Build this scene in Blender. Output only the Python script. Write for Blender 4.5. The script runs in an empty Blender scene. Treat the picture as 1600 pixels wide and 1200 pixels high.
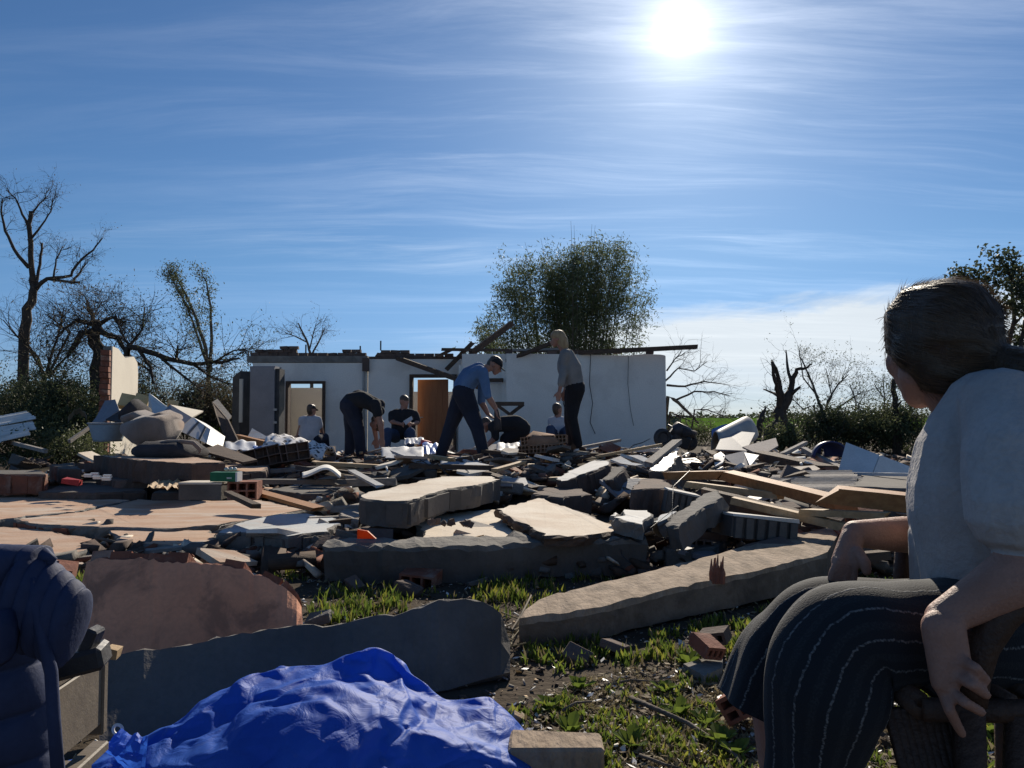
import bpy, bmesh, math, random
import numpy as np
from mathutils import Vector, Matrix, noise
V = Vector
R = math.radians
random.seed(7)
rng = np.random.default_rng(7)
S = bpy.context.scene
COL = S.collection

# ------------------------------------------------------------------ camera
F, CX, CY, CH = 1202.0, 800.0, 600.0, 0.95          # focal length and centre of the 1600 px photograph, camera height in metres
TH = math.atan(52.0 / F)                            # the camera looks up a little: horizon 52 px below the centre
cd = bpy.data.cameras.new('camera'); cam = bpy.data.objects.new('camera', cd); COL.objects.link(cam)
cam.location = (0, 0, CH); cam.rotation_euler = (math.pi / 2 + TH, 0, 0)
cd.sensor_fit = 'HORIZONTAL'; cd.sensor_width = 36.0; cd.lens = 36.0 * F / 1600.0
cd.clip_start = 0.05; cd.clip_end = 6000
S.camera = cam
FW = V((0, math.cos(TH), math.sin(TH))); UP = V((0, -math.sin(TH), math.cos(TH))); CAM = V((0, 0, CH))
def ray(px, py): return FW + V((1, 0, 0)) * ((px - CX) / F) + UP * ((CY - py) / F)
def at(px, py, Y):
    d = ray(px, py); return CAM + d * (Y / d.y)
def onplane(px, py, p0, n):
    d = ray(px, py); return CAM + d * ((p0 - CAM).dot(n) / d.dot(n))
def onz(px, py, z): return onplane(px, py, V((0, 0, z)), V((0, 0, 1)))
def plane3(a, b, c):                                  # each (px, py, Y): three known points of a tilted slab
    A, B, C = at(*a), at(*b), at(*c); n = (B - A).cross(C - A).normalized()
    return A, (n if n.z >= 0 else -n)

# ------------------------------------------------------------------ sun, sky, exposure
SUN = ray(1062, 45).normalized()
SUN_EL = math.asin(SUN.z); SUN_AZ = math.atan2(SUN.x, SUN.y)
sd = bpy.data.lights.new('sun', 'SUN'); sun = bpy.data.objects.new('sun', sd); COL.objects.link(sun)
sd.energy = 5.0; sd.angle = R(0.53); sd.color = (1.0, 0.90, 0.75)
sun.rotation_euler = SUN.to_track_quat('Z', 'Y').to_euler(); sun.location = (5, 30, 20)
S.view_settings.view_transform = 'Standard'; S.view_settings.look = 'None'
S.view_settings.exposure = 0.28; S.view_settings.gamma = 1.0; S.view_settings.use_curve_mapping = False
S.cycles.max_bounces = 6; S.cycles.diffuse_bounces = 3; S.cycles.transparent_max_bounces = 6
S.cycles.use_denoising = True

class NT:                                             # tiny helper for node trees
    def __init__(s, nt): s.t = nt; s.n = nt.nodes; s.l = nt.links
    def new(s, typ, **kw):
        n = s.n.new(typ)
        for k, v in kw.items():
            if k.startswith('i_'):
                n.inputs[int(k[2:]) if k[2:].isdigit() else k[2:].replace('_', ' ')].default_value = v
            else: setattr(n, k, v)
        return n
    def link(s, a, b): s.l.new(a, b)
    def math(s, op, a, b=None, c=None, clamp=False):
        n = s.n.new('ShaderNodeMath'); n.operation = op; n.use_clamp = clamp
        for i, x in enumerate((a, b, c)):
            if x is None: continue
            if isinstance(x, (int, float)): n.inputs[i].default_value = x
            else: s.l.new(x, n.inputs[i])
        return n.outputs[0]
    def maprange(s, v, a, b, c, d, smooth=True):
        n = s.n.new('ShaderNodeMapRange'); n.interpolation_type = 'SMOOTHSTEP' if smooth else 'LINEAR'
        s.l.new(v, n.inputs[0])
        for i, x in enumerate((a, b, c, d)): n.inputs[i + 1].default_value = x
        return n.outputs[0]
    def mix(s, fac, a, b, mode='MIX'):
        n = s.n.new('ShaderNodeMix'); n.data_type = 'RGBA'; n.blend_type = mode
        for sock, x in ((n.inputs[0], fac), (n.inputs[6], a), (n.inputs[7], b)):
            if hasattr(x, 'is_output'): s.l.new(x, sock)
            elif isinstance(x, (int, float)): sock.default_value = x
            else: sock.default_value = (*x[:3], 1)
        return n.outputs[2]
    def noise(s, vec, scale, detail=4, rough=.55, dist=0):
        n = s.n.new('ShaderNodeTexNoise'); n.inputs['Scale'].default_value = scale; n.inputs['Detail'].default_value = detail
        n.inputs['Roughness'].default_value = rough; n.inputs['Distortion'].default_value = dist
        if vec is not None: s.l.new(vec, n.inputs['Vector'])
        return n.outputs[0]
    def mapping(s, vec, loc=(0, 0, 0), rot=(0, 0, 0), scale=(1, 1, 1)):
        n = s.n.new('ShaderNodeMapping'); s.l.new(vec, n.inputs[0])
        n.inputs['Location'].default_value = loc; n.inputs['Rotation'].default_value = rot; n.inputs['Scale'].default_value = scale
        return n.outputs[0]

LOC, LOC2 = (2, 5, 0), (7, 2, 0)              # where the cirrus streaks and patches lie
W = bpy.data.worlds.new('World'); S.world = W; W.use_nodes = True
w = NT(W.node_tree); w.n.clear()
wo = w.new('ShaderNodeOutputWorld'); bg = w.new('ShaderNodeBackground'); w.link(bg.outputs[0], wo.inputs[0])
BGS = 0.059
bg.inputs[1].default_value = BGS
sky = w.new('ShaderNodeTexSky'); sky.sky_type = 'NISHITA'; sky.sun_disc = False
sky.sun_elevation = SUN_EL; sky.sun_rotation = SUN_AZ; sky.air_density = 1.0; sky.dust_density = 0.15; sky.ozone_density = 2.0
tc = w.new('ShaderNodeTexCoord'); dirv = tc.outputs['Generated']
sep = w.new('ShaderNodeSeparateXYZ'); w.link(dirv, sep.inputs[0])
zc = w.math('MAXIMUM', sep.outputs[2], 0.0)
den = w.math('ADD', zc, 0.12)
cmb = w.new('ShaderNodeCombineXYZ')
w.link(w.math('DIVIDE', sep.outputs[0], den), cmb.inputs[0]); w.link(w.math('DIVIDE', sep.outputs[1], den), cmb.inputs[1])
pl = cmb.outputs[0]                                    # the cloud layer as a flat sheet high above
wv = w.new('ShaderNodeTexNoise'); wv.inputs['Scale'].default_value = .7; wv.inputs['Detail'].default_value = 2; w.link(pl, wv.inputs['Vector'])
wm = w.new('ShaderNodeVectorMath', operation='MULTIPLY_ADD'); w.link(wv.outputs['Color'], wm.inputs[0]); wm.inputs[1].default_value = (.4, .4, 0); w.link(pl, wm.inputs[2]); pl = wm.outputs[0]
wisp = w.noise(w.mapping(pl, loc=LOC, rot=(0, 0, R(-27)), scale=(0.34, 2.6, 1)), 1.5, 12, .68, 0.35)
patch = w.noise(w.mapping(pl, loc=LOC2, rot=(0, 0, R(-20)), scale=(0.45, 1.0, 1)), 0.9, 3, .5, 0.2)
cir = w.math('MULTIPLY', w.maprange(wisp, .44, .80, 0, 1), w.maprange(patch, .46, .66, 0, 1))
azr = w.math('ARCTAN2', sep.outputs[0], sep.outputs[1])  # azimuth from straight ahead
cir = w.math('MULTIPLY', w.math('MULTIPLY', cir, w.maprange(sep.outputs[2], .16, .29, .45, 1)), w.maprange(sep.outputs[2], .38, .48, 1, .35))
# the bank of thin cloud over the horizon
bn = w.noise(w.mapping(dirv, scale=(3.0, 3.0, 16)), 1.5, 7, .6, 0.4)
edge = w.math('ADD', sep.outputs[2], w.math('MULTIPLY', w.math('SUBTRACT', bn, .5), .09))
azn = w.math('ADD', azr, w.math('MULTIPLY', w.math('SUBTRACT', bn, .5), .35))
top = w.maprange(azn, -.16, .30, .075, .125)
bank = w.math('MULTIPLY', w.math('SUBTRACT', 1.0, w.math('SMOOTH_MIN', w.math('MULTIPLY', w.math('MAXIMUM', w.math('SUBTRACT', edge, top), 0.0), 40.0), 1.0, 0.2), clamp=True),
              w.maprange(azn, -.15, .14, 0, 1))
bank = w.math('MULTIPLY', bank, w.maprange(edge, .01, .075, .35, 1))
ang = w.new('ShaderNodeVectorMath', operation='DOT_PRODUCT'); w.link(dirv, ang.inputs[0]); ang.inputs[1].default_value = SUN
a = w.math('ARCCOSINE', w.math('MINIMUM', ang.outputs['Value'], 0.999999))   # angle from the sun
near = w.math('EXPONENT', w.math('MULTIPLY', a, -1 / 0.26))
K = 1.0 / BGS
low = w.mix(w.maprange(sep.outputs[2], .0, .22, 0, 1), (0.46, 0.66, 1.16), (0.54, 0.80, 1.08))       # the humid blue of that day
base = w.mix(1.0, sky.outputs[0], low, 'MULTIPLY')
tint = w.mix(w.math('MULTIPLY', cir, .40), base, (0.62 * K, 0.70 * K, 0.82 * K))
tint = w.mix(w.math('MULTIPLY', bank, .85), tint, (0.66 * K, 0.70 * K, 0.72 * K))
# scattered light round the sun, and the sun itself
def fall(k, s_, p=1): return w.math('MULTIPLY', w.math('EXPONENT', w.math('MULTIPLY', w.math('POWER', w.math('MULTIPLY', a, 1 / s_), float(p)), -1.0)), k * K)
core = w.math('ADD', w.math('ADD', fall(3.5, R(.85), 2), fall(.8, .040)), fall(.24, .15))
wispn = w.math('MULTIPLY', w.math('MULTIPLY', w.maprange(wisp, .42, .75, 0, 1), near), .42 * K)
glow = w.mix(1.0, (1.0, .97, .9), w.math('ADD', core, wispn), 'MULTIPLY')
w.link(w.mix(1.0, tint, glow, 'ADD'), bg.inputs[0])

# ------------------------------------------------------------------ object helpers
ORG = {}
def props(o, label=None, cat=None, group=None, kind=None):
    if label: o['label'] = label
    if cat: o['category'] = cat
    if group: o['group'] = group
    if kind: o['kind'] = kind
    return o
def empty(name, loc, label=None, cat=None, group=None):
    o = bpy.data.objects.new(name, None); COL.objects.link(o); o.location = loc; o.empty_display_size = .2
    ORG[o.name] = V(loc); return props(o, label, cat, group)
def add(name, me, parent=None, org=None):
    o = bpy.data.objects.new(name, me); COL.objects.link(o)
    if parent is not None: o.parent = parent; ORG[o.name] = ORG[parent.name]
    else: o.location = org if org is not None else (0, 0, 0); ORG[o.name] = V(o.location)
    return o
class MB:
    def __init__(s): s.v = []; s.f = []; s.m = []; s.uv = None
    def face(s, pts, mi=0):
        i = len(s.v); s.v += [V(p) for p in pts]; s.f.append(tuple(range(i, i + len(pts)))); s.m.append(mi)
    def hexa(s, lo, hi, mi=0):                          # lo, hi: two rings of n points, closed solid
        n = len(lo); i = len(s.v); s.v += [V(p) for p in lo] + [V(p) for p in hi]
        s.f.append(tuple(i + k for k in range(n))[::-1]); s.f.append(tuple(i + n + k for k in range(n)))
        s.m += [mi, mi]
        for k in range(n):
            s.f.append((i + k, i + (k + 1) % n, i + n + (k + 1) % n, i + n + k)); s.m.append(mi)
    def box(s, c, size, rot=None, mi=0, jit=0):
        c = V(c); M = rot if rot is not None else Matrix.Identity(3); h = [x / 2 for x in size]
        q = [(-1, -1), (1, -1), (1, 1), (-1, 1)]
        def P(a, b, z): return c + M @ V((a * h[0], b * h[1], z * h[2])) + V((random.uniform(-jit, jit), random.uniform(-jit, jit), random.uniform(-jit, jit)))
        s.hexa([P(a, b, -1) for a, b in q], [P(a, b, 1) for a, b in q], mi)
    def tube(s, pts, rad, n=6, mi=0, cap=True):
        pts = [V(p) for p in pts]; rs = rad if hasattr(rad, '__len__') else [rad] * len(pts); base = len(s.v); u = None
        for k, p in enumerate(pts):
            t = (pts[min(k + 1, len(pts) - 1)] - pts[max(k - 1, 0)])
            t = t.normalized() if t.length > 1e-9 else V((0, 0, 1))
            if u is None: u = t.orthogonal().normalized()
            else:
                u = u - t * u.dot(t); u = u.normalized() if u.length > 1e-6 else t.orthogonal().normalized()
            b = t.cross(u)
            s.v += [p + (u * math.cos(2 * math.pi * j / n) + b * math.sin(2 * math.pi * j / n)) * rs[k] for j in range(n)]
        for k in range(len(pts) - 1):
            for j in range(n):
                s.f.append((base + k * n + j, base + k * n + (j + 1) % n, base + (k + 1) * n + (j + 1) % n, base + (k + 1) * n + j)); s.m.append(mi)
        if cap:
            s.f.append(tuple(base + j for j in range(n))[::-1]); s.m.append(mi)
            e = base + (len(pts) - 1) * n; s.f.append(tuple(e + j for j in range(n))); s.m.append(mi)
    def grid(s, nu, nv, fn, mi=0, closeu=False):
        i = len(s.v); s.v += [V(fn(u, v)) for v in range(nv) for u in range(nu)]
        for v in range(nv - 1):
            for u in range(nu if closeu else nu - 1):
                s.f.append((i + v * nu + u, i + v * nu + (u + 1) % nu, i + (v + 1) * nu + (u + 1) % nu, i + (v + 1) * nu + u)); s.m.append(mi)
    def build(s, name, mats, parent=None, smooth=False, label=None, cat=None, group=None, kind=None, bevel=0, fix=True):
        if not isinstance(mats, (list, tuple)): mats = [mats]
        if parent is not None: org = ORG[parent.name]
        else:
            xs = [p.x for p in s.v]; ys = [p.y for p in s.v]; org = V(((min(xs) + max(xs)) / 2, (min(ys) + max(ys)) / 2, min(p.z for p in s.v)))
        me = bpy.data.meshes.new(name); me.from_pydata([tuple(p - org) for p in s.v], [], s.f)
        for m in mats: me.materials.append(m)
        me.polygons.foreach_set('material_index', s.m)
        if smooth: me.polygons.foreach_set('use_smooth', [True] * len(s.f))
        me.update()
        if fix:
            bm = bmesh.new(); bm.from_mesh(me); bmesh.ops.recalc_face_normals(bm, faces=bm.faces); bm.to_mesh(me); bm.free()
        o = add(name, me, parent, org if parent is None else None)
        if bevel:
            b = o.modifiers.new('bevel', 'BEVEL'); b.width = bevel; b.segments = 1; b.limit_method = 'ANGLE'
        return props(o, label, cat, group, kind)
def mesh_np(name, verts, faces, mats, parent=None, org=(0, 0, 0), smooth=False, mi=None):   # verts (n,3), faces (m,k): quick meshes for leaves and grass
    org = ORG[parent.name] if parent is not None else V(org)
    verts = np.asarray(verts, dtype=np.float32) - np.array(org, dtype=np.float32); faces = np.asarray(faces, dtype=np.int32)
    me = bpy.data.meshes.new(name); k = faces.shape[1]
    me.vertices.add(len(verts)); me.vertices.foreach_set('co', verts.ravel())
    me.loops.add(faces.size); me.loops.foreach_set('vertex_index', faces.ravel())
    me.polygons.add(len(faces)); me.polygons.foreach_set('loop_start', np.arange(0, faces.size, k, dtype=np.int32))
    try: me.polygons.foreach_set('loop_total', np.full(len(faces), k, dtype=np.int32))
    except Exception: pass
    for m in (mats if isinstance(mats, (list, tuple)) else [mats]): me.materials.append(m)
    if mi is not None: me.polygons.foreach_set('material_index', np.asarray(mi, dtype=np.int32))
    if smooth: me.polygons.foreach_set('use_smooth', np.ones(len(faces), dtype=bool))
    me.update(calc_edges=True); me.validate()
    return add(name, me, parent, None if parent is not None else org)

# ------------------------------------------------------------------ materials
MATS = {}
def mat(name, c1, c2=None, scale=4.0, rough=.85, bump=.25, bscale=60, stain=None, sscale=1.2, samt=.5, stretch=(1, 1, 1), trans=0, spec=.3, metal=0, sheen=0, per_obj=0.0, vor=False, lo=.35, hi=.68):
    m = bpy.data.materials.new(name); m.use_nodes = True; t = NT(m.node_tree); b = t.n['Principled BSDF']; out = t.n['Material Output']
    co = t.new('ShaderNodeTexCoord').outputs['Object']
    if per_obj:
        oi = t.new('ShaderNodeObjectInfo'); vm = t.new('ShaderNodeVectorMath', operation='ADD'); t.link(co, vm.inputs[0])
        cx = t.new('ShaderNodeCombineXYZ')
        for i in range(3): t.link(t.math('MULTIPLY', oi.outputs['Random'], 13.7 + 9 * i), cx.inputs[i])
        t.link(cx.outputs[0], vm.inputs[1]); co = vm.outputs[0]
    cs = t.mapping(co, scale=stretch) if stretch != (1, 1, 1) else co
    c2 = c2 or tuple(x * .7 for x in c1)
    col = t.mix(t.maprange(t.noise(cs, scale, 6, .62), lo, hi, 0, 1), c1, c2)
    if stain is not None:
        col = t.mix(t.math('MULTIPLY', t.maprange(t.noise(t.mapping(cs, loc=(5, 2, 9)), sscale, 5, .65, .4), .5, .68, 0, 1), samt), col, stain)
    fine = t.noise(cs, bscale, 3, .6)
    col = t.mix(t.maprange(fine, .3, .75, .0, .28), col, tuple(x * .55 for x in c1))
    if per_obj:
        hs = t.new('ShaderNodeHueSaturation'); t.link(col, hs.inputs['Color'])
        t.link(t.math('ADD', 1 - per_obj, t.math('MULTIPLY', oi.outputs['Random'], 2 * per_obj)), hs.inputs['Value']); col = hs.outputs[0]
    t.link(col, b.inputs['Base Color']); b.inputs['Roughness'].default_value = rough; b.inputs['Metallic'].default_value = metal
    b.inputs['Specular IOR Level'].default_value = spec
    if sheen: b.inputs['Sheen Weight'].default_value = sheen
    if bump:
        bp = t.new('ShaderNodeBump'); bp.inputs['Strength'].default_value = bump; bp.inputs['Distance'].default_value = .01
        t.link(t.math('ADD', fine, t.math('MULTIPLY', t.noise(cs, bscale * .2, 4, .6), 1.5)), bp.inputs['Height']); t.link(bp.outputs[0], b.inputs['Normal'])
    if trans:
        tr = t.new('ShaderNodeBsdfTranslucent'); t.link(col, tr.inputs[0]); mx = t.new('ShaderNodeMixShader'); mx.inputs[0].default_value = trans
        t.link(b.outputs[0], mx.inputs[1]); t.link(tr.outputs[0], mx.inputs[2]); t.link(mx.outputs[0], out.inputs[0])
    MATS[name] = m; return m
soil = mat('soil', (.062, .048, .035), (.10, .078, .058), 2.5, .95, 1.0, 35, stain=(.03, .038, .018), sscale=.8, spec=.05)
plaster_pale = mat('plaster_pale', (.66, .56, .44), (.78, .70, .58), 2.2, .9, .25, 70, stain=(.50, .36, .25), sscale=1.6, samt=.5, per_obj=.06)
plaster_red = mat('plaster_red', (.56, .40, .29), (.47, .28, .18), 1.6, .92, .35, 60, stain=(.60, .52, .43), sscale=1.4, samt=.8, stretch=(1, 3, 1), per_obj=.05)
plaster_pink = mat('plaster_pink', (.74, .34, .20), (.62, .28, .165), 3.5, .9, .2, 70, stain=(.24, .13, .09), sscale=5.0, samt=.75)
plaster_blue = mat('plaster_blue', (.50, .54, .56), (.62, .63, .62), 2.5, .9, .25, 70, stain=(.50, .30, .20), sscale=2.0, samt=.35)
plaster_white = mat('plaster_white', (.78, .76, .71), (.66, .63, .57), 2.2, .9, .2, 60, stain=(.5, .46, .4), sscale=2.2, per_obj=.04)
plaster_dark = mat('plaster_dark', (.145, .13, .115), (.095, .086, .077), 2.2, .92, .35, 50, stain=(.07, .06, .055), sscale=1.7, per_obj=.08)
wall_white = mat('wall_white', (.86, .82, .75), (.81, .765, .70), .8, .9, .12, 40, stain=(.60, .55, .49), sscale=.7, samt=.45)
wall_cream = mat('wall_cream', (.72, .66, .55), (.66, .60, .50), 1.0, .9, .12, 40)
cement = mat('cement', (.22, .205, .185), (.14, .13, .115), 5, .95, .7, 45, stain=(.12, .1, .09), sscale=3, per_obj=.12)
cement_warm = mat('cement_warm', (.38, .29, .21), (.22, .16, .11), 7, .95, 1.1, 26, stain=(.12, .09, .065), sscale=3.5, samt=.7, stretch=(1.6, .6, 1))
cement_shade_side = mat('cement_shade_side', (.20, .155, .12), (.12, .092, .07), 6, .95, 1.0, 26, stain=(.07, .055, .045), sscale=2.5, samt=.7)  # darker copy of the warm cement, shade painted into the beam's side colour
brick_red = mat('brick_red', (.27, .10, .06), (.19, .075, .05), 6, .92, .4, 60, stain=(.42, .34, .27), sscale=4, samt=.5, per_obj=.18)
brick_dark = mat('brick_dark', (.15, .105, .085), (.10, .075, .065), 5, .95, .6, 40, stain=(.08, .075, .07), sscale=2, per_obj=.2)
wood_orange = mat('wood_orange', (.44, .20, .07), (.32, .135, .045), 3, .7, .2, 60, stretch=(1, 9, 9), per_obj=.15)
wood_pale = mat('wood_pale', (.46, .32, .18), (.34, .225, .115), 3, .75, .2, 60, stretch=(2, 6, 9), per_obj=.15)
wood_dark = mat('wood_dark', (.115, .075, .052), (.07, .048, .036), 4, .85, .4, 50, stretch=(2, 7, 7), per_obj=.25)
wood_grey = mat('wood_grey', (.33, .30, .27), (.22, .20, .18), 4, .9, .4, 50, stretch=(2, 8, 8), per_obj=.2)
door_wood = mat('door_wood', (.40, .155, .06), (.31, .11, .04), 2, .5, .1, 40, stretch=(8, 8, .7))
panel_grey = mat('panel_grey', (.25, .25, .27), (.21, .21, .23), 2, .6, .08, 50, per_obj=.1)
panel_white = mat('panel_white', (.74, .73, .70), (.64, .63, .6), 2, .5, .08, 50, stain=(.5, .46, .4), sscale=3, samt=.3, per_obj=.05)
fabric_taupe = mat('fabric_taupe', (.27, .205, .17), (.21, .16, .13), 5, .95, .4, 120, sheen=.3)
fabric_dark = mat('fabric_dark', (.06, .055, .06), (.04, .038, .042), 5, .95, .4, 120)
foil = mat('foil', (.40, .41, .44), (.26, .27, .30), 6, .6, .3, 30, spec=.2)
plastic_white = mat('plastic_white', (.78, .79, .82), (.68, .69, .73), 3, .45, .15, 30, trans=.25)
plastic_blue = mat('plastic_blue', (.10, .17, .42), (.14, .23, .50), 3, .45, .15, 30)
metal_dark = mat('metal_dark', (.055, .055, .06), (.03, .03, .033), 5, .5, .2, 40)
metal_light = mat('metal_light', (.42, .42, .41), (.32, .32, .31), 4, .6, .15, 40, metal=0, spec=.2, per_obj=.1)
bark = mat('bark', (.085, .066, .052), (.05, .04, .033), 6, .95, .6, 40)
bark_grey = mat('bark_grey', (.16, .135, .11), (.09, .075, .06), 6, .95, .6, 40)
leaf_bamboo = mat('leaf_bamboo', (.13, .155, .075), (.085, .11, .055), 3, .6, 0, 60, trans=.45)
leaf_dark = mat('leaf_dark', (.075, .09, .045), (.05, .065, .035), 3, .6, 0, 60, trans=.35)
leaf_mid = mat('leaf_mid', (.115, .13, .06), (.075, .095, .045), 3, .6, 0, 60, trans=.4)
leaf_litter = mat('leaf_litter', (.34, .27, .16), (.20, .14, .08), 6, .8, 0, 60, trans=.2)
leaf_dry = mat('leaf_dry', (.15, .125, .075), (.10, .08, .05), 3, .8, 0, 60, trans=.3)
grass_m = mat('grass_blade', (.16, .21, .035), (.08, .13, .025), 9, .55, 0, 60, trans=.5)
grass_dry = mat('grass_dry', (.30, .25, .14), (.19, .15, .08), 9, .8, 0, 60, trans=.3)
field_m = mat('field', (.105, .20, .03), (.08, .155, .025), .02, 1.0, 0, 60, spec=0)
# ------------------------------------------------------------------ ground
def sm(a, b, x):
    t = min(1, max(0, (x - a) / (b - a))); return t * t * (3 - 2 * t)
def gz(x, y):                                          # the ground with the low mound that the rubble lies on
    s0 = 4.6 + 3.2 * (1 - sm(-2.6, -1.2, x)); m = sm(s0, s0 + 4.0, y) * (1 - sm(13.5, 17.5, y)) * sm(-9.5, -6, x) * (1 - sm(5.5, 8.5, x))
    h = .26 * m + .16 * math.exp(-((x - .95) ** 2 / 1.0 + (y - 10.8) ** 2 / 1.6)) + .10 * math.exp(-((x + 4.3) ** 2 / 2.0 + (y - 10.2) ** 2 / 2.0))
    if y < 40: h += (.03 * noise.noise((x * .9, y * .9, 1)) + .014 * noise.noise((x * 3.1, y * 3.1, 4))) * (.3 + m)
    return h
ys = [-6, -3, 0] + [1 + i * .16 for i in range(120)] + [21, 24, 28, 34, 42, 55, 75, 110, 170, 300, 600, 1200, 2500, 5000]
xs = [-4000, -1500, -500, -180, -80, -45, -30, -22, -17] + [-13 + i * .2 for i in range(131)] + [17, 22, 30, 45, 80, 180, 500, 1500, 4000]
mb = MB(); mb.grid(len(xs), len(ys), lambda u, v: (xs[u], ys[v], gz(xs[u], ys[v])))
mb.build('ground', soil, smooth=True, kind='structure', fix=False)
mb = MB(); mb.grid(2, 4, lambda u, v: ((-3500, 3500)[u], (52, 160, 600, 4600)[v], .05))
mb.build('field', field_m, kind='structure', fix=False)

# ------------------------------------------------------------------ the ruined house
YA, YC = 19.0, 18.0
H = empty('ruined_house', (at(700, 690, YA).x, YA, 0), 'roofless white plastered house with broken wall tops and two open doorways', 'house')
def wallbox(mb, x0, x1, yt, yb, Y, th, mi=0, zbot=None):
    a, b = at(x0, yt, Y), at(x1, yt, Y); zb = at(x0, yb, Y).z if zbot is None else zbot
    mb.box(((a.x + b.x) / 2, Y + th / 2, (a.z + zb) / 2), (b.x - a.x, th, a.z - zb), mi=mi)
m_ = MB()                                              # wall A and B with two door openings
for x0, x1, yt, yb in ((395, 449, 567, None), (449, 506, 567, 597), (506, 574, 567, None)): wallbox(m_, x0, x1, yt, yb, YA, .18, zbot=0 if yb is None else None)
m_.build('wall', wall_white, H)
m_ = MB()
for x0, x1, yt, yb in ((575.5, 642, 561, None), (642, 712, 561, 586), (712, 730, 561, None)): wallbox(m_, x0, x1, yt, yb, YA, .18, zbot=0 if yb is None else None)
m_.build('wall', wall_white, H)
m_ = MB(); wallbox(m_, 722, 792, 553, None, YC + .45, .18, zbot=0); wallbox(m_, 784, 792, 553.5, None, YC + .2, .245, zbot=0); m_.build('wall', wall_white, H)
m_ = MB()                                              # the long front wall with a broken corner
xa, xb, zt = at(791, 553, YC).x, at(1040, 557, YC).x, at(900, 555, YC).z
prof = [(xa, 0), (xb, 0), (xb, zt - .02), (xb - .03, zt + .0), (xb - .12, zt + .015), (xb - .5, zt + .03), (xb - .9, zt - .01), (xb - 2.0, zt + .02), (xa, zt + .04)]
m_.hexa([(x, YC, z) for x, z in prof], [(x, YC + .18, z) for x, z in prof]); m_.build('wall', wall_white, H)
m_ = MB(); m_.box(((at(722, 0, YC).x), YC + 2.5, zt * .46), (.18, 4.0, zt * .92)); m_.build('wall', wall_white, H)
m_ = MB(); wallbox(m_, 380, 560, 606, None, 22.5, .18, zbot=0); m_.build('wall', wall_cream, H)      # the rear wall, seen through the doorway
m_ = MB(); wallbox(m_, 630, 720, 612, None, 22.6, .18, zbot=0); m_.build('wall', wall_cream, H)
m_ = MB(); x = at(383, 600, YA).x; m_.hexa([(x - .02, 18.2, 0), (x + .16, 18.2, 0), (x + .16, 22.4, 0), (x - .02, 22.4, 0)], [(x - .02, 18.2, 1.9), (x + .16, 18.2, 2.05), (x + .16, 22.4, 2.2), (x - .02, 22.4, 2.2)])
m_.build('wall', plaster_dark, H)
m_ = MB(); wallbox(m_, 374, 379, 592, 660, 18.15, .06); m_.build('corner_strip', wall_cream, H)
def frame(x0, x1, yt, Y, wpx, m, name='door_frame'):
    mb = MB(); a = at(x0, yt, Y); b = at(x1, yt, Y); wd = wpx / F * Y; t = .24
    for xx in (a.x, b.x): mb.box((xx, Y + .08, a.z / 2), (wd, t, a.z))
    mb.box(((a.x + b.x) / 2, Y + .08, a.z - wd / 2 + .002), (b.x - a.x - wd, t - .006, wd)); return mb.build(name, m, H)
frame(449, 506, 595.5, YA - .05, 4, wood_dark); frame(642.5, 711, 585, YA - .05, 5, wood_dark)
m_ = MB(); c = at(653, 592, YA + .35); M = Matrix.Rotation(R(-14), 3, 'Z')
m_.box(c + M @ V((.40, 0, 0)) + V((0, 0, -c.z / 2)), (.80, .04, c.z - .04), M)
d = m_.build('door', door_wood, H)
m_ = MB()
for zz in (.5, 1.35): m_.box(c + M @ V((.40, -.024, 0)) + V((0, 0, -c.z + zz)), (.52, .012, .6), M)
m_.build('door_panel', door_wood, d)
m_ = MB(); p = c + M @ V((.06, -.06, 0)); m_.tube([(p.x, p.y, .95), (p.x + .1, p.y - .01, .95)], .012); m_.build('handle', metal_light, d)
# ring beam and what is left of the brick courses above it, brick by brick
m_ = MB(); wallbox(m_, 386, 574, 556, 566, YA - .02, .24); m_.build('ring_beam', cement, H)
m_ = MB(); wallbox(m_, 576.5, 729, 557, 560.4, YA - .02, .24); m_.build('ring_beam', brick_dark, H)
bsrc = MB(); bsrc.box((0, 0, 0), (.225, .12, .075), jit=.006)
bo = bsrc.build('brick', brick_dark); bmesh0 = bo.data; bpy.data.objects.remove(bo)
def brick_at(p, rz=0, rx=0, sc=1, parent=H, me=None, m=None):
    o = add('brick', me or bmesh0, parent); o.location = V(p) - ORG[parent.name]; o.rotation_euler = (rx, 0, rz); o.scale = (sc, 1, 1); return o
def prof_top(px):                                      # how high the broken courses still stand, in photograph pixels
    pts = [(396, 552), (400, 549), (418, 547), (450, 545), (452, 541), (462, 541), (463, 553), (510, 553), (532, 553), (536, 549), (552, 548), (568, 555), (574, 558), (584, 556), (590, 549), (600, 547), (625, 549), (648, 553), (670, 553), (690, 556), (716, 558), (730, 560)]
    for (x0, y0), (x1, y1) in zip(pts, pts[1:]):
        if x0 <= px <= x1: return y0 + (y1 - y0) * (px - x0) / (x1 - x0)
    return 560
for x0, x1 in ((396, 573), (582, 729)):                  # ragged mortar and rubble core behind the loose bricks
    xs_ = np.arange(x0, x1, 2.0); base_y = 557.5
    up_ = [at(x, prof_top(x) + 2.5 + 1.5 * noise.noise((x * .35, 2, 0)) + random.uniform(-.8, .8), YA + .06) for x in xs_]; lo_ = [at(x, base_y + (2 if x > 575 else 0), YA + .06) for x in xs_]
    m_ = MB(); ring = [p for p in lo_] + [p for p in reversed(up_)]; n_ = len(xs_)
    for k in range(n_ - 1):
        q = [lo_[k], lo_[k + 1], up_[k + 1], up_[k]]
        if up_[k].z > lo_[k].z + .01 and up_[k + 1].z > lo_[k + 1].z + .01: m_.hexa(q, [p + V((0, .12, 0)) for p in q])
    m_.build('masonry_core', brick_dark, H)
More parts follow.
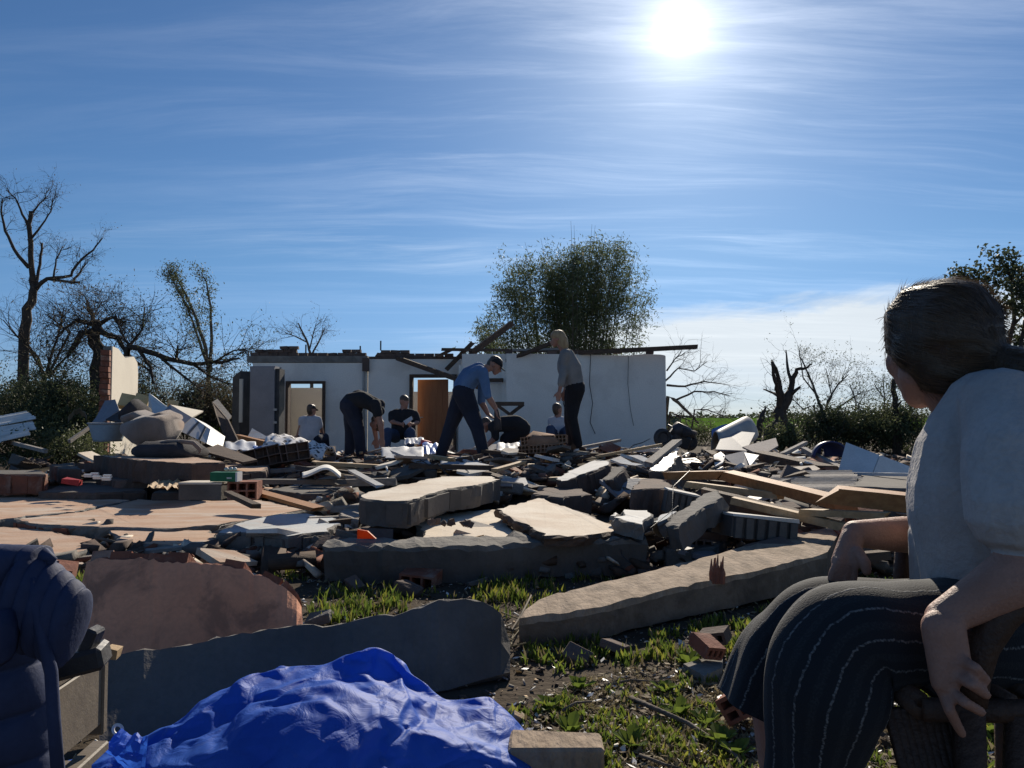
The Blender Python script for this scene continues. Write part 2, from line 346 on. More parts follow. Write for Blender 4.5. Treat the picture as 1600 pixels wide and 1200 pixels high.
for row in range(5):
    z = at(500, 556, YA).z + row * .084
    px = 397 + (row % 2) * 7
    while px < 728:
        if not (572 < px < 586):
            z0 = z if px < 575 else z - .016
            if z0 + .015 < at(px, prof_top(px), YA).z + .03:
                p = at(px, 556, YA); brick_at((p.x, YA + .1, z0), random.uniform(-.08, .08) + (random.uniform(-.7, .7) if random.random() < .3 else 0), 0, random.uniform(.92, 1.0))
        px += 15.2
px = 795
while px < 1030:                                       # loose bricks and mortar left along the long wall
    if random.random() < .5:
        p = at(px, 555, YC); brick_at((p.x, YC + .09, zt + .03 + random.uniform(-.01, .01)), random.uniform(-.2, .2), 0, random.uniform(.7, 1))
    px += 17
m_ = MB(); a = at(569, 560, YA - .08)
m_.tube([(a.x, a.y, .1), (a.x, a.y, a.z - .15), (a.x + .05, a.y, a.z - .02)], .035, 8); m_.build('drain_pipe', metal_light, H, smooth=True)
m_ = MB(); wallbox(m_, 566, 576, 559, 580, YA - .13, .1); m_.build('broken_bracket', brick_dark, H)
for pts, rr in (([(876, 560), (884, 590), (880, 630), (888, 655), (882, 665), (890, 680)], .011), ([(982, 556), (981, 600), (985, 640), (990, 665)], .006), ([(923, 552), (921, 600), (926, 630), (922, 660), (930, 678)], .009)):
    m_ = MB(); m_.tube([at(x, y, YC - .06) for x, y in pts], rr, 5); m_.build('cable', metal_dark, H, smooth=True)
for px, py, hh in ((388, 556, 18), (478, 546, 16), (595, 540, 14), (563, 548, 10)):
    m_ = MB(); p = at(px, py, YA + .1); m_.tube([(p.x, p.y, p.z - .12), (p.x, p.y, p.z + .12)], .02, 5); m_.build('starter_bar', metal_dark, H)

def beam(name, a, b, w_, h_, m, label, cat='timber', group=None, parent=None, bend=0, roll=0):
    a, b = V(a), V(b); t = (b - a).normalized(); s = t.cross(V((0, 0, 1)))
    s = s.normalized() if s.length > .05 else V((1, 0, 0)); u = s.cross(t)
    if roll: q = Matrix.Rotation(roll, 3, t); s = q @ s; u = q @ u
    mb = MB(); n = 6; rings = []
    for k in range(n + 1):
        f = k / n; c = a.lerp(b, f) + V((0, 0, -bend * 4 * f * (1 - f)))
        j = [random.uniform(-.12, .12) for _ in range(8)]
        rings.append([c + s * (i * w_ / 2 * (1 + j[q] * .25)) + u * (l * h_ / 2 * (1 + j[q + 4] * .25)) + (t * random.uniform(-.5, .5) * w_ if k in (0, n) else V()) for q, (i, l) in enumerate(((-1, -1), (1, -1), (1, 1), (-1, 1)))])
    i0 = len(mb.v)
    for r_ in rings: mb.v += r_
    for k in range(n):
        for q in range(4): mb.f.append((i0 + k * 4 + q, i0 + k * 4 + (q + 1) % 4, i0 + (k + 1) * 4 + (q + 1) % 4, i0 + (k + 1) * 4 + q)); mb.m.append(0)
    mb.f.append((i0, i0 + 1, i0 + 2, i0 + 3)[::-1]); mb.f.append(tuple(i0 + n * 4 + q for q in range(4))); mb.m += [0, 0]
    return mb.build(name, m, parent, label=label, cat=cat if parent is None else None, group=group)
g = 'collapsed roof timbers on the house'
beam('roof_timber', at(905, 551, YC - .05), at(1088, 542, YC - .5), .10, .10, wood_dark, 'long dark roof beam overhanging the right end of the white wall', group=g)
beam('roof_timber', at(690, 546, YC + .6), at(905, 549, YC + .55), .08, .07, wood_dark, 'thin dark roof timber lying flat above the man in blue', group=g)
beam('roof_timber', at(622, 560, YA - .25), at(752, 606, YC - .4), .10, .11, wood_dark, 'thick dark rafter slanting down in front of the orange door', group=g)
beam('roof_timber', at(697, 578, YA - .4), at(738, 536, YA - .2), .10, .10, wood_dark, 'dark rafter crossing upward above the orange door', group=g)
beam('roof_timber', at(735, 553, YC + .9), at(800, 505, YC + 1.5), .12, .14, wood_dark, 'brown rafter rising into the bamboo from the wall top', group=g)
beam('roof_timber', at(682, 558, YA - .2), at(706, 546, YA - .1), .09, .08, wood_dark, 'short dark timber stub beside the crossed rafters', group=g)
beam('roof_timber', at(786, 566, YC + .3), at(864, 535, YC - .6), .08, .08, wood_dark, 'dark rafter ending behind the standing woman’s face', group=g)
beam('roof_timber', at(800, 547, YC + .3), at(880, 545, YC + .2), .06, .05, wood_grey, 'short pale batten on the wall top behind the woman', group=g)
beam('roof_timber', at(757, 594, YC + .3), at(784, 594, YC + .1), .08, .09, wood_dark, 'short dark timber stub jutting beside the man’s cap', group=g)
T = empty('roof_truss', (at(795, 640, 17).x, 17, 0), 'broken triangular truss piece of dark wood against the white wall', 'truss')
beam('chord', at(772, 631, 17), at(817, 631, 17.1), .08, .09, wood_dark, None, parent=T)
beam('strut', at(778, 634, 17), at(800, 650, 17), .07, .07, wood_dark, None, parent=T)
beam('strut', at(816, 633, 17.1), at(794, 650, 17.02), .07, .07, wood_dark, None, parent=T)
beam('strut', at(797, 648, 17.02), at(799, 700, 17.02), .07, .07, wood_dark, None, parent=T)
# upright wardrobe panel by the left doorway
T = empty('wardrobe', (at(412, 690, 17.6).x, 17.6, 0), 'tall grey wardrobe standing beside the left doorway', 'wardrobe')
m_ = MB(); wallbox(m_, 391, 430, 572, None, 17.5, .5, zbot=.02); m_.build('body', panel_grey, T)
m_ = MB(); wallbox(m_, 392, 429, 574, None, 17.45, .048, zbot=.1); dd = m_.build('door', panel_grey, T)
m_ = MB(); wallbox(m_, 430.5, 437, 576, None, 17.52, .4, zbot=.05); m_.build('side_panel', metal_dark, T)
for yy in (640, 660): m_ = MB(); m_.box(at(430, yy, 17.44), (.07, .03, .05)); m_.build('hinge', metal_light, dd)
m_ = MB(); wallbox(m_, 1035, 1064, 652, 674, 34, 2.0, zbot=0); z = at(1035, 652, 34).z; m_.box((at(1050, 0, 34).x, 35, z + .03), (1.2, 2.3, .06), mi=1)
m_.build('garden_shed', [mat('shed_green', (.10, .17, .13), (.08, .14, .11), 2, .8, .1, 30), metal_dark], label='low green shed in the distance beside the white wall', cat='shed')

# wall stub left standing at the left
T = empty('wall_stub', (at(180, 640, 14).x, 14, 0), 'tall broken wall stub with sunlit cream plaster and red brick edge', 'wall'); T['kind'] = 'thing'
A, B = at(176, 541, 13.6), at(216, 575, 16.2); A0, B0 = V((A.x, A.y, 0)), V((B.x, B.y, 0))
side = (B0 - A0).normalized(); nrm = V((-side.y, side.x, 0)); nrm = nrm if nrm.x < 0 else -nrm
def sp(f, z): q = A0.lerp(B0, f); return V((q.x, q.y, z))
prof = [(0, 0), (1, 0), (1, B.z - .1), (.96, B.z + .1), (.80, B.z + .2), (.45, A.z - .12), (.2, A.z), (0, A.z)]
m_ = MB(); m_.hexa([sp(f, z) for f, z in prof], [sp(f, z) + nrm * .025 for f, z in prof]); m_.build('plaster', wall_cream, T)
m_ = MB(); m_.hexa([sp(f, z) + nrm * .026 for f, z in prof], [sp(f, z) + nrm * .15 for f, z in prof]); m_.build('brick_core', cement, T)
bs = MB(); bs.box((0, 0, 0), (.135, .20, .085), jit=.006); bo = bs.build('brick', brick_red); bm1 = bo.data; bpy.data.objects.remove(bo)
for k in range(int((A.z - .1) / .1)):
    o = add('brick', bm1, T); q = sp(-.02 + random.uniform(-.03, .02), .04 + k * .1) + nrm * .085; o.location = q - ORG[T.name]; o.rotation_euler = (0, 0, math.atan2(nrm.y, nrm.x))

# ------------------------------------------------------------------ trees
def unit(d): return d.normalized() if d.length > 1e-9 else V((0, 0, 1))
def rv(): return V((random.gauss(0, 1), random.gauss(0, 1), random.gauss(0, 1)))
def twig(mb, p, d, L, r, lev, tips, droop=0, n=3, split=(2, 4), wig=.22):
    pts = [V(p)]; seg = 4 if lev else 3; dd = unit(d)
    for k in range(seg):
        dd = unit(dd + rv() * wig + V((0, 0, -droop))); pts.append(pts[-1] + dd * (L / seg))
    mb.tube(pts, [r * (1 - .75 * k / seg) for k in range(seg + 1)], n, cap=False)
    if lev == 0: tips += pts[1:]; return
    for k in range(random.randint(*split)):
        i = random.randint(1, seg); twig(mb, pts[i], dd + rv() * .65, L * random.uniform(.45, .7), r * .5, lev - 1, tips, droop, 3, split, wig)
def leaves(pts, n, size, asp=2.6, spread=.12, up=0.0):    # n small pointed leaves scattered about the given points
    P = np.array([tuple(p) for p in pts]); idx = rng.integers(0, len(P), n); c = P[idx] + rng.normal(0, spread, (n, 3))
    a = rng.normal(0, 1, (n, 3)); a[:, 2] += up; a /= np.linalg.norm(a, axis=1)[:, None]
    b = np.cross(a, rng.normal(0, 1, (n, 3))); b /= np.linalg.norm(b, axis=1)[:, None] + 1e-9
    s = size * rng.uniform(.6, 1.35, n)[:, None]
    v = np.stack([c - a * s * .5, c + b * s / asp * .5 , c + a * s * .5, c - b * s / asp * .5], 1).reshape(-1, 3)
    return v, np.arange(n * 4).reshape(-1, 4)
def tree(name, label, lines, Y, m_bark, lev=2, per=5, L=1.0, lf=None, nl=0, lsize=.08, droop=0, group=None, jit=.25, rtw=.012, cat='tree', asp=2.6, start=.35, spread=.1, tw_dir=None, split=(2, 4)):
    """lines: limbs as [(px, py, radius px), ...] at distance Y; twigs grow along their upper ends"""
    b0 = at(lines[0][0][0], lines[0][0][1], Y); T = empty(name, (b0.x, Y, max(0, gz(b0.x, Y) if Y < 30 else 0)), label, cat, group)
    mt, mw, tips = MB(), MB(), []
    for li, ln in enumerate(lines):
        off = 0 if li == 0 else random.uniform(-jit, jit) * 3; pts, rad = [], []
        for k in range(len(ln) - 1):
            for s_ in range(3):
                f = s_ / 3; q = [ln[k][i] * (1 - f) + ln[k + 1][i] * f for i in range(3)]; g_ = (k + f) / (len(ln) - 1)
                pts.append(at(q[0], q[1], Y + off * g_) + rv() * (.25 * q[2] / F * Y)); rad.append(q[2] / F * Y)
        pts.append(at(ln[-1][0], ln[-1][1], Y + off)); rad.append(ln[-1][2] / F * Y)
        if li == 0 or ln[0][1] >= 630: pts[0].z = min(pts[0].z, 0)
        mt.tube(pts, rad, 7)
        for _ in range(per if li else max(1, per // 2)):
            f = random.uniform(start if li else .55, 1.0); i = min(len(pts) - 2, int(f * (len(pts) - 1)))
            d = unit(pts[i + 1] - pts[i]) + rv() * .55 + (tw_dir or V((0, 0, .15)))
            twig(mw, pts[i], d, L * random.uniform(.5, 1.1), rtw * random.uniform(.7, 1.3), lev, tips, droop, split=split)
    mt.build('trunk', m_bark, T, smooth=True, fix=False)
    if mw.v: o = mw.build('twigs', m_bark, T, fix=False); o['kind'] = 'stuff'
    if lf and nl and tips:
        v, f = leaves(tips, nl, lsize, asp, spread); o = mesh_np('crown', v, f, lf, T); o['kind'] = 'stuff'
    return T
# left: the tall broken tree
tree('bare_tree', 'tall bare broken tree standing at the far left edge', [
    [(38, 545, 8), (42, 500, 7.5), (52, 455, 6), (52, 430, 5)], [(52, 450, 4.5), (48, 400, 4), (46, 350, 3.4), (48, 330, 3)],
    [(46, 418, 3.2), (22, 390, 2.4), (8, 360, 2), (2, 330, 1.4), (4, 312, .8)], [(48, 365, 2.4), (36, 335, 1.8), (24, 310, 1.2), (10, 297, .7)],
    [(54, 452, 4), (75, 435, 3), (110, 431, 2.2), (120, 412, 1.8), (146, 390, 1.4), (160, 372, .8)], [(76, 436, 2.6), (112, 441, 2), (124, 441, 1.6)], [(114, 440, 2), (125, 425, 1.6), (134, 412, 1.2)],
    [(57, 445, 2.5), (62, 412, 2.2), (66, 380, 1.6)], [(50, 372, 2), (65, 352, 1.4), (80, 330, 1), (82, 310, .7)], [(48, 335, 1.6), (62, 318, 1.1), (75, 306, .7)], [(84, 432, 1.6), (88, 405, 1.2), (98, 385, .8)]],
    27, bark, 2, 10, .8, leaf_dry, 1300, .055, group='trees at the left', start=.45)
# palm stump with hanging dead fronds
T = tree('broken_palm', 'broken palm crown with tangled dead fronds behind the wall stub', [[(160, 600, 14), (155, 560, 11), (150, 520, 9), (150, 500, 7)],
    [(150, 515, 5), (125, 520, 4), (105, 560, 2)], [(152, 515, 5), (185, 530, 4), (205, 560, 2.5), (235, 580, 1.5)], [(150, 510, 4), (140, 485, 3), (136, 470, 2)], [(152, 508, 4), (175, 495, 2.5), (196, 505, 1.5)],
    [(152, 508, 4), (120, 500, 2.5), (95, 520, 1.5)]], 22, bark, 2, 26, 1.3, leaf_dry, 2500, .12, droop=.06, group='trees at the left', start=.1, cat='palm', asp=5)
tree('fallen_tree', 'dark fallen tree stretched low from the wall stub to the house', [[(190, 540, 5), (215, 545, 4.5), (262, 560, 4), (300, 568, 3.2), (345, 566, 2.6), (375, 560, 1.4)],
    [(218, 548, 3), (235, 575, 2.4), (240, 600, 1.5)], [(275, 562, 2.4), (278, 540, 1.4)], [(300, 568, 2.4), (330, 590, 1.6), (360, 600, 1)], [(250, 558, 2.4), (290, 590, 1.8), (330, 620, 1)], [(330, 568, 2), (365, 548, 1.2), (385, 545, .8)],
    [(205, 545, 2.5), (190, 520, 1.5), (180, 490, 1)], [(200, 543, 2.5), (222, 515, 1.5), (226, 480, .8)]], 21, bark, 2, 16, 1.1, leaf_dark, 2600, .07, group='trees at the left', start=.1, rtw=.013)
tree('leaning_sapling', 'slender leafy sapling leaning left behind the fallen branches', [[(326, 585, 3.6), (322, 545, 3), (308, 500, 2.3), (290, 460, 1.6), (272, 425, .9)], [(326, 575, 2.6), (312, 535, 2), (300, 500, 1.4), (288, 470, .8)],
    [(328, 580, 3), (331, 530, 2.4), (329, 480, 1.8), (322, 440, 1.1), (314, 425, .6)], [(300, 490, 1.4), (276, 450, 1), (262, 422, .5)]], 24, bark_grey, 1, 26, .42, leaf_mid, 2600, .085, group='trees at the left', start=.3, rtw=.008)
tree('bare_tree', 'small bare tree top showing above the left house wall', [[(488, 600, 3), (486, 555, 2.2), (478, 530, 1.6), (466, 505, 1)], [(486, 556, 1.6), (500, 530, 1.1), (508, 512, .6)], [(480, 535, 1.2), (460, 525, .9), (446, 520, .5)], [(484, 545, 1.2), (490, 520, .9), (494, 505, .5)]], 30, bark_grey, 2, 12, .8, leaf_dry, 300, .06, group='trees behind the house', start=.3, rtw=.01)
# brush and shrubs at the left, each one its own thing
def shrub(name, label, px, py, Y, w_, h_, n, m, lsize=.07, stems=9, bk=bark, group=None, asp=2.2, dense=.22):
    c = at(px, py, Y); g0 = gz(c.x, Y) if Y < 30 else 0; T = empty(name, (c.x, Y, g0), label, 'shrub', group); ms, tips = MB(), []
    for k in range(stems):
        a_ = random.uniform(0, 6.283); q = V((c.x + random.uniform(-.3, .3) * w_, Y + random.uniform(-.25, .25) * w_, g0 - .02))
        twig(ms, q, V((math.cos(a_) * .5 * w_ / h_, math.sin(a_) * .4, 1)), h_ * random.uniform(.5, .85), .022, 2, tips, 0, 3, (2, 4), .2)
    ms.build('stem', bk, T, fix=False)
    lob = [(random.uniform(-.5, .5) * w_, random.uniform(-.35, .35) * w_, random.uniform(.3, .8) * h_, random.uniform(.22, .4) * w_) for _ in range(9)]; core = []
    for _ in range(420):
        lx, ly, lz, lr = random.choice(lob); d_ = unit(rv()) * lr * random.uniform(.55, 1.0); core.append(V((c.x + lx + d_.x, Y + ly + d_.y, g0 + max(.03, min(lz + d_.z * .75, h_)) * random.uniform(.75, 1.0))))
    v, f = leaves(tips + core * 4, int(n * 2.4), lsize, asp, dense * .5); o = mesh_np('foliage', v, f, m, T); o['kind'] = 'stuff'; return T
G = 'brush along the left side'
for i, (px, Y, w_, h_, n, m, lab) in enumerate((
    (12, 23, 2.6, 3.1, 9000, leaf_dark, 'dense dark green shrub at the left edge of the photograph'), (75, 21, 2.3, 2.5, 8000, leaf_dark, 'dark shrub between the bare tree and the wall stub'),
    (128, 20, 1.9, 2.1, 6000, leaf_mid, 'shrub right against the brick edge of the wall stub'), (250, 23, 2.4, 2.6, 6000, leaf_dark, 'dark brush just right of the wall stub'),
    (318, 23, 2.4, 2.4, 5600, leaf_dry, 'dry brown brush tangle under the leaning sapling'), (362, 24, 1.8, 2.3, 4200, leaf_dark, 'dark brush meeting the left corner of the house'), (85, 12.2, 1.1, .55, 2600, leaf_mid, 'low green bush between the white sheets and the debris pile'))):
    shrub('shrub', lab, px, 640, Y, w_, h_, n, m, .075 if Y > 15 else .05, group=G)
tree('twig_tangle', 'bare twig tangle spreading in front of the tall left tree', [[(70, 600, 3), (60, 560, 2.2), (30, 520, 1.2)], [(70, 590, 2.4), (90, 530, 1.6), (100, 480, .9)], [(72, 590, 2.4), (110, 520, 1.6), (70, 490, .8)], [(74, 590, 2), (40, 540, 1.4), (5, 500, .7)], [(75, 590, 2), (120, 540, 1.4), (160, 470, .7)]], 22.5, bark, 2, 20, 1.2, group='trees at the left', start=.2, cat='brush')

# bamboo clump behind the house
def bamboo():
    Y0 = 25.0; c = at(900, 640, Y0); T = empty('bamboo_clump', (c.x, Y0, 0), 'big bushy bamboo clump rising behind the white wall', 'bamboo'); tips = []
    def env(px):                                        # photograph outline of the crown
        pts = [(712, 520), (735, 515), (765, 490), (782, 440), (800, 412), (830, 395), (860, 392), (885, 388), (905, 378), (930, 366), (950, 378), (975, 378), (992, 400), (1010, 420), (1016, 470), (1010, 520)]
        for (x0, y0), (x1, y1) in zip(pts, pts[1:]):
            if x0 <= px <= x1: return y0 + (y1 - y0) * (px - x0) / (x1 - x0)
        return 520
    for k in range(96):
        if k < 48: tx = random.gauss(895, 50)
        elif k < 80: tx = random.uniform(722, 1012)
        else: tx = random.uniform(722, 800)
        tx = min(1012, max(716, tx)); ty = env(tx) + abs(random.gauss(0, 20)) + random.uniform(-6, 6); bx = 893 + (tx - 893) * random.uniform(.45, .68); Y = Y0 + random.uniform(-1.1, 1.1)
        if k == 10: tx, ty, bx = 778, 388, 850
        b = at(bx, 660, Y); b.z = 0; t = at(tx, ty, Y + random.uniform(-.9, .9)); pts = []
        for s_ in range(9):
            f = s_ / 8; q = b.lerp(t, f); q.x = b.x + (t.x - b.x) * f ** 1.7; pts.append(q)
        mb = MB(); mb.tube(pts, [.026 * (1 - .85 * s_ / 8) for s_ in range(9)], 5, cap=False); mb.build('culm', bark_grey, T, smooth=True, fix=False)
        dr = (t.x - b.x) * random.uniform(.05, .16); pts += [t + V((dr, 0, .03)), t + V((dr * 1.9, 0, -.12))]
        for s_ in range(26):
            f = random.uniform(.30, 1.0) ** .8; i = min(7, int(f * 8)); q = pts[i].lerp(pts[i + 1], f * 8 - i); d = V((random.gauss(0, 1), random.gauss(0, .8), random.gauss(.3, .5))); l = random.uniform(.12, .5)
            for z in range(3): tips.append(q + unit(d) * l * (z + 1) / 3 + V((0, 0, -.05 * z)))
    poly = [(715, 540), (735, 512), (765, 488), (782, 440), (800, 412), (830, 397), (885, 390), (930, 372), (975, 382), (1008, 420), (1014, 480), (1004, 545)]
    for _ in range(560):
        px, py = random.gauss(892, 68), random.gauss(478, 58)
        if py > 560 or py < env(px) + 8 or not 716 < px < 1012: continue
        q = at(px, py, Y0 + random.uniform(-1.2, 1.2)); tips += [q + rv() * .15 for _ in range(6)]
    v, f = leaves(tips, 64000, .13, 4.6, .13, -.4); o = mesh_np('foliage', v, f, leaf_bamboo, T); o['kind'] = 'stuff'
    mb = MB()
    for px, py in ((892, 345), (897, 352), (925, 350), (930, 352), (820, 378), (1000, 388), (972, 366), (845, 372)):
        a_, b_ = at(px + (893 - px) * .25, py + 70, Y0), at(px, py, Y0); mb.tube([a_, a_.lerp(b_, .5) + V((.03, 0, 0)), b_], [.012, .008, .004], 3, cap=False)
    o = mb.build('shoots', bark_grey, T, fix=False); o['kind'] = 'stuff'
bamboo()
# right: fallen crown, broken stump, trees and brush
tree('fallen_branch', 'bare grey branch spreading out beside the right end of the house', [[(1035, 615, 3), (1060, 630, 2.6), (1080, 648, 2), (1092, 662, 1.2)], [(1042, 602, 2), (1070, 604, 1.6), (1100, 596, 1.1), (1130, 600, .6)], [(1055, 625, 1.8), (1085, 612, 1.4), (1115, 612, .9), (1140, 618, .5)], [(1040, 595, 1.6), (1060, 575, 1.1), (1085, 580, .8), (1105, 565, .4)], [(1042, 580, 1.4), (1055, 560, .9), (1070, 552, .4)], [(1075, 640, 1.4), (1105, 640, .9), (1130, 650, .5)], [(1040, 640, 1.6), (1060, 650, 1.1), (1078, 658, .6)]],
     21, bark_grey, 2, 11, .75, group='broken trees at the right', start=.3, rtw=.008, cat='branch', split=(2, 3))
tree('broken_stump', 'splintered tree trunk with snapped bare limbs at the right', [[(1195, 700, 11), (1208, 665, 10), (1224, 635, 9), (1235, 612, 6)], [(1222, 640, 6), (1216, 615, 4), (1210, 595, 3), (1206, 565, 2)], [(1226, 632, 5), (1218, 600, 3.5), (1212, 575, 2.6), (1206, 563, 1.2)], [(1217, 618, 3), (1208, 614, 2), (1193, 608, 1)],
    [(1234, 615, 5), (1240, 590, 4), (1246, 577, 2.8), (1258, 575, 2), (1269, 569, 1)], [(1238, 600, 3), (1230, 575, 2.2), (1228, 547, .9)], [(1232, 620, 4), (1250, 605, 2)]], 17.5, bark, 1, 2, .5, group='broken trees at the right', rtw=.008)
tree('thin_tree', 'thin half bare tree with small leaves behind the splintered trunk', [[(1290, 700, 3), (1284, 640, 2.4), (1270, 600, 1.6), (1252, 560, 1)], [(1285, 640, 1.8), (1310, 600, 1.3), (1326, 585, .6)], [(1284, 645, 1.6), (1300, 620, 1.2), (1290, 575, .5)], [(1278, 620, 1.4), (1255, 590, 1), (1248, 545, .5)], [(1288, 655, 1.6), (1320, 630, 1.2), (1350, 610, .5)], [(1280, 630, 1.5), (1255, 640, 1), (1235, 620, .5)]], 23, bark_grey, 2, 13, .9, leaf_mid, 1500, .06, group='broken trees at the right', start=.2, rtw=.008)
tree('thin_tree', 'slim bare sapling left of the dark pole trunk', [[(1330, 700, 2.2), (1334, 650, 1.6), (1338, 630, 1.2), (1328, 600, .7)], [(1378, 700, 1.8), (1382, 640, 1.3), (1380, 590, .6)], [(1382, 640, 1.1), (1396, 610, .6)], [(1336, 640, 1), (1352, 615, .5)], [(1380, 620, 1), (1366, 600, .5)]], 22, bark_grey, 2, 12, .7, leaf_mid, 700, .06, group='broken trees at the right', start=.3, rtw=.007)
tree('snapped_trunk', 'straight dark pole like trunk snapped at the top beside the woman’s chin', [[(1402, 700, 5), (1401, 660, 4.6), (1398, 620, 4.2), (1397, 592, 3.6)], [(1400, 640, 2), (1408, 628, 1)], [(1402, 655, 2.2), (1425, 640, 1.4), (1452, 628, .7)], [(1404, 650, 2), (1440, 650, 1.2)]], 20, bark, 2, 6, .9, leaf_mid, 600, .06, group='broken trees at the right', rtw=.008)
tree('broken_snag', 'small black pointed snag left of the splintered trunk', [[(1184, 690, 6), (1187, 665, 5), (1190, 652, 4.5), (1196, 640, 2), (1197, 633, .4)], [(1187, 660, 3), (1183, 655, 1)]], 16.5, bark, 0, 0, .3, group='broken trees at the right', cat='stump')
tree('leafy_tree', 'dark leafy tree rising behind the seated woman’s head', [[(1562, 640, 6), (1566, 560, 5), (1560, 520, 4), (1545, 470, 3), (1520, 430, 1.6)], [(1570, 560, 4), (1585, 500, 3), (1582, 440, 2), (1570, 415, 1)], [(1590, 640, 4), (1592, 560, 3.4), (1602, 500, 2.4), (1612, 440, 1.2)], [(1556, 510, 2.4), (1580, 470, 1.6), (1600, 430, .8)], [(1548, 480, 2), (1530, 460, 1.4), (1506, 430, .6)], [(1575, 520, 2), (1600, 490, 1.4), (1620, 470, .6)], [(1550, 490, 2), (1535, 480, 1.2), (1540, 440, .6)]],
     13, bark, 2, 12, .36, leaf_dark, 4600, .07, group='broken trees at the right', start=.45, asp=1.8, spread=.06, rtw=.006)
G = 'brush along the right side'
for px, Y, w_, h_, n, m, lab in ((1258, 21, 1.7, 1.4, 3600, leaf_dark, 'dark green bush under the splintered trunk'), (1312, 22, 2.0, 1.25, 3400, leaf_mid, 'dark bush behind the blue dome and white panel'), (1372, 21, 1.9, 1.35, 3400, leaf_mid, 'green bush around the foot of the dark pole trunk'),
    (1440, 20, 1.9, 1.4, 3200, leaf_mid, 'dark bush beside the seated woman’s chest'), (1085, 27, 1.4, .8, 1500, leaf_mid, 'low bush at the field edge right of the house'), (1520, 20, 2.0, 1.5, 3000, leaf_dark, 'bush hidden mostly behind the seated woman'), (1224, 15.5, .55, .75, 900, leaf_mid, 'small light green bush at the foot of the splintered trunk')):
    shrub('shrub', lab, px, 640, Y, w_, h_, n, m, .075, group=G)
far = [V((x + random.uniform(-20, 20), 700 + random.uniform(-60, 60), abs(random.gauss(1.5, 1.5)))) for x in np.arange(-700, 760, 3) for _ in range(6)]
v, f = leaves(far, 9000, 3.0, 1.5, 1.2); o = mesh_np('far_treeline', v, f, leaf_dark); props(o, 'thin dark line of far trees on the horizon beyond the field', 'trees', kind='stuff')
# ------------------------------------------------------------------ slabs of fallen wall
def jag_outline(pts, step, amp):
    out = []; n = len(pts)
    for k in range(n):
        a_, b_ = pts[k], pts[(k + 1) % n]; L = (b_ - a_).length; m = max(1, int(L / step))
        for i in range(m):
            q = a_.lerp(b_, i / m)
            if i:
                s_ = amp / .0125; q = q + V((noise.noise(q * 3.1) * .045 + noise.noise(q * 11 + V((9, 0, 0))) * .016, noise.noise(q * 3.1 + V((0, 5, 0))) * .045 + noise.noise(q * 11 + V((0, 7, 0))) * .016, 0)) * s_ + V((random.gauss(0, amp * .3), random.gauss(0, amp * .3), 0))
            out.append(q)
    return out
SLABS = []
def inpoly(poly, x, y):
    r_ = False; j = len(poly) - 1
    for i in range(len(poly)):
        (xi, yi), (xj, yj) = poly[i], poly[j]
        if (yi > y) != (yj > y) and x < (xj - xi) * (y - yi) / (yj - yi) + xi: r_ = not r_
        j = i
    return r_
def topix(p):
    d = p - CAM; y_ = d.dot(FW); return CX + F * d.x / y_, CY - F * d.dot(UP) / y_
def slab(name, pix, pl, th, mt, ms, label, cat='wall slab', group='slabs of fallen wall', step=.055, amp=.0125, chip=.022, bricks=(), brick_m=None, bl=.19, parent=None, plaster=.022):
    """pix: outline of the upper face in the photograph; pl: a height or (point, normal) of that face; th: thickness"""
    p0, n = (V((0, 0, pl)), V((0, 0, 1))) if not isinstance(pl, tuple) else pl
    SLABS.append(pix); cor = [onplane(x, y, p0, n) for x, y in pix]; o = jag_outline(cor, step, amp)
    cen = sum(o, V()) / len(o); mb = MB(); m = len(o); i0 = len(mb.v)
    r0 = [q + (cen - q).normalized() * random.uniform(.004, chip * 1.6) + n * random.gauss(0, .0015) for q in o]
    r1 = [q - n * random.uniform(.003, chip) for q in o]
    r2 = [q - n * th * .5 + V((random.gauss(0, amp), random.gauss(0, amp), 0)) * .8 for q in o]
    r3 = [q - n * th * random.uniform(.94, 1.04) + (cen - q).normalized() * random.uniform(0, .02) for q in o]
    mb.v += r0 + r1 + r2 + r3
    mb.f.append(tuple(i0 + k for k in range(m))); mb.m.append(0)
    for r_ in range(3):
        for k in range(m): mb.f.append((i0 + r_ * m + k, i0 + r_ * m + (k + 1) % m, i0 + (r_ + 1) * m + (k + 1) % m, i0 + (r_ + 1) * m + k)); mb.m.append(1)
    mb.f.append(tuple(i0 + 3 * m + k for k in range(m))[::-1]); mb.m.append(1)
    if not bricks: return mb.build(name, [mt, ms], parent, label=label, cat=cat, group=group, kind='thing')
    T = empty(name, (cen.x, cen.y, min(q.z for q in r3)), label, cat, group); T['kind'] = 'thing'
    mb.build('slab_body', [mt, ms], T)
    for e in bricks:                                     # the brick courses that show along a broken edge
        a_, b_ = cor[e], cor[(e + 1) % len(cor)]; d = (b_ - a_); L = d.length; d.normalize(); out = d.cross(n); out = out if out.dot(a_.lerp(b_, .5) - cen) > 0 else -out
        k = 0.02
        while k < L - .05:
            l = min(bl * random.uniform(.7, 1.1), L - k - .01); c = a_ + d * (k + l / 2) - n * (plaster + (th - 2 * plaster) / 2) + out * random.uniform(-.022, .004)
            M = Matrix((d, out, n)).transposed(); q = MB(); q.box(c, (l - .012, .05, th - 2 * plaster), M, jit=.004); q.build('brick', brick_m or ms, T); k += l
    return T
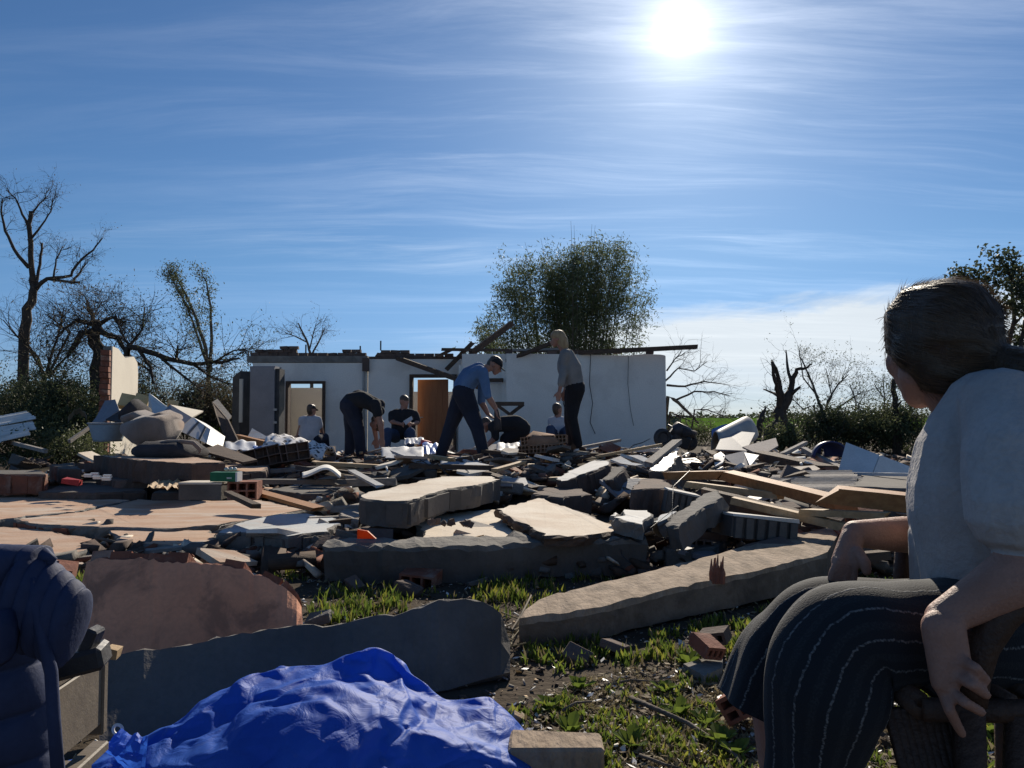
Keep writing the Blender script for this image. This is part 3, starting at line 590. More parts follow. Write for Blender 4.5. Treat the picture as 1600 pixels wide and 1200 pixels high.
def hollow(mb, c, M, L, W_, H_, nx, ny, m0=0, m1=0, depth=.12):      # clay block with open cells on its end face; axes M columns: x along face, y into block, z up
    c = V(c)
    def P(x, y, z): return c + M @ V((x, y, z))
    t = .012; cw = (L - t * (nx + 1)) / nx; ch = (H_ - t * (ny + 1)) / ny; x0, z0 = -L / 2, -H_ / 2
    xs_ = [x0] + sum([[x0 + t + i * (cw + t), x0 + t + i * (cw + t) + cw] for i in range(nx)], []) + [-x0]
    zs_ = [z0] + sum([[z0 + t + i * (ch + t), z0 + t + i * (ch + t) + ch] for i in range(ny)], []) + [-z0]
    for i in range(len(xs_) - 1):
        for j in range(len(zs_) - 1):
            a_, b_, e, f = xs_[i], xs_[i + 1], zs_[j], zs_[j + 1]
            if i % 2 and j % 2:
                dp = depth
                for q in (((a_, e), (b_, e)), ((b_, e), (b_, f)), ((b_, f), (a_, f)), ((a_, f), (a_, e))):
                    mb.face([P(q[0][0], 0, q[0][1]), P(q[1][0], 0, q[1][1]), P(q[1][0], dp, q[1][1]), P(q[0][0], dp, q[0][1])], m1)
                mb.face([P(a_, dp, e), P(b_, dp, e), P(b_, dp, f), P(a_, dp, f)], m1)
            else: mb.face([P(a_, 0, e), P(b_, 0, e), P(b_, 0, f), P(a_, 0, f)], m0)
    h = H_ / 2; l = L / 2
    for q in ([(-l, -h), (l, -h)], [(l, -h), (l, h)], [(l, h), (-l, h)], [(-l, h), (-l, -h)]):
        mb.face([P(q[0][0], 0, q[0][1]), P(q[0][0], W_, q[0][1]), P(q[1][0], W_, q[1][1]), P(q[1][0], 0, q[1][1])], m0)
    mb.face([P(-l, W_, -h), P(-l, W_, h), P(l, W_, h), P(l, W_, -h)], m0)
def rotm(rx, ry, rz): return (Matrix.Rotation(R(rz), 3, 'Z') @ Matrix.Rotation(R(ry), 3, 'Y') @ Matrix.Rotation(R(rx), 3, 'X'))

# the reddish floor of plaster slabs at the left, in front
slab('wall_slab', [(-60, 826), (-60, 768), (0, 767), (90, 772), (205, 781), (150, 792), (118, 800), (40, 806), (0, 812)], .12, .11, plaster_red, cement, 'sunlit reddish plaster slab at the far left, cut by a crack')
slab('wall_slab', [(24, 812), (60, 806), (128, 800), (165, 792), (215, 780), (300, 782), (410, 781), (480, 797), (440, 806), (395, 812), (340, 820), (260, 826), (180, 824), (110, 822), (60, 819)], .125, .12, plaster_red, cement, 'largest sunlit reddish plaster slab lying flat at the left', bricks=(13, 14), brick_m=brick_red)
slab('wall_slab', [(-70, 866), (-60, 826), (0, 823), (60, 826), (110, 836), (146, 842), (149, 852), (122, 868), (60, 864), (0, 862)], .085, .085, plaster_red, cement, 'sunlit plaster slab lowest at the far left edge above the jacket')
slab('wall_slab', [(168, 827), (230, 829), (330, 828), (345, 834), (332, 850), (270, 853), (215, 851), (182, 842)], .105, .105, plaster_red, cement, 'reddish plaster slab between the jacket slab and the grey block', bricks=(4, 5, 6), brick_m=brick_dark)
slab('wall_slab', [(60, 884), (90, 872), (128, 872), (135, 882)], .05, .05, plaster_red, cement, 'small pale slab chip just above the jacket collar')
slab('wall_slab', [(338, 832), (390, 812), (430, 803), (480, 802), (525, 808), (536, 818), (515, 830), (450, 838), (400, 832)], .17, .17, plaster_blue, cement, 'thick pale blue grey wall slab left of the centre beam', bricks=(6, 7, 8, 0), brick_m=cement)
# centre slabs
slab('wall_slab', [(563, 778), (572, 770), (690, 744), (770, 744), (783, 749), (745, 758), (700, 764), (635, 783), (600, 783), (570, 780)], .42, .17, plaster_pale, plaster_dark, 'sunlit pale wall slab propped highest in the centre', bricks=(5, 6, 7), brick_m=plaster_dark, bl=.26)
slab('wall_slab', [(658, 842), (655, 808), (690, 803), (775, 796), (790, 800), (806, 832), (802, 840)], .195, .08, plaster_pale, cement, 'sunlit cream wall slab with dark lumps on top, centre')
slab('wall_slab', [(774, 795), (846, 777), (872, 788), (930, 807), (986, 830), (900, 838), (850, 838)], plane3((774, 795, 5.6), (846, 777, 6.5), (986, 832, 4.78)), .06, plaster_pale, wood_dark, 'smooth pale slab tilted toward the right of centre')
slab('wall_slab', [(540, 790), (600, 776), (640, 780), (560, 812), (530, 806)], .20, .12, wood_grey, cement, 'dark weathered board slab below the highest centre slab')
slab('wall_slab', [(280, 742), (372, 722), (402, 720), (420, 728), (415, 735), (330, 741)], .36, .16, plaster_red, brick_dark, 'greyish slab just behind the green box', bricks=(4, 5), brick_m=brick_dark)
slab('wall_slab', [(146, 711), (200, 712), (300, 713), (352, 722), (300, 724), (230, 720), (170, 714)], .50, .24, plaster_red, brick_dark, 'long thin lit slab under the overturned armchair')
slab('wall_slab', [(-40, 738), (0, 734), (66, 735), (72, 741), (0, 741)], .36, .22, plaster_dark, brick_red, 'dark red brick slab at the left edge behind the reddish floor', bricks=(4, 3), brick_m=brick_red)
slab('wall_slab', [(78, 727), (112, 722), (126, 733), (92, 732)], .38, .16, plaster_dark, brick_dark, 'small dark block with pale top left of the long lit slab')
slab('wall_slab', [(870, 748), (885, 736), (930, 719), (950, 719), (951, 726), (915, 740), (876, 752)], plane3((870, 748, 7.3), (940, 719, 8.2), (948, 727, 7.6)), .22, plaster_white, brick_dark, 'jagged white topped brick fragment right of the man in blue', bricks=(4, 5), brick_m=brick_dark, bl=.11)
slab('wall_slab', [(944, 752), (958, 730), (974, 727), (976, 733), (958, 750)], plane3((944, 752, 7.0), (966, 727, 7.5), (978, 735, 7.0)), .30, plaster_dark, brick_dark, 'grey block tipped on edge left of the corrugated block')
slab('wall_slab', [(958, 810), (975, 795), (1012, 797), (1020, 805), (1004, 820)], .33, .09, plaster_white, cement, 'small bright white slab with scratches right of centre')
slab('wall_slab', [(952, 806), (962, 800), (970, 804), (962, 807)], .31, .05, plaster_white, cement, 'tiny white chip touching the bright white slab')
slab('wall_slab', [(1017, 817), (1034, 803), (1056, 797), (1042, 810), (1026, 818)], plane3((1017, 818, 5.0), (1056, 797, 5.2), (1040, 810, 4.9)), .10, plaster_blue, cement, 'narrow bluish plaster sliver right of the bright white slab')
slab('wall_slab', [(1042, 822), (1056, 800), (1100, 770), (1122, 765), (1130, 775), (1090, 800), (1060, 824)], plane3((1042, 822, 4.5), (1110, 766, 5.4), (1128, 778, 5.0)), .14, cement, plaster_dark, 'dark cement slab tilted up steeply beside the ribbed tiles')
slab('wall_slab', [(1012, 735), (1056, 704), (1064, 712), (1036, 737)], plane3((1012, 735, 7.4), (1056, 704, 8.2), (1036, 737, 7.1)), .34, panel_white, plaster_dark, 'grooved white block leaning right of centre')
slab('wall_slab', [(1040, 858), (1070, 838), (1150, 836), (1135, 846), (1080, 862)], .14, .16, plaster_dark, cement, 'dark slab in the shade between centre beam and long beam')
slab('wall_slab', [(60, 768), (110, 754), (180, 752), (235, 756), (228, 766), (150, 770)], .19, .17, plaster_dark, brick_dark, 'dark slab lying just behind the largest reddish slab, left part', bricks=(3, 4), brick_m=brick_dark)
slab('wall_slab', [(238, 770), (255, 760), (292, 758), (290, 770)], .20, .15, cement, brick_dark, 'dark slab piece left of the grey plastered block')
slab('wall_slab', [(-30, 764), (-20, 752), (50, 750), (66, 758), (40, 766)], .19, .17, brick_dark, brick_dark, 'dark broken slab at the left edge behind the reddish slabs')
slab('wall_slab', [(150, 744), (200, 735), (285, 738), (270, 748), (190, 750)], .28, .2, plaster_dark, brick_dark, 'dark brown slab below the long thin lit slab')
slab('wall_slab', [(420, 764), (470, 757), (560, 758), (552, 770), (470, 772)], .2, .16, plaster_dark, brick_dark, 'dark slab behind the bright orange board')
slab('wall_slab', [(1330, 760), (1345, 742), (1425, 744), (1430, 764)], .38, .34, plaster_dark, plaster_dark, 'dark block under the white folded panel')
slab('wall_slab', [(830, 772), (850, 762), (900, 760), (925, 772), (880, 778)], .30, .2, brick_dark, brick_dark, 'dark broken slab behind the smooth tilted slab')
slab('wall_slab', [(985, 766), (1000, 748), (1040, 746), (1050, 762)], .38, .26, brick_dark, brick_dark, 'dark block between the grooved white block and the bright white slab')
# long low concrete beam in the centre
def kerb(name, top, zt_, zb, mt, ms, label, cat='beam', amp=.012, step=.05, lean=0):
    """a beam whose upper face is given by its near edge and far edge in the photograph"""
    near_, far_ = top; mb = MB(); n = 40
    def pick(ln, f):
        k = f * (len(ln) - 1); i = min(int(k), len(ln) - 2); q = k - i; return (ln[i][0] * (1 - q) + ln[i + 1][0] * q, ln[i][1] * (1 - q) + ln[i + 1][1] * q)
    for k in range(n + 1):
        f = k / n; z = zt_[0] + (zt_[1] - zt_[0]) * f; a_ = onz(*pick(near_, f), z); b_ = onz(*pick(far_, f), z); j = lambda s_=1: V((random.gauss(0, amp), random.gauss(0, amp), random.gauss(0, amp))) * s_
        zz = zb[0] + (zb[1] - zb[0]) * f; d = unit(V((a_.x - b_.x, a_.y - b_.y, 0)))
        mb.v += [b_ + j(.6), a_ * .35 + b_ * .65 + j(.35), a_ * .65 + b_ * .35 + j(.35), a_ + j(.6) - V((0, 0, .004)), a_ + d * .012 - V((0, 0, .03)) + j(.5), V((a_.x, a_.y, (z + zz) / 2)) + d * .01 + j(.4), V((a_.x, a_.y, zz)) + d * lean + j(.5), V((b_.x, b_.y, zz)) + j(.5)]
    for k in range(n):
        for q in range(8): mb.f.append((k * 8 + q, k * 8 + (q + 1) % 8, (k + 1) * 8 + (q + 1) % 8, (k + 1) * 8 + q)); mb.m.append(0 if q < 4 or q == 7 else 1)
    for e in (0, n): mb.f.append(tuple(e * 8 + q for q in range(8))); mb.m.append(1)
    return mb.build(name, [mt, ms], label=label, cat=cat)
kerb('concrete_beam', ([(508, 852), (620, 853), (760, 851), (900, 842), (1010, 842)], [(512, 841), (620, 841), (760, 836), (900, 832), (1004, 830)]), (.215, .22), (.0, .0), cement, plaster_dark, 'long low dark concrete beam across the centre with lit top')
kerb('timber_beam', ([(812, 964), (872, 957), (945, 945), (1015, 926), (1085, 911), (1155, 896), (1225, 880), (1292, 862)], [(840, 936), (902, 920), (970, 903), (1040, 886), (1110, 868), (1180, 850), (1250, 833), (1320, 820)]), (.125, .20), (.0, .03), cement_warm, cement_shade_side, 'long rough sunlit beam running from centre foreground up to the seated woman', amp=.0045)
m_ = MB(); b_ = onz(1122, 905, .17)
for k in range(9):
    q = b_ + V((-.03 + .0065 * k, random.uniform(-.012, .012), -.02)); m_.tube([q, q + V((random.uniform(-.006, .008), 0, .05)), q + V((random.uniform(-.01, .012), 0, random.uniform(.08, .145)))], [.013, .011, .002], 5)
m_.build('wood_splinter', brick_red, label='reddish splintered wood stub sticking up from the long rough beam', cat='splinter')
# foreground: dark upright wall piece and the pink one behind it, each leaning
def upright(name, top, bot, Yt, Yb, th, mt, ms, label, bricks=False):
    """leaning wall piece: upper and lower outline in the photograph with distances at left and right end"""
    mb = MB(); n = 46; pick = lambda ln, x: next((y0 + (y1 - y0) * (x - x0) / (x1 - x0) for (x0, y0), (x1, y1) in zip(ln, ln[1:]) if x0 <= x <= x1), ln[-1][1]); x0, x1 = top[0][0], top[-1][0]; rows = []
    for k in range(n + 1):
        f = k / n; x = x0 + (x1 - x0) * f; a_ = at(x, pick(top, x), Yt[0] + (Yt[1] - Yt[0]) * f); b_ = at(x, pick(bot, x), Yb[0] + (Yb[1] - Yb[0]) * f)
        a_ += V((0, 0, random.gauss(0, .003) + .016 * noise.noise((x * .021, 3.3, 0)) + .006 * noise.noise((x * .075, 7.7, 0)))); nn = unit(V((0, b_.z - a_.z, -(b_.y - a_.y)))); nn = nn if nn.y > 0 else -nn
        mb.v += [b_, b_.lerp(a_, .5), a_ - (a_ - b_).normalized() * random.uniform(.003, .01), a_ + nn * .012 + V((0, 0, random.uniform(-.003, .005))), a_ + nn * th + V((0, 0, random.uniform(-.012, .006))), b_ + nn * th]; rows.append((a_, b_, nn))
    for k in range(n):
        for q in range(6): mb.f.append((k * 6 + q, k * 6 + (q + 1) % 6, (k + 1) * 6 + (q + 1) % 6, (k + 1) * 6 + q)); mb.m.append(0 if q in (0, 1) else 1)
    for e in (0, n): mb.f.append(tuple(e * 6 + q for q in range(6))); mb.m.append(1)
    c = sum((r_[1] for r_ in rows), V()) / len(rows); T = empty(name, (c.x, c.y, 0), label, 'wall slab', 'slabs of fallen wall'); T['kind'] = 'thing'; mb.build('slab_body', [mt, ms], T)
    return T, rows
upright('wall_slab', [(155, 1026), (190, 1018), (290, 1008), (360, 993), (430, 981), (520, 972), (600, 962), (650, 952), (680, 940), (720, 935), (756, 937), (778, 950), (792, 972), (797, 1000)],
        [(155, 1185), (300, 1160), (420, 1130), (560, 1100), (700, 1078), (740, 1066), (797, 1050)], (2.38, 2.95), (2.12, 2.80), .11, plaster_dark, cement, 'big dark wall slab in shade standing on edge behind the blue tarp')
Tp, rows = upright('wall_slab', [(128, 905), (132, 876), (180, 872), (240, 873), (320, 880), (360, 884), (400, 898), (440, 912), (462, 932), (471, 948)], [(128, 1040), (200, 1035), (330, 1010), (471, 975)], (2.98, 3.12), (2.72, 3.0), .12, plaster_pink, brick_red, 'pinkish plastered wall slab leaning behind the dark one, hollow bricks on top')
for k in range(2, 44, 4):                               # broken hollow bricks along its upper edge
    a_, b_, nn = rows[k]; a2 = rows[min(k + 4, 46)][0]; d = unit(a2 - a_); u = d.cross(nn); u = u if u.z > 0 else -u; q = MB()
    if k in (22, 26) or random.random() < .12: continue
    hollow(q, a_ + d * .03 + nn * .06 + u * random.uniform(.024, .042), Matrix((d, -u, nn)).transposed(), .075, .05, .10, 1, 2, depth=.035); q.build('brick', brick_red, Tp)
# hollow clay blocks and ribbed tiles
def block(label, c, M, L, W_, H_, nx, ny, m=brick_dark, cat='brick', name='hollow_brick', group='hollow clay bricks'):
    q = MB(); hollow(q, c, M, L, W_, H_, nx, ny); return q.build(name, m, label=label, cat=cat, group=group)
block('hollow red brick right of the green box', at(378, 767, 5.6), rotm(0, 0, 4), .21, .16, .13, 3, 2, brick_red)
block('dark hollow brick tilted near the patterned bedspread', at(448, 708, 9.6), rotm(-8, -8, 25), .56, .3, .22, 4, 2, brick_dark)
block('dark hollow brick just left of the tilted one, below the bedspread', at(410, 714, 9.4), rotm(-14, -12, 25), .44, .3, .24, 3, 2, brick_dark)
block('pinkish hollow brick below the green patch grass, centre foreground', at(650, 912, 4.3), rotm(6, 4, -12), .20, .22, .09, 3, 1, brick_red)
block('red hollow brick with lit ribs near the seated woman’s knee', at(1118, 1022, 2.9), rotm(20, 12, 30), .09, .10, .05, 3, 1, brick_red)
block('red hollow brick lying under the ribbed one near the knee', at(1112, 1000, 3.1), rotm(5, -14, -30), .11, .09, .05, 3, 1, brick_dark)
block('orange red brick lowest beside the skirt hem', at(1150, 1105, 2.35), rotm(4, -35, -40), .11, .10, .08, 2, 2, brick_red)
block('red brick poking out above the jacket sleeve', at(86, 902, 3.5), rotm(8, 10, 20), .13, .14, .07, 2, 1, brick_red)
def ribbed(label, c, M, L, W_, H_, m1=plaster_dark, m2=plaster_white):
    T = empty('ribbed_block', c, label, 'block', 'ribbed roof blocks'); q = MB(); q.box(c, (L, W_, H_), M); q.build('core', m1, T)
    n = max(5, int(L / .07))
    for k in range(n): q = MB(); q.box(V(c) + M @ V((-L / 2 + (k + .5) * L / n, -W_ / 2 - .012, -.005)), (L / n * .62, .03, H_ * .96), M, jit=.003); q.build('rib', m1, T)
    q = MB(); q.box(V(c) + M @ V((0, 0, H_ / 2 + .008)), (L, W_ + .03, .016), M, jit=.006); q.build('top_plaster', m2, T)
ribbed('ribbed clay block with white crust, in front of the seated woman', at(1178, 824, 5.0), rotm(-3, 7, 8), .44, .30, .13)
ribbed('ribbed clay block with white top behind the tilted cement slab', at(1062, 787, 6.0), rotm(-3, 12, -6), .24, .26, .16)
# timbers and planks
G = 'loose boards in the rubble'
beam('wooden_plank', at(1054, 743, 7.0), at(1138, 742, 6.5), .16, .07, wood_orange, 'flat orange plank end left of the long sloping board', 'plank', G)
beam('wooden_plank', at(1134, 742, 6.52), at(1322, 788, 5.2), .15, .075, wood_orange, 'long orange board sloping down toward the seated woman’s arm', 'plank', G)
beam('wooden_plank', at(1298, 772, 4.9), at(1425, 786, 4.6), .20, .10, wood_orange, 'thick reddish orange timber ending at the woman’s shirt', 'plank', G)
beam('wooden_plank', at(1146, 782, 5.6), at(1322, 824, 4.7), .06, .05, wood_pale, 'thin pale batten above the ribbed blocks', 'plank', G)
beam('wooden_plank', at(1260, 800, 5.0), at(1385, 806, 4.5), .10, .04, wood_pale, 'short pale board below the reddish timber', 'plank', G)
beam('wooden_plank', at(1075, 757, 6.4), at(1220, 775, 5.8), .06, .05, wood_pale, 'narrow batten under the long orange board', 'plank', G)
beam('wooden_plank', at(400, 768, 6.0), at(500, 796, 5.0), .10, .025, wood_orange, 'bright orange board lying on the reddish slab, left of centre', 'plank', G)
beam('wooden_plank', at(355, 770, 5.4), at(400, 791, 4.75), .05, .03, wood_dark, 'dark stick lying on the reddish slab below the green box', 'plank', G)
beam('wooden_plank', at(372, 683, 12.0), at(442, 700, 10.8), .08, .08, wood_orange, 'orange timber left of the patterned bedspread', 'plank', G)
beam('wooden_plank', at(0, 687, 12.0), at(72, 705, 10.5), .05, .05, wood_grey, 'grey pole slanting at the far left below the white sheets', 'plank', G)
beam('wooden_plank', at(550, 736, 7.2), at(594, 760, 6.2), .07, .02, metal_light, 'grey metal strip leaning against the highest centre slab', 'plank', G)
beam('wooden_plank', at(1013, 726, 7.6), at(1058, 690, 8.8), .10, .05, wood_grey, 'weathered plank leaning up over the grooved white block', 'plank', G)
beam('wooden_plank', at(990, 704, 10), at(1060, 702, 9.5), .06, .04, panel_white, 'white strip lying along the foot of the white wall', 'plank', G)
beam('wooden_plank', at(1222, 710, 11), at(1258, 692, 12), .06, .05, wood_grey, 'pale stick poking up left of the blue dome', 'plank', G)
beam('wooden_plank', at(1255, 702, 10), at(1315, 734, 8.6), .07, .06, wood_grey, 'pale board slanting down to the white panel', 'plank', G)
beam('wooden_plank', at(1190, 712, 9.6), at(1290, 734, 8.6), .22, .10, wood_dark, 'wide dark board behind the grey roofing sheet', 'plank', G)
beam('wooden_plank', at(1312, 740, 8.0), at(1430, 742, 7.0), .03, .03, panel_white, 'thin white edge strip under the white panel', 'plank', G)
beam('wooden_plank', at(620, 706, 9.2), at(662, 722, 8.4), .14, .03, foil, 'crumpled pale sheet strip left of the man in blue', 'sheet', G)
beam('wooden_plank', at(640, 728, 8.2), at(770, 731, 8.0), .05, .05, wood_dark, 'dark batten at the feet of the man in blue', 'plank', G)
beam('wooden_plank', at(772, 735, 7.6), at(818, 722, 8.2), .07, .03, wood_pale, 'pale splintered board right of the man’s boot', 'plank', G)
beam('wooden_plank', at(400, 752, 7.0), at(530, 753, 6.6), .12, .04, plaster_dark, 'long crusty dark board behind the orange board', 'plank', G)
beam('wooden_plank', at(520, 755, 6.8), at(620, 752, 6.6), .08, .06, wood_grey, 'grey board behind the highest centre slab', 'plank', G)
beam('wooden_plank', at(108, 690, 10.4), at(180, 640, 11.5), .03, .05, wood_grey, 'pale metal edge leaning against the armchair pile', 'plank', G)
beam('wooden_plank', at(1100, 775, 6.0), at(1250, 812, 5.3), .10, .12, wood_dark, 'dark beam hidden under the thin pale batten', 'plank', G)
m_ = MB(); A, B, C_ = at(1198, 752, 7.6), at(1262, 736, 8.2), at(1340, 770, 6.6); p0, n = plane3((1200, 765, 7.0), (1262, 736, 8.0), (1375, 772, 6.4))
cor = [onplane(x, y, p0, n) for x, y in ((1196, 752), (1215, 737), (1330, 736), (1382, 772), (1300, 772), (1235, 758))]; ux = unit(cor[2] - cor[1]); uy = n.cross(ux)
T = empty('roofing_sheet', cor[0], 'grey corrugated roofing sheet lying over the boards at the right', 'roofing sheet'); 
def corr(mb, cor, n, ux, uy, pitch=.06, amp=.012, th=.006):
    o0 = cor[0]; N = 60
    xs2 = [(q - o0).dot(ux) for q in cor]; ys2 = [(q - o0).dot(uy) for q in cor]
    def inside(x, y):
        c = False; k = len(cor); j = k - 1
        for i in range(k):
            if (ys2[i] > y) != (ys2[j] > y) and x < (xs2[j] - xs2[i]) * (y - ys2[i]) / (ys2[j] - ys2[i]) + xs2[i]: c = not c
            j = i
        return c
    dx = (max(xs2) - min(xs2)) / N; dy = (max(ys2) - min(ys2)) / 24
    P = lambda x, y, s_: o0 + ux * x + uy * y + n * (amp * math.sin(2 * math.pi * y / pitch) + s_)
    for i in range(N):
        for j in range(24):
            x, y = min(xs2) + i * dx, min(ys2) + j * dy
            if inside(x + dx / 2, y + dy / 2):
                for s_ in (0, -th): mb.face([P(x, y, s_), P(x + dx, y, s_), P(x + dx, y + dy, s_), P(x, y + dy, s_)])
m_ = MB(); corr(m_, cor, n, ux, uy, .11); m_.build('sheet', wood_grey, T, fix=False)
# white folded panel and blue dome at the right
T = empty('folded_sheet', at(1370, 740, 8.5), 'white folded panel standing like a tent at the right', 'panel'); m_ = MB()
def plate(mb, pts, th=.03, mi=0):
    pts = [V(p) for p in pts]; n = (pts[1] - pts[0]).cross(pts[2] - pts[0]).normalized(); n = n if n.y > 0 else -n; mb.hexa(pts, [p + n * th for p in pts], mi)
plate(m_, [at(1308, 742, 8.4), at(1322, 691, 8.8), at(1374, 711, 8.5), at(1362, 741, 8.2)]); m_.build('panel', panel_white, T)
m_ = MB(); plate(m_, [at(1364, 741, 8.2), at(1375.5, 711, 8.5), at(1420, 728, 8.7), at(1426, 741, 8.6)]); m_.build('panel', panel_white, T)
m_ = MB(); c = at(1318, 715, 9.3)
m_.grid(17, 9, lambda u, v: c + V((-.14 + .22 * math.cos(math.pi * u / 16) * math.cos(v / 8 * 1.45), .3 * math.sin(v / 8 * 1.5) * 1, .20 * math.sin(math.pi * u / 16) * math.cos(v / 8 * .9))))
o = m_.build('plastic_barrel_half', mat('plastic_navy', (.02, .035, .12), (.03, .05, .15), 3, .5, .15, 30), smooth=True, label='dark blue plastic dome behind the white folded panel', cat='tub'); o.modifiers.new('t', 'SOLIDIFY').thickness = .02
# curved metal tank piece, white panels
T = empty('water_tank', at(1160, 700, 12), 'torn half of a grey water tank with a rounded end at the right', 'tank'); m_ = MB(); c0 = at(1118, 690, 11.2); c1 = at(1182, 668, 12.6)
def tank(u, v):
    a_ = math.pi * (u / 20) * 1.05 - .1; f = v / 12; rr = .36 * (math.cos(max(0, f - .7) / .3 * 1.3) if f > .7 else (.75 + .25 * f / .7)); return c0.lerp(c1, f) + V((0, -rr * math.cos(a_), rr * math.sin(a_) - .12))
m_.grid(21, 13, tank); o = m_.build('shell', metal_light, T, smooth=True); o.modifiers.new('t', 'SOLIDIFY').thickness = .015
m_ = MB(); m_.grid(9, 5, lambda u, v: at(1112 + u * 5, 684 - 9 * math.sin(u / 8 * 2.2) - v * 3.2, 13 + v * .05)); m_.build('blue_lining', plastic_blue, T, smooth=True)
m_ = MB(); plate(m_, [at(1118, 702, 10.4), at(1132, 672, 11.5), at(1180, 676, 11.5), at(1166, 704, 10.6)], .02); m_.build('cover', panel_grey, T)
G = 'white sheet pieces at the right'
for pts, lab, m in (([(1118, 728, 9.0), (1115, 712, 9.4), (1126, 706, 9.6), (1133, 712, 9.2), (1130, 722, 9)], 'small bright white panel corner left of the tank', panel_white), ([(1130, 712, 9.2), (1166, 704, 9.6), (1172, 724, 9.2), (1158, 736, 8.9)], 'grey white panel slumped in front of the tank', panel_grey), ([(1163, 707, 9.5), (1186, 711, 9.4), (1172, 728, 9.0)], 'bright white triangular panel below the tank', panel_white),
    ([(1160, 698, 10.4), (1212, 684, 11), (1216, 696, 10.5), (1190, 712, 9.9)], 'brown cardboard sheet right of the tank', fabric_taupe)):
    m_ = MB(); plate(m_, [at(*p) for p in pts], .02); m_.build('cladding_sheet', m, label=lab, cat='panel', group=G)
# black tangled machine at the wall's right end
T = empty('wrecked_motorbike', at(1058, 695, 11.5), 'black wrecked motorbike lying at the right end of the white wall', 'motorbike')
for px, py, r_, Y in ((1035, 684, .10, 11.3), (1078, 691, .09, 11.6)):
    m_ = MB(); c = at(px, py, Y); m_.grid(20, 8, lambda u, v: c + V((math.cos(u * math.pi / 10) * (r_ + .04 * math.cos(v * math.pi / 3.5)), .04 * math.sin(v * math.pi / 3.5) + .05 * math.cos(u * math.pi / 10), math.sin(u * math.pi / 10) * (r_ + .04 * math.cos(v * math.pi / 3.5)))), closeu=True); wl = m_.build('wheel', metal_dark, T, smooth=True)
    m_ = MB(); m_.tube([c + V((0, -.04, 0)), c + V((0, .04, 0))], .07, 12); m_.build('rim', metal_dark, wl)
m_ = MB(); m_.tube([at(1048, 676, 11.4), at(1058, 671, 11.4), at(1072, 676, 11.5), at(1084, 680, 11.6)], [.05, .12, .1, .05], 8); m_.build('fuel_tank', metal_dark, T, smooth=True)
m_ = MB(); m_.tube([at(1036, 682, 11.35), at(1050, 674, 11.4), at(1066, 686, 11.5), at(1078, 690, 11.6)], .025, 6); m_.build('frame', metal_dark, T)
m_ = MB(); m_.box(at(1062, 688, 11.45), (.3, .2, .2), rotm(10, 20, 10)); m_.build('engine', metal_dark, T, bevel=.03)
m_ = MB(); m_.tube([at(1046, 676, 11.2), at(1052, 668, 11.4), at(1044, 664, 11.6)], .015, 6); m_.build('handlebar', metal_dark, T)
m_ = MB(); m_.tube([at(1068, 676, 11.3), at(1086, 677, 11.6)], [.07, .04], 8); m_.build('saddle', fabric_dark, T, smooth=True)

# ------------------------------------------------------------------ left pile: furniture and panels
def lump(name, rings, n, m, label, cat, parent=None, seed=0, rough_=.02, freq=4.0, group=None):
    """soft body from rings: (centre, half width vector, half height vector)"""
    mb = MB(); nr = len(rings)
    def fn(u, v):
        c, a_, b_ = rings[v]; t = 2 * math.pi * u / n; ce, se = math.cos(t), math.sin(t); e = .75
        p = V(c) + V(a_) * (abs(ce) ** e * math.copysign(1, ce)) + V(b_) * (abs(se) ** e * math.copysign(1, se)); return p + noise.noise_vector((p * freq) + V((seed, seed, 0))) * rough_
    mb.grid(n, nr, fn, closeu=True); mb.f.append(tuple(range(n))[::-1]); mb.f.append(tuple((nr - 1) * n + k for k in range(n))); mb.m += [0, 0]
    return mb.build(name, m, parent, smooth=True, label=label, cat=cat, group=group)
T = empty('armchair', at(240, 705, 9.6), 'overturned taupe upholstered armchair on the left debris pile', 'armchair')
lump('seat_cushion', [(at(205, 672, 9.8), V((.02, .2, 0)), V((0, 0, .10))), (at(222, 672, 9.6), V((.0, .32, 0)), V((0, 0, .18))), (at(243, 672, 9.5), V((0, .36, 0)), V((0, 0, .20))), (at(264, 668, 9.6), V((0, .32, 0)), V((0, 0, .17))), (at(277, 664, 9.8), V((0, .18, 0)), V((0, 0, .07)))], 20, fabric_taupe, None, None, T, 1, .05, 3)
lump('backrest', [(at(204, 654, 9.9), V((0, .25, 0)), V((0, 0, .05))), (at(222, 650, 9.9), V((0, .32, 0)), V((0, 0, .07))), (at(240, 656, 9.9), V((0, .32, 0)), V((0, 0, .06))), (at(262, 652, 9.9), V((0, .32, 0)), V((0, 0, .09))), (at(276, 652, 10), V((0, .2, 0)), V((0, 0, .05)))], 18, fabric_taupe, None, None, T, 2, .03, 4)
lump('arm', [(at(198, 648, 10), V((0, .2, 0)), V((0, 0, .08))), (at(212, 640, 10), V((0, .25, 0)), V((0, 0, .13))), (at(228, 644, 10.1), V((0, .2, 0)), V((0, 0, .08)))], 14, fabric_dark, None, None, T, 3, .03, 4)
T = empty('mattress', at(275, 712, 9.0), 'dark cushion with pale piping below the armchair', 'mattress')
lump('body', [(at(225, 704, 9.1), V((0, .3, 0)), V((0, 0, .06))), (at(240, 703, 9.0), V((0, .4, 0)), V((0, 0, .11))), (at(290, 702, 8.9), V((0, .4, 0)), V((0, 0, .11))), (at(314, 708, 8.9), V((0, .28, 0)), V((0, 0, .05)))], 16, fabric_dark, None, None, T, 4, .02, 4)
m_ = MB(); m_.tube([at(244, 692, 8.75), at(262, 690, 8.7), at(285, 690, 8.7), (at(302, 692, 8.7)), at(313, 703, 8.7), at(311, 709, 8.7)], [.01, .022, .024, .024, .024, .008], 8); m_.build('piping', fabric_taupe, T, smooth=True)
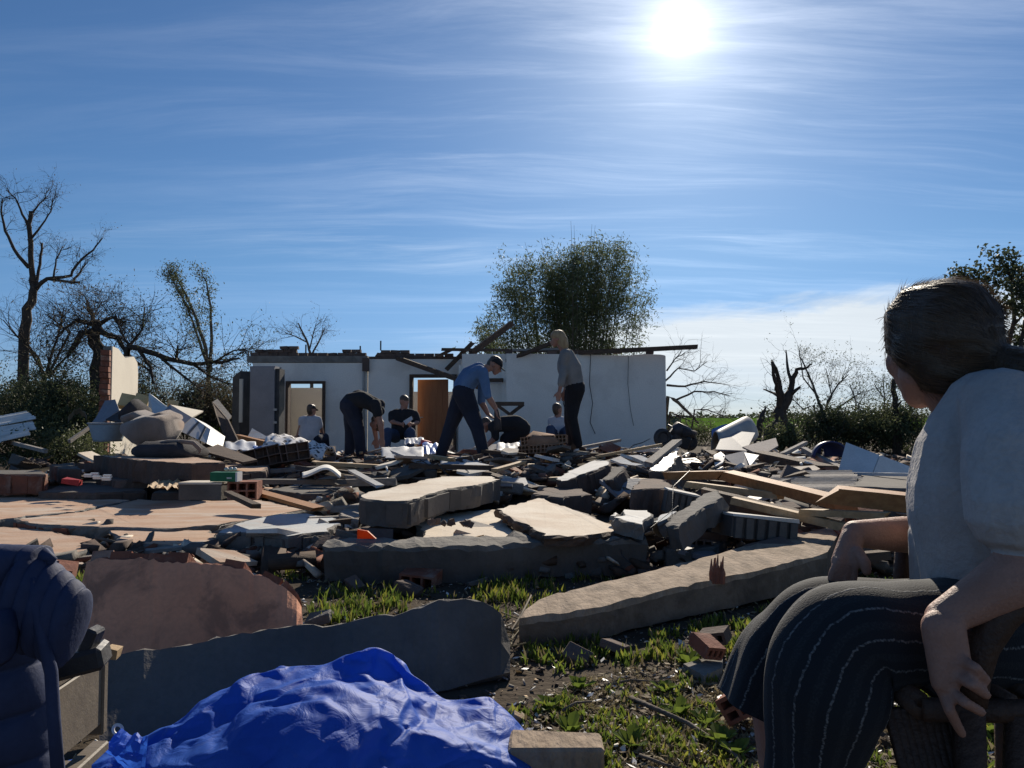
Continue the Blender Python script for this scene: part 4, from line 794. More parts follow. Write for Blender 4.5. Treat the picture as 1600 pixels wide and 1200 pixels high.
T = empty('washing_basin', at(165, 690, 10.2), 'pale blue ribbed plastic tub left of the armchair', 'tub'); m_ = MB(); a_, b_ = at(142, 660, 10.1), at(196, 664, 10.1)
m_.grid(24, 8, lambda u, v: a_.lerp(b_, .5) + V((math.cos(2 * math.pi * u / 24) * (.24 - .012 * v + (.008 if v % 2 else 0)), math.sin(2 * math.pi * u / 24) * .2, -.033 * v)), closeu=True); o = m_.build('shell', mat('tub_blue', (.30, .38, .44), (.25, .33, .39), 3, .5, .1, 30), T, smooth=True); o.modifiers.new('t', 'SOLIDIFY').thickness = .01
m_ = MB(); m_.tube([a_.lerp(b_, .5) + V((math.cos(t * .2618) * .245, math.sin(t * .2618) * .205, .004)) for t in range(25)], .012, 6); m_.build('rim', metal_light, T, smooth=True)
G = 'broken panels on the left pile'
for pts, lab, m in (([(150, 652, 11), (164, 626, 11.3), (180, 624, 11.3), (186, 640, 11), (150, 668, 10.6), (140, 664, 10.6)], 'grey white board leaning below the wall stub', panel_grey), ([(232, 652, 11.4), (233, 614, 11.8), (242, 620, 11.8), (264, 638, 11.2), (244, 656, 10.9)], 'tall white plaster panel on the left pile', panel_white),
    ([(243, 656, 10.9), (266, 632, 11.2), (300, 652, 10.6), (276, 672, 10.2)], 'grey cabinet side panel right of the armchair', panel_grey), ([(266, 632, 11.3), (318, 642, 11.9), (298, 653, 11.0)], 'tan cabinet inside panel facing the sun', wall_cream),
    ([(332, 628, 11.6), (340, 623, 11.8), (362, 650, 11.2), (356, 656, 11)], 'pale edge of board leaning left of the house', wood_grey), ([(332, 628, 11.5), (356, 656, 11.0), (372, 690, 10.6), (352, 688, 10.6), (338, 650, 11)], 'dark brown board leaning left of the house', wood_dark),
    ([(165, 655, 10.6), (205, 632, 10.8), (236, 648, 10.5), (214, 656, 10.2), (190, 660, 10.2)], 'black crumpled sheet above the armchair', fabric_dark), ([(300, 700, 9.6), (330, 690, 10.2), (402, 718, 8.6), (380, 722, 8.4)], 'long dark board slanting down toward the green box', wood_dark),
    ([(386, 684, 12), (394, 669, 12.4), (424, 686, 11.8)], 'pale blue tilted panel left of the doorway', plaster_blue)):
    m_ = MB(); plate(m_, [at(*p) for p in pts], .025); m_.build('cladding_sheet', m, label=lab, cat='panel', group=G)
T = empty('cabinet', at(300, 690, 10), 'white cabinet lying on its side with two dark slots', 'cabinet'); m_ = MB()
A, B, C_, D = at(278, 672, 10.1), at(302, 652, 10.5), at(329, 671, 10.0), at(323, 693, 9.6); m_.hexa([A, B, C_, D], [p + V((.06, .35, -.1)) for p in (A, B, C_, D)]); m_.build('body', panel_white, T)
for f in (.35, .75):
    m_ = MB(); a_ = B.lerp(C_, f) + V((0, -.012, 0)); b_ = A.lerp(D, f) + V((0, -.012, 0)); d = (C_ - B) * .05; m_.hexa([a_ - d, a_ + d, b_ + d, b_ - d], [p + V((0, .006, 0)) for p in (a_ - d, a_ + d, b_ + d, b_ - d)]); m_.build('slot', metal_dark, T)
foam = mat('foam_yellow', (.66, .50, .26), (.56, .41, .2), 4, .95, .5, 70)
for px, lab in ((198, 'yellow foam block on the left pile, left of two'), (221, 'yellow foam block on the left pile, right of two')):
    m_ = MB(); m_.box(at(px, 628, 12), (.20, .15, .20), rotm(-22, 14, 18), jit=.012); m_.build('foam_block', foam, label=lab, cat='foam block', group='foam blocks')
m_ = MB(); m_.box(at(270, 631, 12), (.14, .12, .09), rotm(-20, 10, 30), jit=.012); m_.build('foam_block', foam, label='small yellow foam piece behind the white panel', cat='foam block', group='foam blocks')
# corrugated white sheets at the far left
G = 'corrugated roofing sheets'
for k, (pts, lab) in enumerate((([(-30, 655), (40, 642), (56, 650), (-20, 668)], 'white corrugated roofing sheet, topmost at the left edge'), ([(-30, 668), (50, 656), (55, 664), (-20, 682)], 'white corrugated roofing sheet, second in the left stack'), ([(-40, 684), (42, 666), (46, 674), (-30, 696)], 'white corrugated roofing sheet, lowest in the left stack'))):
    z0 = .66 - .10 * k; cor = [at(x, y, 13.2 - k * .6 + (.3 if i in (1, 2) else 0) + (0 if i < 2 else -.8)) for i, (x, y) in enumerate(pts)]
    n = (cor[1] - cor[0]).cross(cor[3] - cor[0]).normalized(); n = n if n.z > 0 else -n; ux = unit(cor[1] - cor[0]); uy = n.cross(ux); m_ = MB(); corr(m_, cor, n, ux, uy, .16, .02, .008); o = m_.build('roofing_sheet', plaster_white, fix=False, label=lab, cat='roofing sheet', group=G)
m_ = MB(); m_.grid(12, 8, lambda u, v: at(106 + u * 2.7, 656 - 18 * math.sin(u / 11 * math.pi * .8 + .2) + v * 1.2, 12.2 + v * .12) + V((0, 0, .02 * math.sin(u * 2.1)))); m_.build('blue_sheet', mat('sheet_blue', (.16, .27, .42), (.22, .34, .5), 3, .4, .2, 30), smooth=True, label='crumpled pale blue sheet left of the wall stub', cat='sheet')
# green box on a plaster block
T = empty('plaster_block', at(325, 778, 5.6), 'grey plastered block under the green box', 'block'); m_ = MB(); m_.box(at(322, 766, 5.7), (.31, .2, .115), rotm(0, 0, -2), jit=.004); m_.build('block_body', plaster_dark, T)
m_ = MB(); m_.box(at(322, 753.5, 5.7), (.32, .21, .012), rotm(0, 0, -2), jit=.002); m_.build('top_plaster', plaster_pale, T)
T = empty('green_box', at(353, 751, 5.62), 'small dark green carton with white end', 'box'); M = rotm(0, 0, -3); c = at(352, 744.5, 5.62)
m_ = MB(); m_.box(c, (.185, .09, .066), M); m_.build('carton', mat('carton_green', (.02, .16, .07), (.015, .13, .06), 4, .5, .05, 40), T)
m_ = MB(); m_.box(c + M @ V((.101, 0, 0)), (.014, .092, .068), M); m_.build('white_end', panel_white, T)
m_ = MB(); [m_.box(c + M @ V((.035 + k * .009, -.0462, -.008)), (.006, .002, .012), M) for k in range(4)]; o = m_.build('print', panel_white, T); o['kind'] = 'stuff'
m_ = MB(); [m_.tube([at(x, 733, 5.7) + V((0, 0, -.01)), at(x, 733, 5.7), at(x, 733, 5.7) + V((0, 0, .014))], [.012, .02, .008], 8) for x in (354, 361, 367)]; o = m_.build('crumpled_paper', panel_white, smooth=True, label='crumpled white paper on top of the green box', cat='paper')
m_ = MB(); m_.grid(14, 8, lambda u, v: onz(230 + u * 3.5 + v * 1.5, 766 - v * 1.6, .30) + V((0, 0, .05 * noise.noise((u * .5, v * .6, 3)) + .02))); o = m_.build('crumpled_paper', wood_pale, label='crumpled yellowish paper sheet left of the grey block', cat='paper'); o.modifiers.new('t', 'SOLIDIFY').thickness = .002
m_ = MB(); m_.box(onz(112, 752, .30), (.16, .1, .05), rotm(0, 10, 10), jit=.01); m_.build('red_bag', mat('red_plastic', (.42, .03, .03), (.3, .02, .02), 4, .5, .3, 30), label='red plastic bag in the shade at the left', cat='bag')
for k, (px, py) in enumerate(((138, 743), (152, 746), (168, 744), (166, 748), (148, 741))): m_ = MB(); m_.box(onz(px, py, .36), (.09, .02, .03), rotm(20, 0, -12)); m_.build('white_card', panel_white, label=('leftmost', 'second from left', 'rightmost upper', 'rightmost lower', 'topmost')[k] + ' of the small white slips in the dark gap behind the reddish slab', cat='card', group='white slips')
m_ = MB(); m_.hexa([onz(558, 842, .24) + V(p) for p in ((0, 0, 0), (.11, 0, 0), (.11, .02, 0), (0, .02, 0))], [onz(558, 842, .24) + V(p) for p in ((.0, 0, .055), (.06, 0, .045), (.06, .02, .045), (.0, .02, .055))]); m_.build('orange_scrap', mat('orange_plastic', (.75, .14, .01), (.65, .11, .01), 4, .5, .05, 30, trans=.4), label='bright orange plastic scrap behind the centre beam', cat='scrap')
for px, py, lab in ((700, 817, 'dark mortar lump on the cream slab, left'), (728, 819, 'dark mortar lump on the cream slab, middle'), (678, 817, 'tiny dark mortar lump on the cream slab, far left')):
    m_ = MB(); c = onz(px, py, .27)
    for _ in range(5): m_.box(c + V((random.uniform(-.03, .03), random.uniform(-.015, .015), random.uniform(-.005, .01))), (.035, .03, .02), rotm(random.uniform(0, 90), random.uniform(0, 90), 0), jit=.008)
    m_.build('mortar_lump', brick_dark, label=lab, cat='mortar', group='mortar lumps')
# bedspread with a leaf pattern
m_ = MB()
def bed(u, v):
    x = 425 + u * 3.1; y = 688 + (u / 29) ** 1.3 * 20; c = at(x, y, 10.6); f = v / 13; return c + V((0, -.45 + .9 * f, .14 * math.sin(f * math.pi) - .05 + .05 * noise.noise((u * .35, v * .5, 2))))
m_.grid(30, 14, bed)
bedm = bpy.data.materials.new('bedspread'); bedm.use_nodes = True; t = NT(bedm.node_tree); co = t.new('ShaderNodeTexCoord').outputs['Object']; vr = t.new('ShaderNodeTexVoronoi'); vr.inputs['Scale'].default_value = 17; t.link(co, vr.inputs['Vector'])
t.link(t.mix(t.maprange(t.math('ADD', vr.outputs[0], t.math('MULTIPLY', t.noise(co, 22), .5)), .55, .72, 0, 1), (.05, .05, .06), (.78, .75, .72)), t.n['Principled BSDF'].inputs['Base Color']); t.n['Principled BSDF'].inputs['Roughness'].default_value = .9
o = m_.build('bedspread', bedm, smooth=True, label='white bedspread with black leaf pattern left of the bent man', cat='bedspread'); o.modifiers.new('t', 'SOLIDIFY').thickness = .03
m_ = MB(); m_.grid(20, 8, lambda u, v: at(500 + u * 3.2 - 28, 738 + v * .9 + 3 * math.sin(u * .35), 7.0 - v * .1) + V((0, 0, .06 * math.sin(u / 19 * math.pi)))); o = m_.build('pale_cloth', plaster_white, smooth=True, label='pale folded cloth lying left of the highest centre slab', cat='cloth'); o.modifiers.new('t', 'SOLIDIFY').thickness = .015
# foil and plastic sheets about the people's feet
def crumple(name, px0, px1, py0, py1, Y0, Y1, m, label, cat='plastic sheet', amp=.03, group='plastic sheets among the rubble', nu=18, nv=10, f=.16):
    mb = MB(); s_ = random.uniform(0, 50)
    mb.grid(nu, nv, lambda u, v: at(px0 + (px1 - px0) * u / (nu - 1), py0 + (py1 - py0) * v / (nv - 1), Y0 + (Y1 - Y0) * v / (nv - 1)) + V((0, .3 * amp * noise.noise((u * f, v * f, s_ + 9)), amp * (abs(noise.noise((u * f, v * f, s_))) * 1.6 - .3) + amp * .5 * noise.noise((u * f * 2.3, v * f * 2.3, s_)))))
    o = mb.build(name, m, smooth=True, label=label, cat=cat, group=group); o.modifiers.new('t', 'SOLIDIFY').thickness = .004; return o
crumple('plastic_sheet', 596, 662, 698, 716, 10.4, 9.2, foil, 'shiny silver foil sheet right of the bent man’s hand')
crumple('plastic_sheet', 688, 748, 716, 733, 9.3, 8.6, foil, 'clear plastic sheet between the feet of the man in blue')
crumple('plastic_sheet', 660, 690, 692, 712, 11, 10.4, plastic_blue, 'blue and white bag behind the rear leg of the man in blue', 'bag', .05)
crumple('plastic_sheet', 776, 812, 692, 704, 10.6, 10.0, foil, 'grey foil in front of the crouching dark figure')
crumple('plastic_sheet', 632, 662, 684, 694, 12.5, 12, plastic_white, 'white bag in front of the orange door', 'bag', .045)
crumple('plastic_sheet', 350, 400, 690, 706, 10.6, 9.8, plastic_white, 'crumpled white and blue paper left of the orange timber', 'paper', .04)
crumple('plastic_sheet', 395, 420, 698, 710, 10.2, 9.8, plastic_blue, 'blue wrapper beside the crumpled white paper', 'paper', .03)
m_ = MB(); m_.box(at(665, 692, 11.6), (.13, .1, .08), rotm(10, 20, 30), jit=.01); m_.build('pink_container', mat('pink_plastic', (.7, .08, .12), (.6, .06, .1), 4, .5, .1, 30), label='bright pink red container behind the man in blue', cat='container')
# brick lump by the standing woman
T = empty('brick_wall_piece', at(845, 705, 10.2), 'tilted piece of hollow brick wall at the standing woman’s feet', 'wall piece'); T['kind'] = 'thing'
for r_ in range(2):
    for k in range(4):
        q = MB(); hollow(q, at(818 + k * 18 + r_ * 4, 703 - r_ * 14, 10.0 + r_ * .1) + V((0, 0, .01 * k)), rotm(-6, -4 + random.uniform(-5, 5), -8 + random.uniform(-8, 8)), .15, .2, .11, 3, 2, depth=.08); q.build('brick', mat('brick_tan', (.33, .20, .13), (.24, .14, .09), 6, .95, .4, 50, per_obj=.2) if 'brick_tan' not in MATS else MATS['brick_tan'], T)
lump('cement_lump', [(at(812, 697, 10.3), V((0, .1, 0)), V((0, 0, .05))), (at(830, 690, 10.3), V((0, .25, 0)), V((0, 0, .14))), (at(862, 692, 10.3), V((0, .25, 0)), V((0, 0, .12))), (at(884, 700, 10.3), V((0, .1, 0)), V((0, 0, .04)))], 12, MATS['brick_tan'], 'brown earth lump behind the hollow bricks at the woman’s feet', 'rubble lump', None, 5, .06, 6)

# ------------------------------------------------------------------ loose filler rubble
LM = [(235, 670, 'the overturned armchair'), (300, 672, 'the white cabinet'), (352, 745, 'the green carton'), (440, 700, 'the patterned bedspread'), (560, 690, 'the bent man in dark clothes'), (640, 700, 'the silver foil sheet'), (735, 720, 'the man in blue'), (670, 760, 'the highest centre slab'), (730, 818, 'the cream slab'), (890, 700, 'the standing woman'),
      (910, 735, 'the jagged white topped fragment'), (985, 808, 'the bright white slab'), (1040, 722, 'the grooved white block'), (1088, 795, 'the tilted cement slab'), (1180, 825, 'the ribbed blocks'), (1230, 765, 'the long orange board'), (1150, 690, 'the grey water tank'), (1300, 755, 'the grey roofing sheet'), (1370, 720, 'the white folded panel'), (120, 790, 'the reddish floor slab'), (30, 660, 'the white corrugated sheets'), (435, 820, 'the blue grey slab'), (1060, 685, 'the black motorbike'), (100, 728, 'the small dark block')]
USED = {}
def where(p, what):
    d = p - CAM; y_ = d.dot(FW); px, py = CX + F * d.x / y_, CY - F * d.dot(UP) / y_
    for lx, ly, nm in sorted(LM, key=lambda q: (q[0] - px) ** 2 + 4 * (q[1] - py) ** 2):
        dx, dy = px - lx, py - ly
        for rel in (('right of' if dx > 0 else 'left of'), ('just above' if dy < 0 else 'just below')) if abs(dx) > 2 * abs(dy) else (('just above' if dy < 0 else 'just below'), ('right of' if dx > 0 else 'left of')):
            if (rel in ('right of', 'left of') and abs(dx) < 6) or (rel in ('just above', 'just below') and abs(dy) < 3): continue
            lab = what + ' ' + rel + ' ' + nm
            if lab not in USED: USED[lab] = 1; return lab
    return what + ' in the rubble'
def scatter(n, kinds, xr, yr, seed, zoff=0):
    random.seed(seed)
    for _ in range(n):
        y = random.uniform(*yr); px = random.uniform(*xr); x = (px - CX) / F * y; z = gz(x, y) + zoff; kind = random.choice(kinds); q = topix(V((x, y, z + .06))); q0 = topix(V((x, y, z)))
        if any(inpoly(s_, q[0] + dx, q[1] + dy) or inpoly(s_, q0[0] + dx, q0[1]) for s_ in SLABS for dx in (-12, 0, 12) for dy in (-4, 3)): continue
        if kind == 'board':
            L = random.uniform(.35, 1.3); a_ = random.uniform(-.6, .6) + (math.pi / 2 if random.random() < .15 else 0); d = V((math.cos(a_), math.sin(a_), random.uniform(-.18, .25))) * L / 2; c = V((x, y, z + random.uniform(.03, .14)))
            mm, cn = random.choice([(wood_dark, 'dark'), (wood_dark, 'dark'), (wood_dark, 'dark'), (wood_grey, 'grey'), (wood_grey, 'grey'), (wood_pale, 'pale')])
            beam('wooden_board', c - d, c + d, random.uniform(.04, .12), random.uniform(.02, .05), mm, where(c, ('short ' if L < .6 else 'long ' if L > 1 else '') + cn + ' loose board'), 'board', 'loose boards scattered in the rubble field')
        elif kind == 'chunk':
            mb = MB(); s_ = random.uniform(.10, .28); mb.box((x, y, z + s_ * .25), (s_ * random.uniform(.8, 1.8), s_, s_ * random.uniform(.35, .7)), rotm(random.uniform(-25, 25), random.uniform(-25, 25), random.uniform(0, 180)), jit=s_ * .13)
            mm, cn = random.choice([(cement, 'grey cement'), (brick_dark, 'dark brick'), (brick_dark, 'dark brick'), (plaster_dark, 'dark plaster'), (brick_red, 'red brick'), (plaster_dark, 'dark plaster')])
            mb.build('masonry_chunk', mm, label=where(V((x, y, z)), ('small ' if s_ < .16 else 'large ' if s_ > .22 else '') + cn + ' chunk'), kind='thing', cat='rubble chunk', group='masonry chunks scattered in the rubble field', bevel=s_ * .05)
        elif kind == 'plate':
            mb = MB(); s_ = random.uniform(.15, .42); k = random.randint(4, 6); M = rotm(random.uniform(-20, 25), random.uniform(-22, 22), random.uniform(0, 180)); c = V((x, y, z + random.uniform(.04, .16))); p = [c + M @ V((math.cos(6.283 * i / k) * s_ * random.uniform(.5, 1), math.sin(6.283 * i / k) * s_ * random.uniform(.4, .8), 0)) for i in range(k)]; mb.hexa([q - M @ V((0, 0, random.uniform(.02, .05))) for q in p], p)
            mm, cn = random.choice([(plaster_pale, 'pale'), (plaster_white, 'white'), (plaster_dark, 'dark'), (plaster_dark, 'dark'), (plaster_red, 'reddish'), (plaster_blue, 'bluish'), (panel_grey, 'grey')])
            mb.build('plaster_fragment', mm, label=where(c, ('small ' if s_ < .24 else 'large ' if s_ > .34 else '') + cn + ' flat plaster fragment'), kind='thing', cat='plaster fragment', group='plaster fragments scattered in the rubble field')
        elif kind == 'brick':
            q = MB(); hollow(q, V((x, y, z + random.uniform(.04, .12))), rotm(random.uniform(-25, 25), random.uniform(-25, 25), random.uniform(-50, 50)), random.uniform(.14, .2), .24, .12, 3, 2, depth=.1); mm, cn = random.choice([(brick_dark, 'dark'), (brick_red, 'red'), (brick_dark, 'dark')]); q.build('hollow_brick', mm, label=where(V((x, y, z)), cn + ' loose hollow brick'), cat='brick', group='hollow bricks scattered in the rubble field')
scatter(135, ['board', 'board', 'chunk', 'plate', 'brick'], (130, 1290), (6.6, 13.0), 11)
scatter(75, ['chunk', 'plate', 'brick', 'board'], (60, 1300), (5.0, 7.5), 12)
scatter(26, ['board', 'plate', 'board'], (1060, 1420), (7.5, 12.5), 13)
scatter(50, ['board', 'chunk', 'chunk', 'plate', 'brick'], (-20, 330), (7.2, 12), 14)
scatter(60, ['board', 'board', 'chunk', 'plate'], (480, 1260), (6.0, 9.5), 18)
scatter(75, ['board', 'board', 'plate', 'chunk', 'brick'], (380, 1080), (8.0, 12.2), 23, .03)
scatter(30, ['board', 'plate'], (440, 1060), (8.2, 9.8), 24, .10)
scatter(22, ['chunk', 'board', 'brick'], (1180, 1420), (4.6, 6.0), 25, .05)
scatter(34, ['chunk', 'chunk', 'brick', 'plate'], (180, 1240), (4.6, 6.2), 19)
random.seed(21)
for k in range(26):                                     # torn strips, laths and bent bars standing out of the heap
    px = random.uniform(360, 1240); y = random.uniform(7.0, 11.5); x = (px - CX) / F * y; z = gz(x, y); a_ = random.uniform(-.7, .7) + (math.pi if random.random() < .5 else 0); L = random.uniform(.35, .9); p0_ = V((x, y, z + .03)); p2_ = p0_ + V((math.cos(a_) * L, random.uniform(-.2, .2), random.uniform(.04, .28))); p1_ = p0_.lerp(p2_, .5) + V((0, 0, random.uniform(-.05, .12)))
    mb = MB(); mb.tube([p0_, p0_.lerp(p1_, .5) + rv() * .01, p1_, p1_.lerp(p2_, .5) + rv() * .02, p2_], [.008, .008, .007, .007, .005], 5); mb.build('bent_rod', (metal_dark, wood_grey, metal_light)[k % 3], smooth=True, label=where(p1_, ('black', 'grey', 'pale')[k % 3] + ' thin bent rod'), cat='rod', group='thin rods sticking out of the rubble')
# fine debris: too small to count
def fines(name, n, xr, yr, smin, smax, mats, label, seed, zj=.03):
    g_ = np.random.default_rng(seed); vs, fs, mi = [], [], []; y = g_.uniform(*yr, n); px = g_.uniform(*xr, n); x = (px - CX) / F * y
    cube = np.array([[-1, -1, -1], [1, -1, -1], [1, 1, -1], [-1, 1, -1], [-1, -1, 1], [1, -1, 1], [1, 1, 1], [-1, 1, 1]], float); fc = np.array([[3, 2, 1, 0], [4, 5, 6, 7], [0, 1, 5, 4], [1, 2, 6, 5], [2, 3, 7, 6], [3, 0, 4, 7]])
    done = -1
    for k in range(n):
        q = topix(V((x[k], y[k], gz(x[k], y[k]) + .03)))
        if y[k] > 4 and any(inpoly(s_, q[0] + dx, q[1] + dy) for s_ in SLABS for dx, dy in ((-9, 0), (9, 0), (0, -6), (0, 5))): continue
        done += 1; s_ = g_.uniform(smin, smax); sz = s_ * np.array([g_.uniform(.5, 2.4), g_.uniform(.4, .9), g_.uniform(.1, .5)]); M = np.array(rotm(*g_.uniform(-30, 30, 2), g_.uniform(0, 180))); v = (cube * sz + g_.normal(0, s_ * .12, (8, 3))) @ M.T + [x[k], y[k], gz(x[k], y[k]) + g_.uniform(0, zj)]
        vs.append(v); fs.append(fc + 8 * done); mi += [int(g_.integers(0, len(mats)))] * 6
    o = mesh_np(name, np.concatenate(vs), np.concatenate(fs), mats, mi=mi); return props(o, label, 'debris', kind='stuff')
fines('small_debris', 6000, (-40, 1450), (4.6, 13.5), .015, .075, [cement, brick_dark, brick_dark, plaster_dark, wood_dark, wood_dark, plaster_pale, wood_dark, brick_red, plaster_dark], 'small broken debris strewn over the whole rubble field', 5, .10)
fines('small_debris', 2200, (-40, 560), (6.4, 9.6), .02, .085, [cement, brick_dark, brick_dark, plaster_dark, wood_dark, plaster_red, brick_red], 'broken brick debris filling the ground behind the reddish slabs', 15, .08)
fines('paper_scraps', 420, (330, 1300), (6.4, 12.5), .012, .05, [plaster_white, panel_white, plaster_pale, wood_pale, plaster_blue, panel_white], 'small bright paper and plaster scraps strewn over the rubble', 16, .16)
fines('ground_litter', 5200, (-60, 1660), (1.3, 4.9), .002, .009, [cement, brick_dark, wood_grey, wood_pale, plaster_white, wood_grey, wood_dark, wood_dark], 'pale chips and litter strewn over the grass in the foreground', 6, .012)
# ------------------------------------------------------------------ people
skin_m = mat('skin', (.37, .205, .15), (.32, .17, .12), 14, .6, .25, 220, spec=.3, stain=(.42, .19, .14), sscale=9, samt=.35)
hair_brown = mat('hair_brown', (.085, .055, .035), (.05, .034, .023), 30, .5, .5, 160, stretch=(1, 1, .2), spec=.5)
hair_blond = mat('hair_blond', (.46, .36, .22), (.34, .25, .14), 30, .5, .5, 160, trans=.25, stretch=(1, 1, .2))
cloth = lambda n, c, **k: mat(n, c, tuple(x * .78 for x in c), 5, .95, .35, 110, **k)
c_greyknit, c_black, c_blueshirt, c_navy, c_jeans, c_whitetee, c_blacktee, c_boot, c_greytee, c_cap = (cloth('knit_grey', (.24, .24, .235)), cloth('trousers_black', (.018, .019, .023)), cloth('shirt_blue', (.11, .20, .36)), cloth('trousers_navy', (.022, .028, .048)), cloth('jeans', (.05, .08, .15)), cloth('tee_white', (.55, .55, .58)), cloth('tee_black', (.025, .027, .032)), cloth('boot_leather', (.13, .075, .045)), cloth('tee_grey', (.48, .455, .44)), cloth('cap_dark', (.02, .024, .03)))
def hull_bone(bm, p0, r0, p1, r1, seg=10):
    vs = []
    for p, r_ in ((p0, r0), (p1, r1)):
        for i in range(seg // 2 + 1):
            ph = math.pi * i / (seg // 2)
            for j in range(seg if 0 < i < seg // 2 else 1):
                t = 2 * math.pi * j / seg; vs.append(bm.verts.new(V(p) + V((math.sin(ph) * math.cos(t), math.sin(ph) * math.sin(t), math.cos(ph))) * r_))
    bmesh.ops.convex_hull(bm, input=vs)
    # interior points left by the hull are removed
    loose = [x for x in vs if x.is_valid and not x.link_faces]; bmesh.ops.delete(bm, geom=loose, context='VERTS')
def body(T, name, bones, mats, vox=.014, smooth=4, it=.5, seg=10):
    """bones: (material index, p0, r0, p1, r1). One continuous skin over them; each face takes the garment of its nearest bone"""
    bm = bmesh.new()
    for _, p0, r0, p1, r1 in bones: hull_bone(bm, p0, r0, p1, r1, seg)
    me = bpy.data.meshes.new('tmp'); bm.to_mesh(me); bm.free(); o = bpy.data.objects.new('tmp', me); COL.objects.link(o)
    r_ = o.modifiers.new('r', 'REMESH'); r_.mode = 'VOXEL'; r_.voxel_size = vox; r_.use_smooth_shade = True
    if smooth: s_ = o.modifiers.new('s', 'SMOOTH'); s_.iterations = smooth; s_.factor = it
    dg = bpy.context.evaluated_depsgraph_get(); dg.update(); m2 = bpy.data.meshes.new_from_object(o.evaluated_get(dg)); bpy.data.objects.remove(o)
    n = len(m2.polygons); c = np.empty(n * 3); m2.polygons.foreach_get('center', c); c = c.reshape(-1, 3); best = np.full(n, 1e9); mi = np.zeros(n, dtype=np.int32)
    for k, p0, r0, p1, r1 in bones:
        a_ = np.array(p0); d = np.array(p1) - a_; L2 = max(1e-9, d @ d); t = np.clip(((c - a_) @ d) / L2, 0, 1); q = np.linalg.norm(c - a_ - t[:, None] * d, axis=1) - (r0 + (r1 - r0) * t); w_ = q < best; best[w_] = q[w_]; mi[w_] = k
    m2.materials.clear()
    for m in mats: m2.materials.append(m)
    m2.polygons.foreach_set('material_index', mi); m2.polygons.foreach_set('use_smooth', np.ones(n, dtype=bool))
    v = np.empty(len(m2.vertices) * 3, dtype=np.float32); m2.vertices.foreach_get('co', v); v = v.reshape(-1, 3) - np.array(ORG[T.name], dtype=np.float32); m2.vertices.foreach_set('co', v.ravel()); m2.update(); m2.name = name
    return add(name, m2, T)
def chain(k, *pr):                                     # (p, r), (p, r) ... as bones of one material
    return [(k, pr[i][0], pr[i][1], pr[i + 1][0], pr[i + 1][1]) for i in range(len(pr) - 1)]
def hand(k, w_, d, side, s_=1.0, curl=.5):             # wrist, direction of fingers, sideways vector: palm, four fingers and a thumb
    d = unit(V(d)); side = unit(V(side) - d * V(side).dot(d)); nn = d.cross(side); b = []
    for i in (-1, 0, 1): b += chain(k, (w_, .022 * s_), (w_ + d * .075 * s_ + side * .024 * i * s_, .017 * s_))
    for i, L in zip((-1.5, -.5, .5, 1.5), (.058, .07, .066, .05)):
        a_ = w_ + d * .08 * s_ + side * .019 * i * s_; m1 = a_ + (d * (1 - curl * .3) + nn * curl * .5) * L * .5 * s_; b += chain(k, (a_, .0105 * s_), (m1, .0095 * s_), (m1 + (d * (1 - curl * .8) + nn * curl) * L * .5 * s_, .008 * s_))
    a_ = w_ + d * .02 * s_ - side * .03 * s_; b += chain(k, (a_, .013 * s_), (a_ + (d * .7 - side * .7) * .04 * s_, .011 * s_), (a_ + (d * 1.0 - side * .6) * .065 * s_, .009 * s_)); return b
def head(k, kh, c, fwd, up, s_=1.0):                   # skull, jaw, nose, ears, brow and cap of hair
    fwd, up = unit(V(fwd)), unit(V(up)); sd = fwd.cross(up); b = []
    b += [(k, c + up * .02 * s_ - fwd * .02 * s_, .078 * s_, c + up * .02 * s_ + fwd * .02 * s_, .074 * s_), (k, c - up * .01 * s_ + fwd * .035 * s_, .06 * s_, c - up * .075 * s_ + fwd * .05 * s_, .035 * s_)]
    b += [(k, c + fwd * .09 * s_ + up * .005 * s_, .011 * s_, c + fwd * .112 * s_ - up * .028 * s_, .013 * s_), (k, c + fwd * .088 * s_ - up * .058 * s_ - sd * .015 * s_, .009 * s_, c + fwd * .088 * s_ - up * .058 * s_ + sd * .015 * s_, .009 * s_)]
    for q in (-1, 1): b += [(k, c + sd * .078 * s_ * q, .012 * s_, c + sd * .082 * s_ * q - up * .03 * s_, .010 * s_), (k, c + fwd * .082 * s_ + up * .02 * s_ + sd * .03 * q * s_, .012 * s_, c + fwd * .08 * s_ + up * .02 * s_ + sd * .04 * q * s_, .01 * s_)]
    if kh is not None: b += [(kh, c + up * .045 * s_ - fwd * .03 * s_, .080 * s_, c + up * .05 * s_ + fwd * .02 * s_, .072 * s_), (kh, c - fwd * .05 * s_, .066 * s_, c - fwd * .045 * s_ - up * .05 * s_, .05 * s_)]
    return b
X = V((1, 0, 0)); Z = V((0, 0, 1)); YV = V((0, 1, 0))
def J(px, py, Y, dy=0): return at(px, py, Y + dy)
def cap(T, c, fwd, up, m, s_=1.0, brim=True):
    fwd, up = unit(V(fwd)), unit(V(up)); sd = fwd.cross(up); mb = MB()
    mb.grid(20, 7, lambda u, v: c + (fwd * math.cos(u * math.pi / 10) * .098 + sd * math.sin(u * math.pi / 10) * .086) * math.cos(v / 6 * 1.5) * s_ + up * (.03 + .085 * math.sin(v / 6 * 1.5)) * s_, closeu=True)
    if brim: mb.grid(9, 4, lambda u, v: c + fwd * (.085 + .075 * v / 3 * math.sin(math.pi * (u + .6) / 9.2)) * s_ + sd * (-.075 + .15 * u / 8) * s_ + up * (.034 - .022 * v / 3) * s_)
    o = mb.build('cap', m, T, smooth=True); o.modifiers.new('t', 'SOLIDIFY').thickness = .006; return o

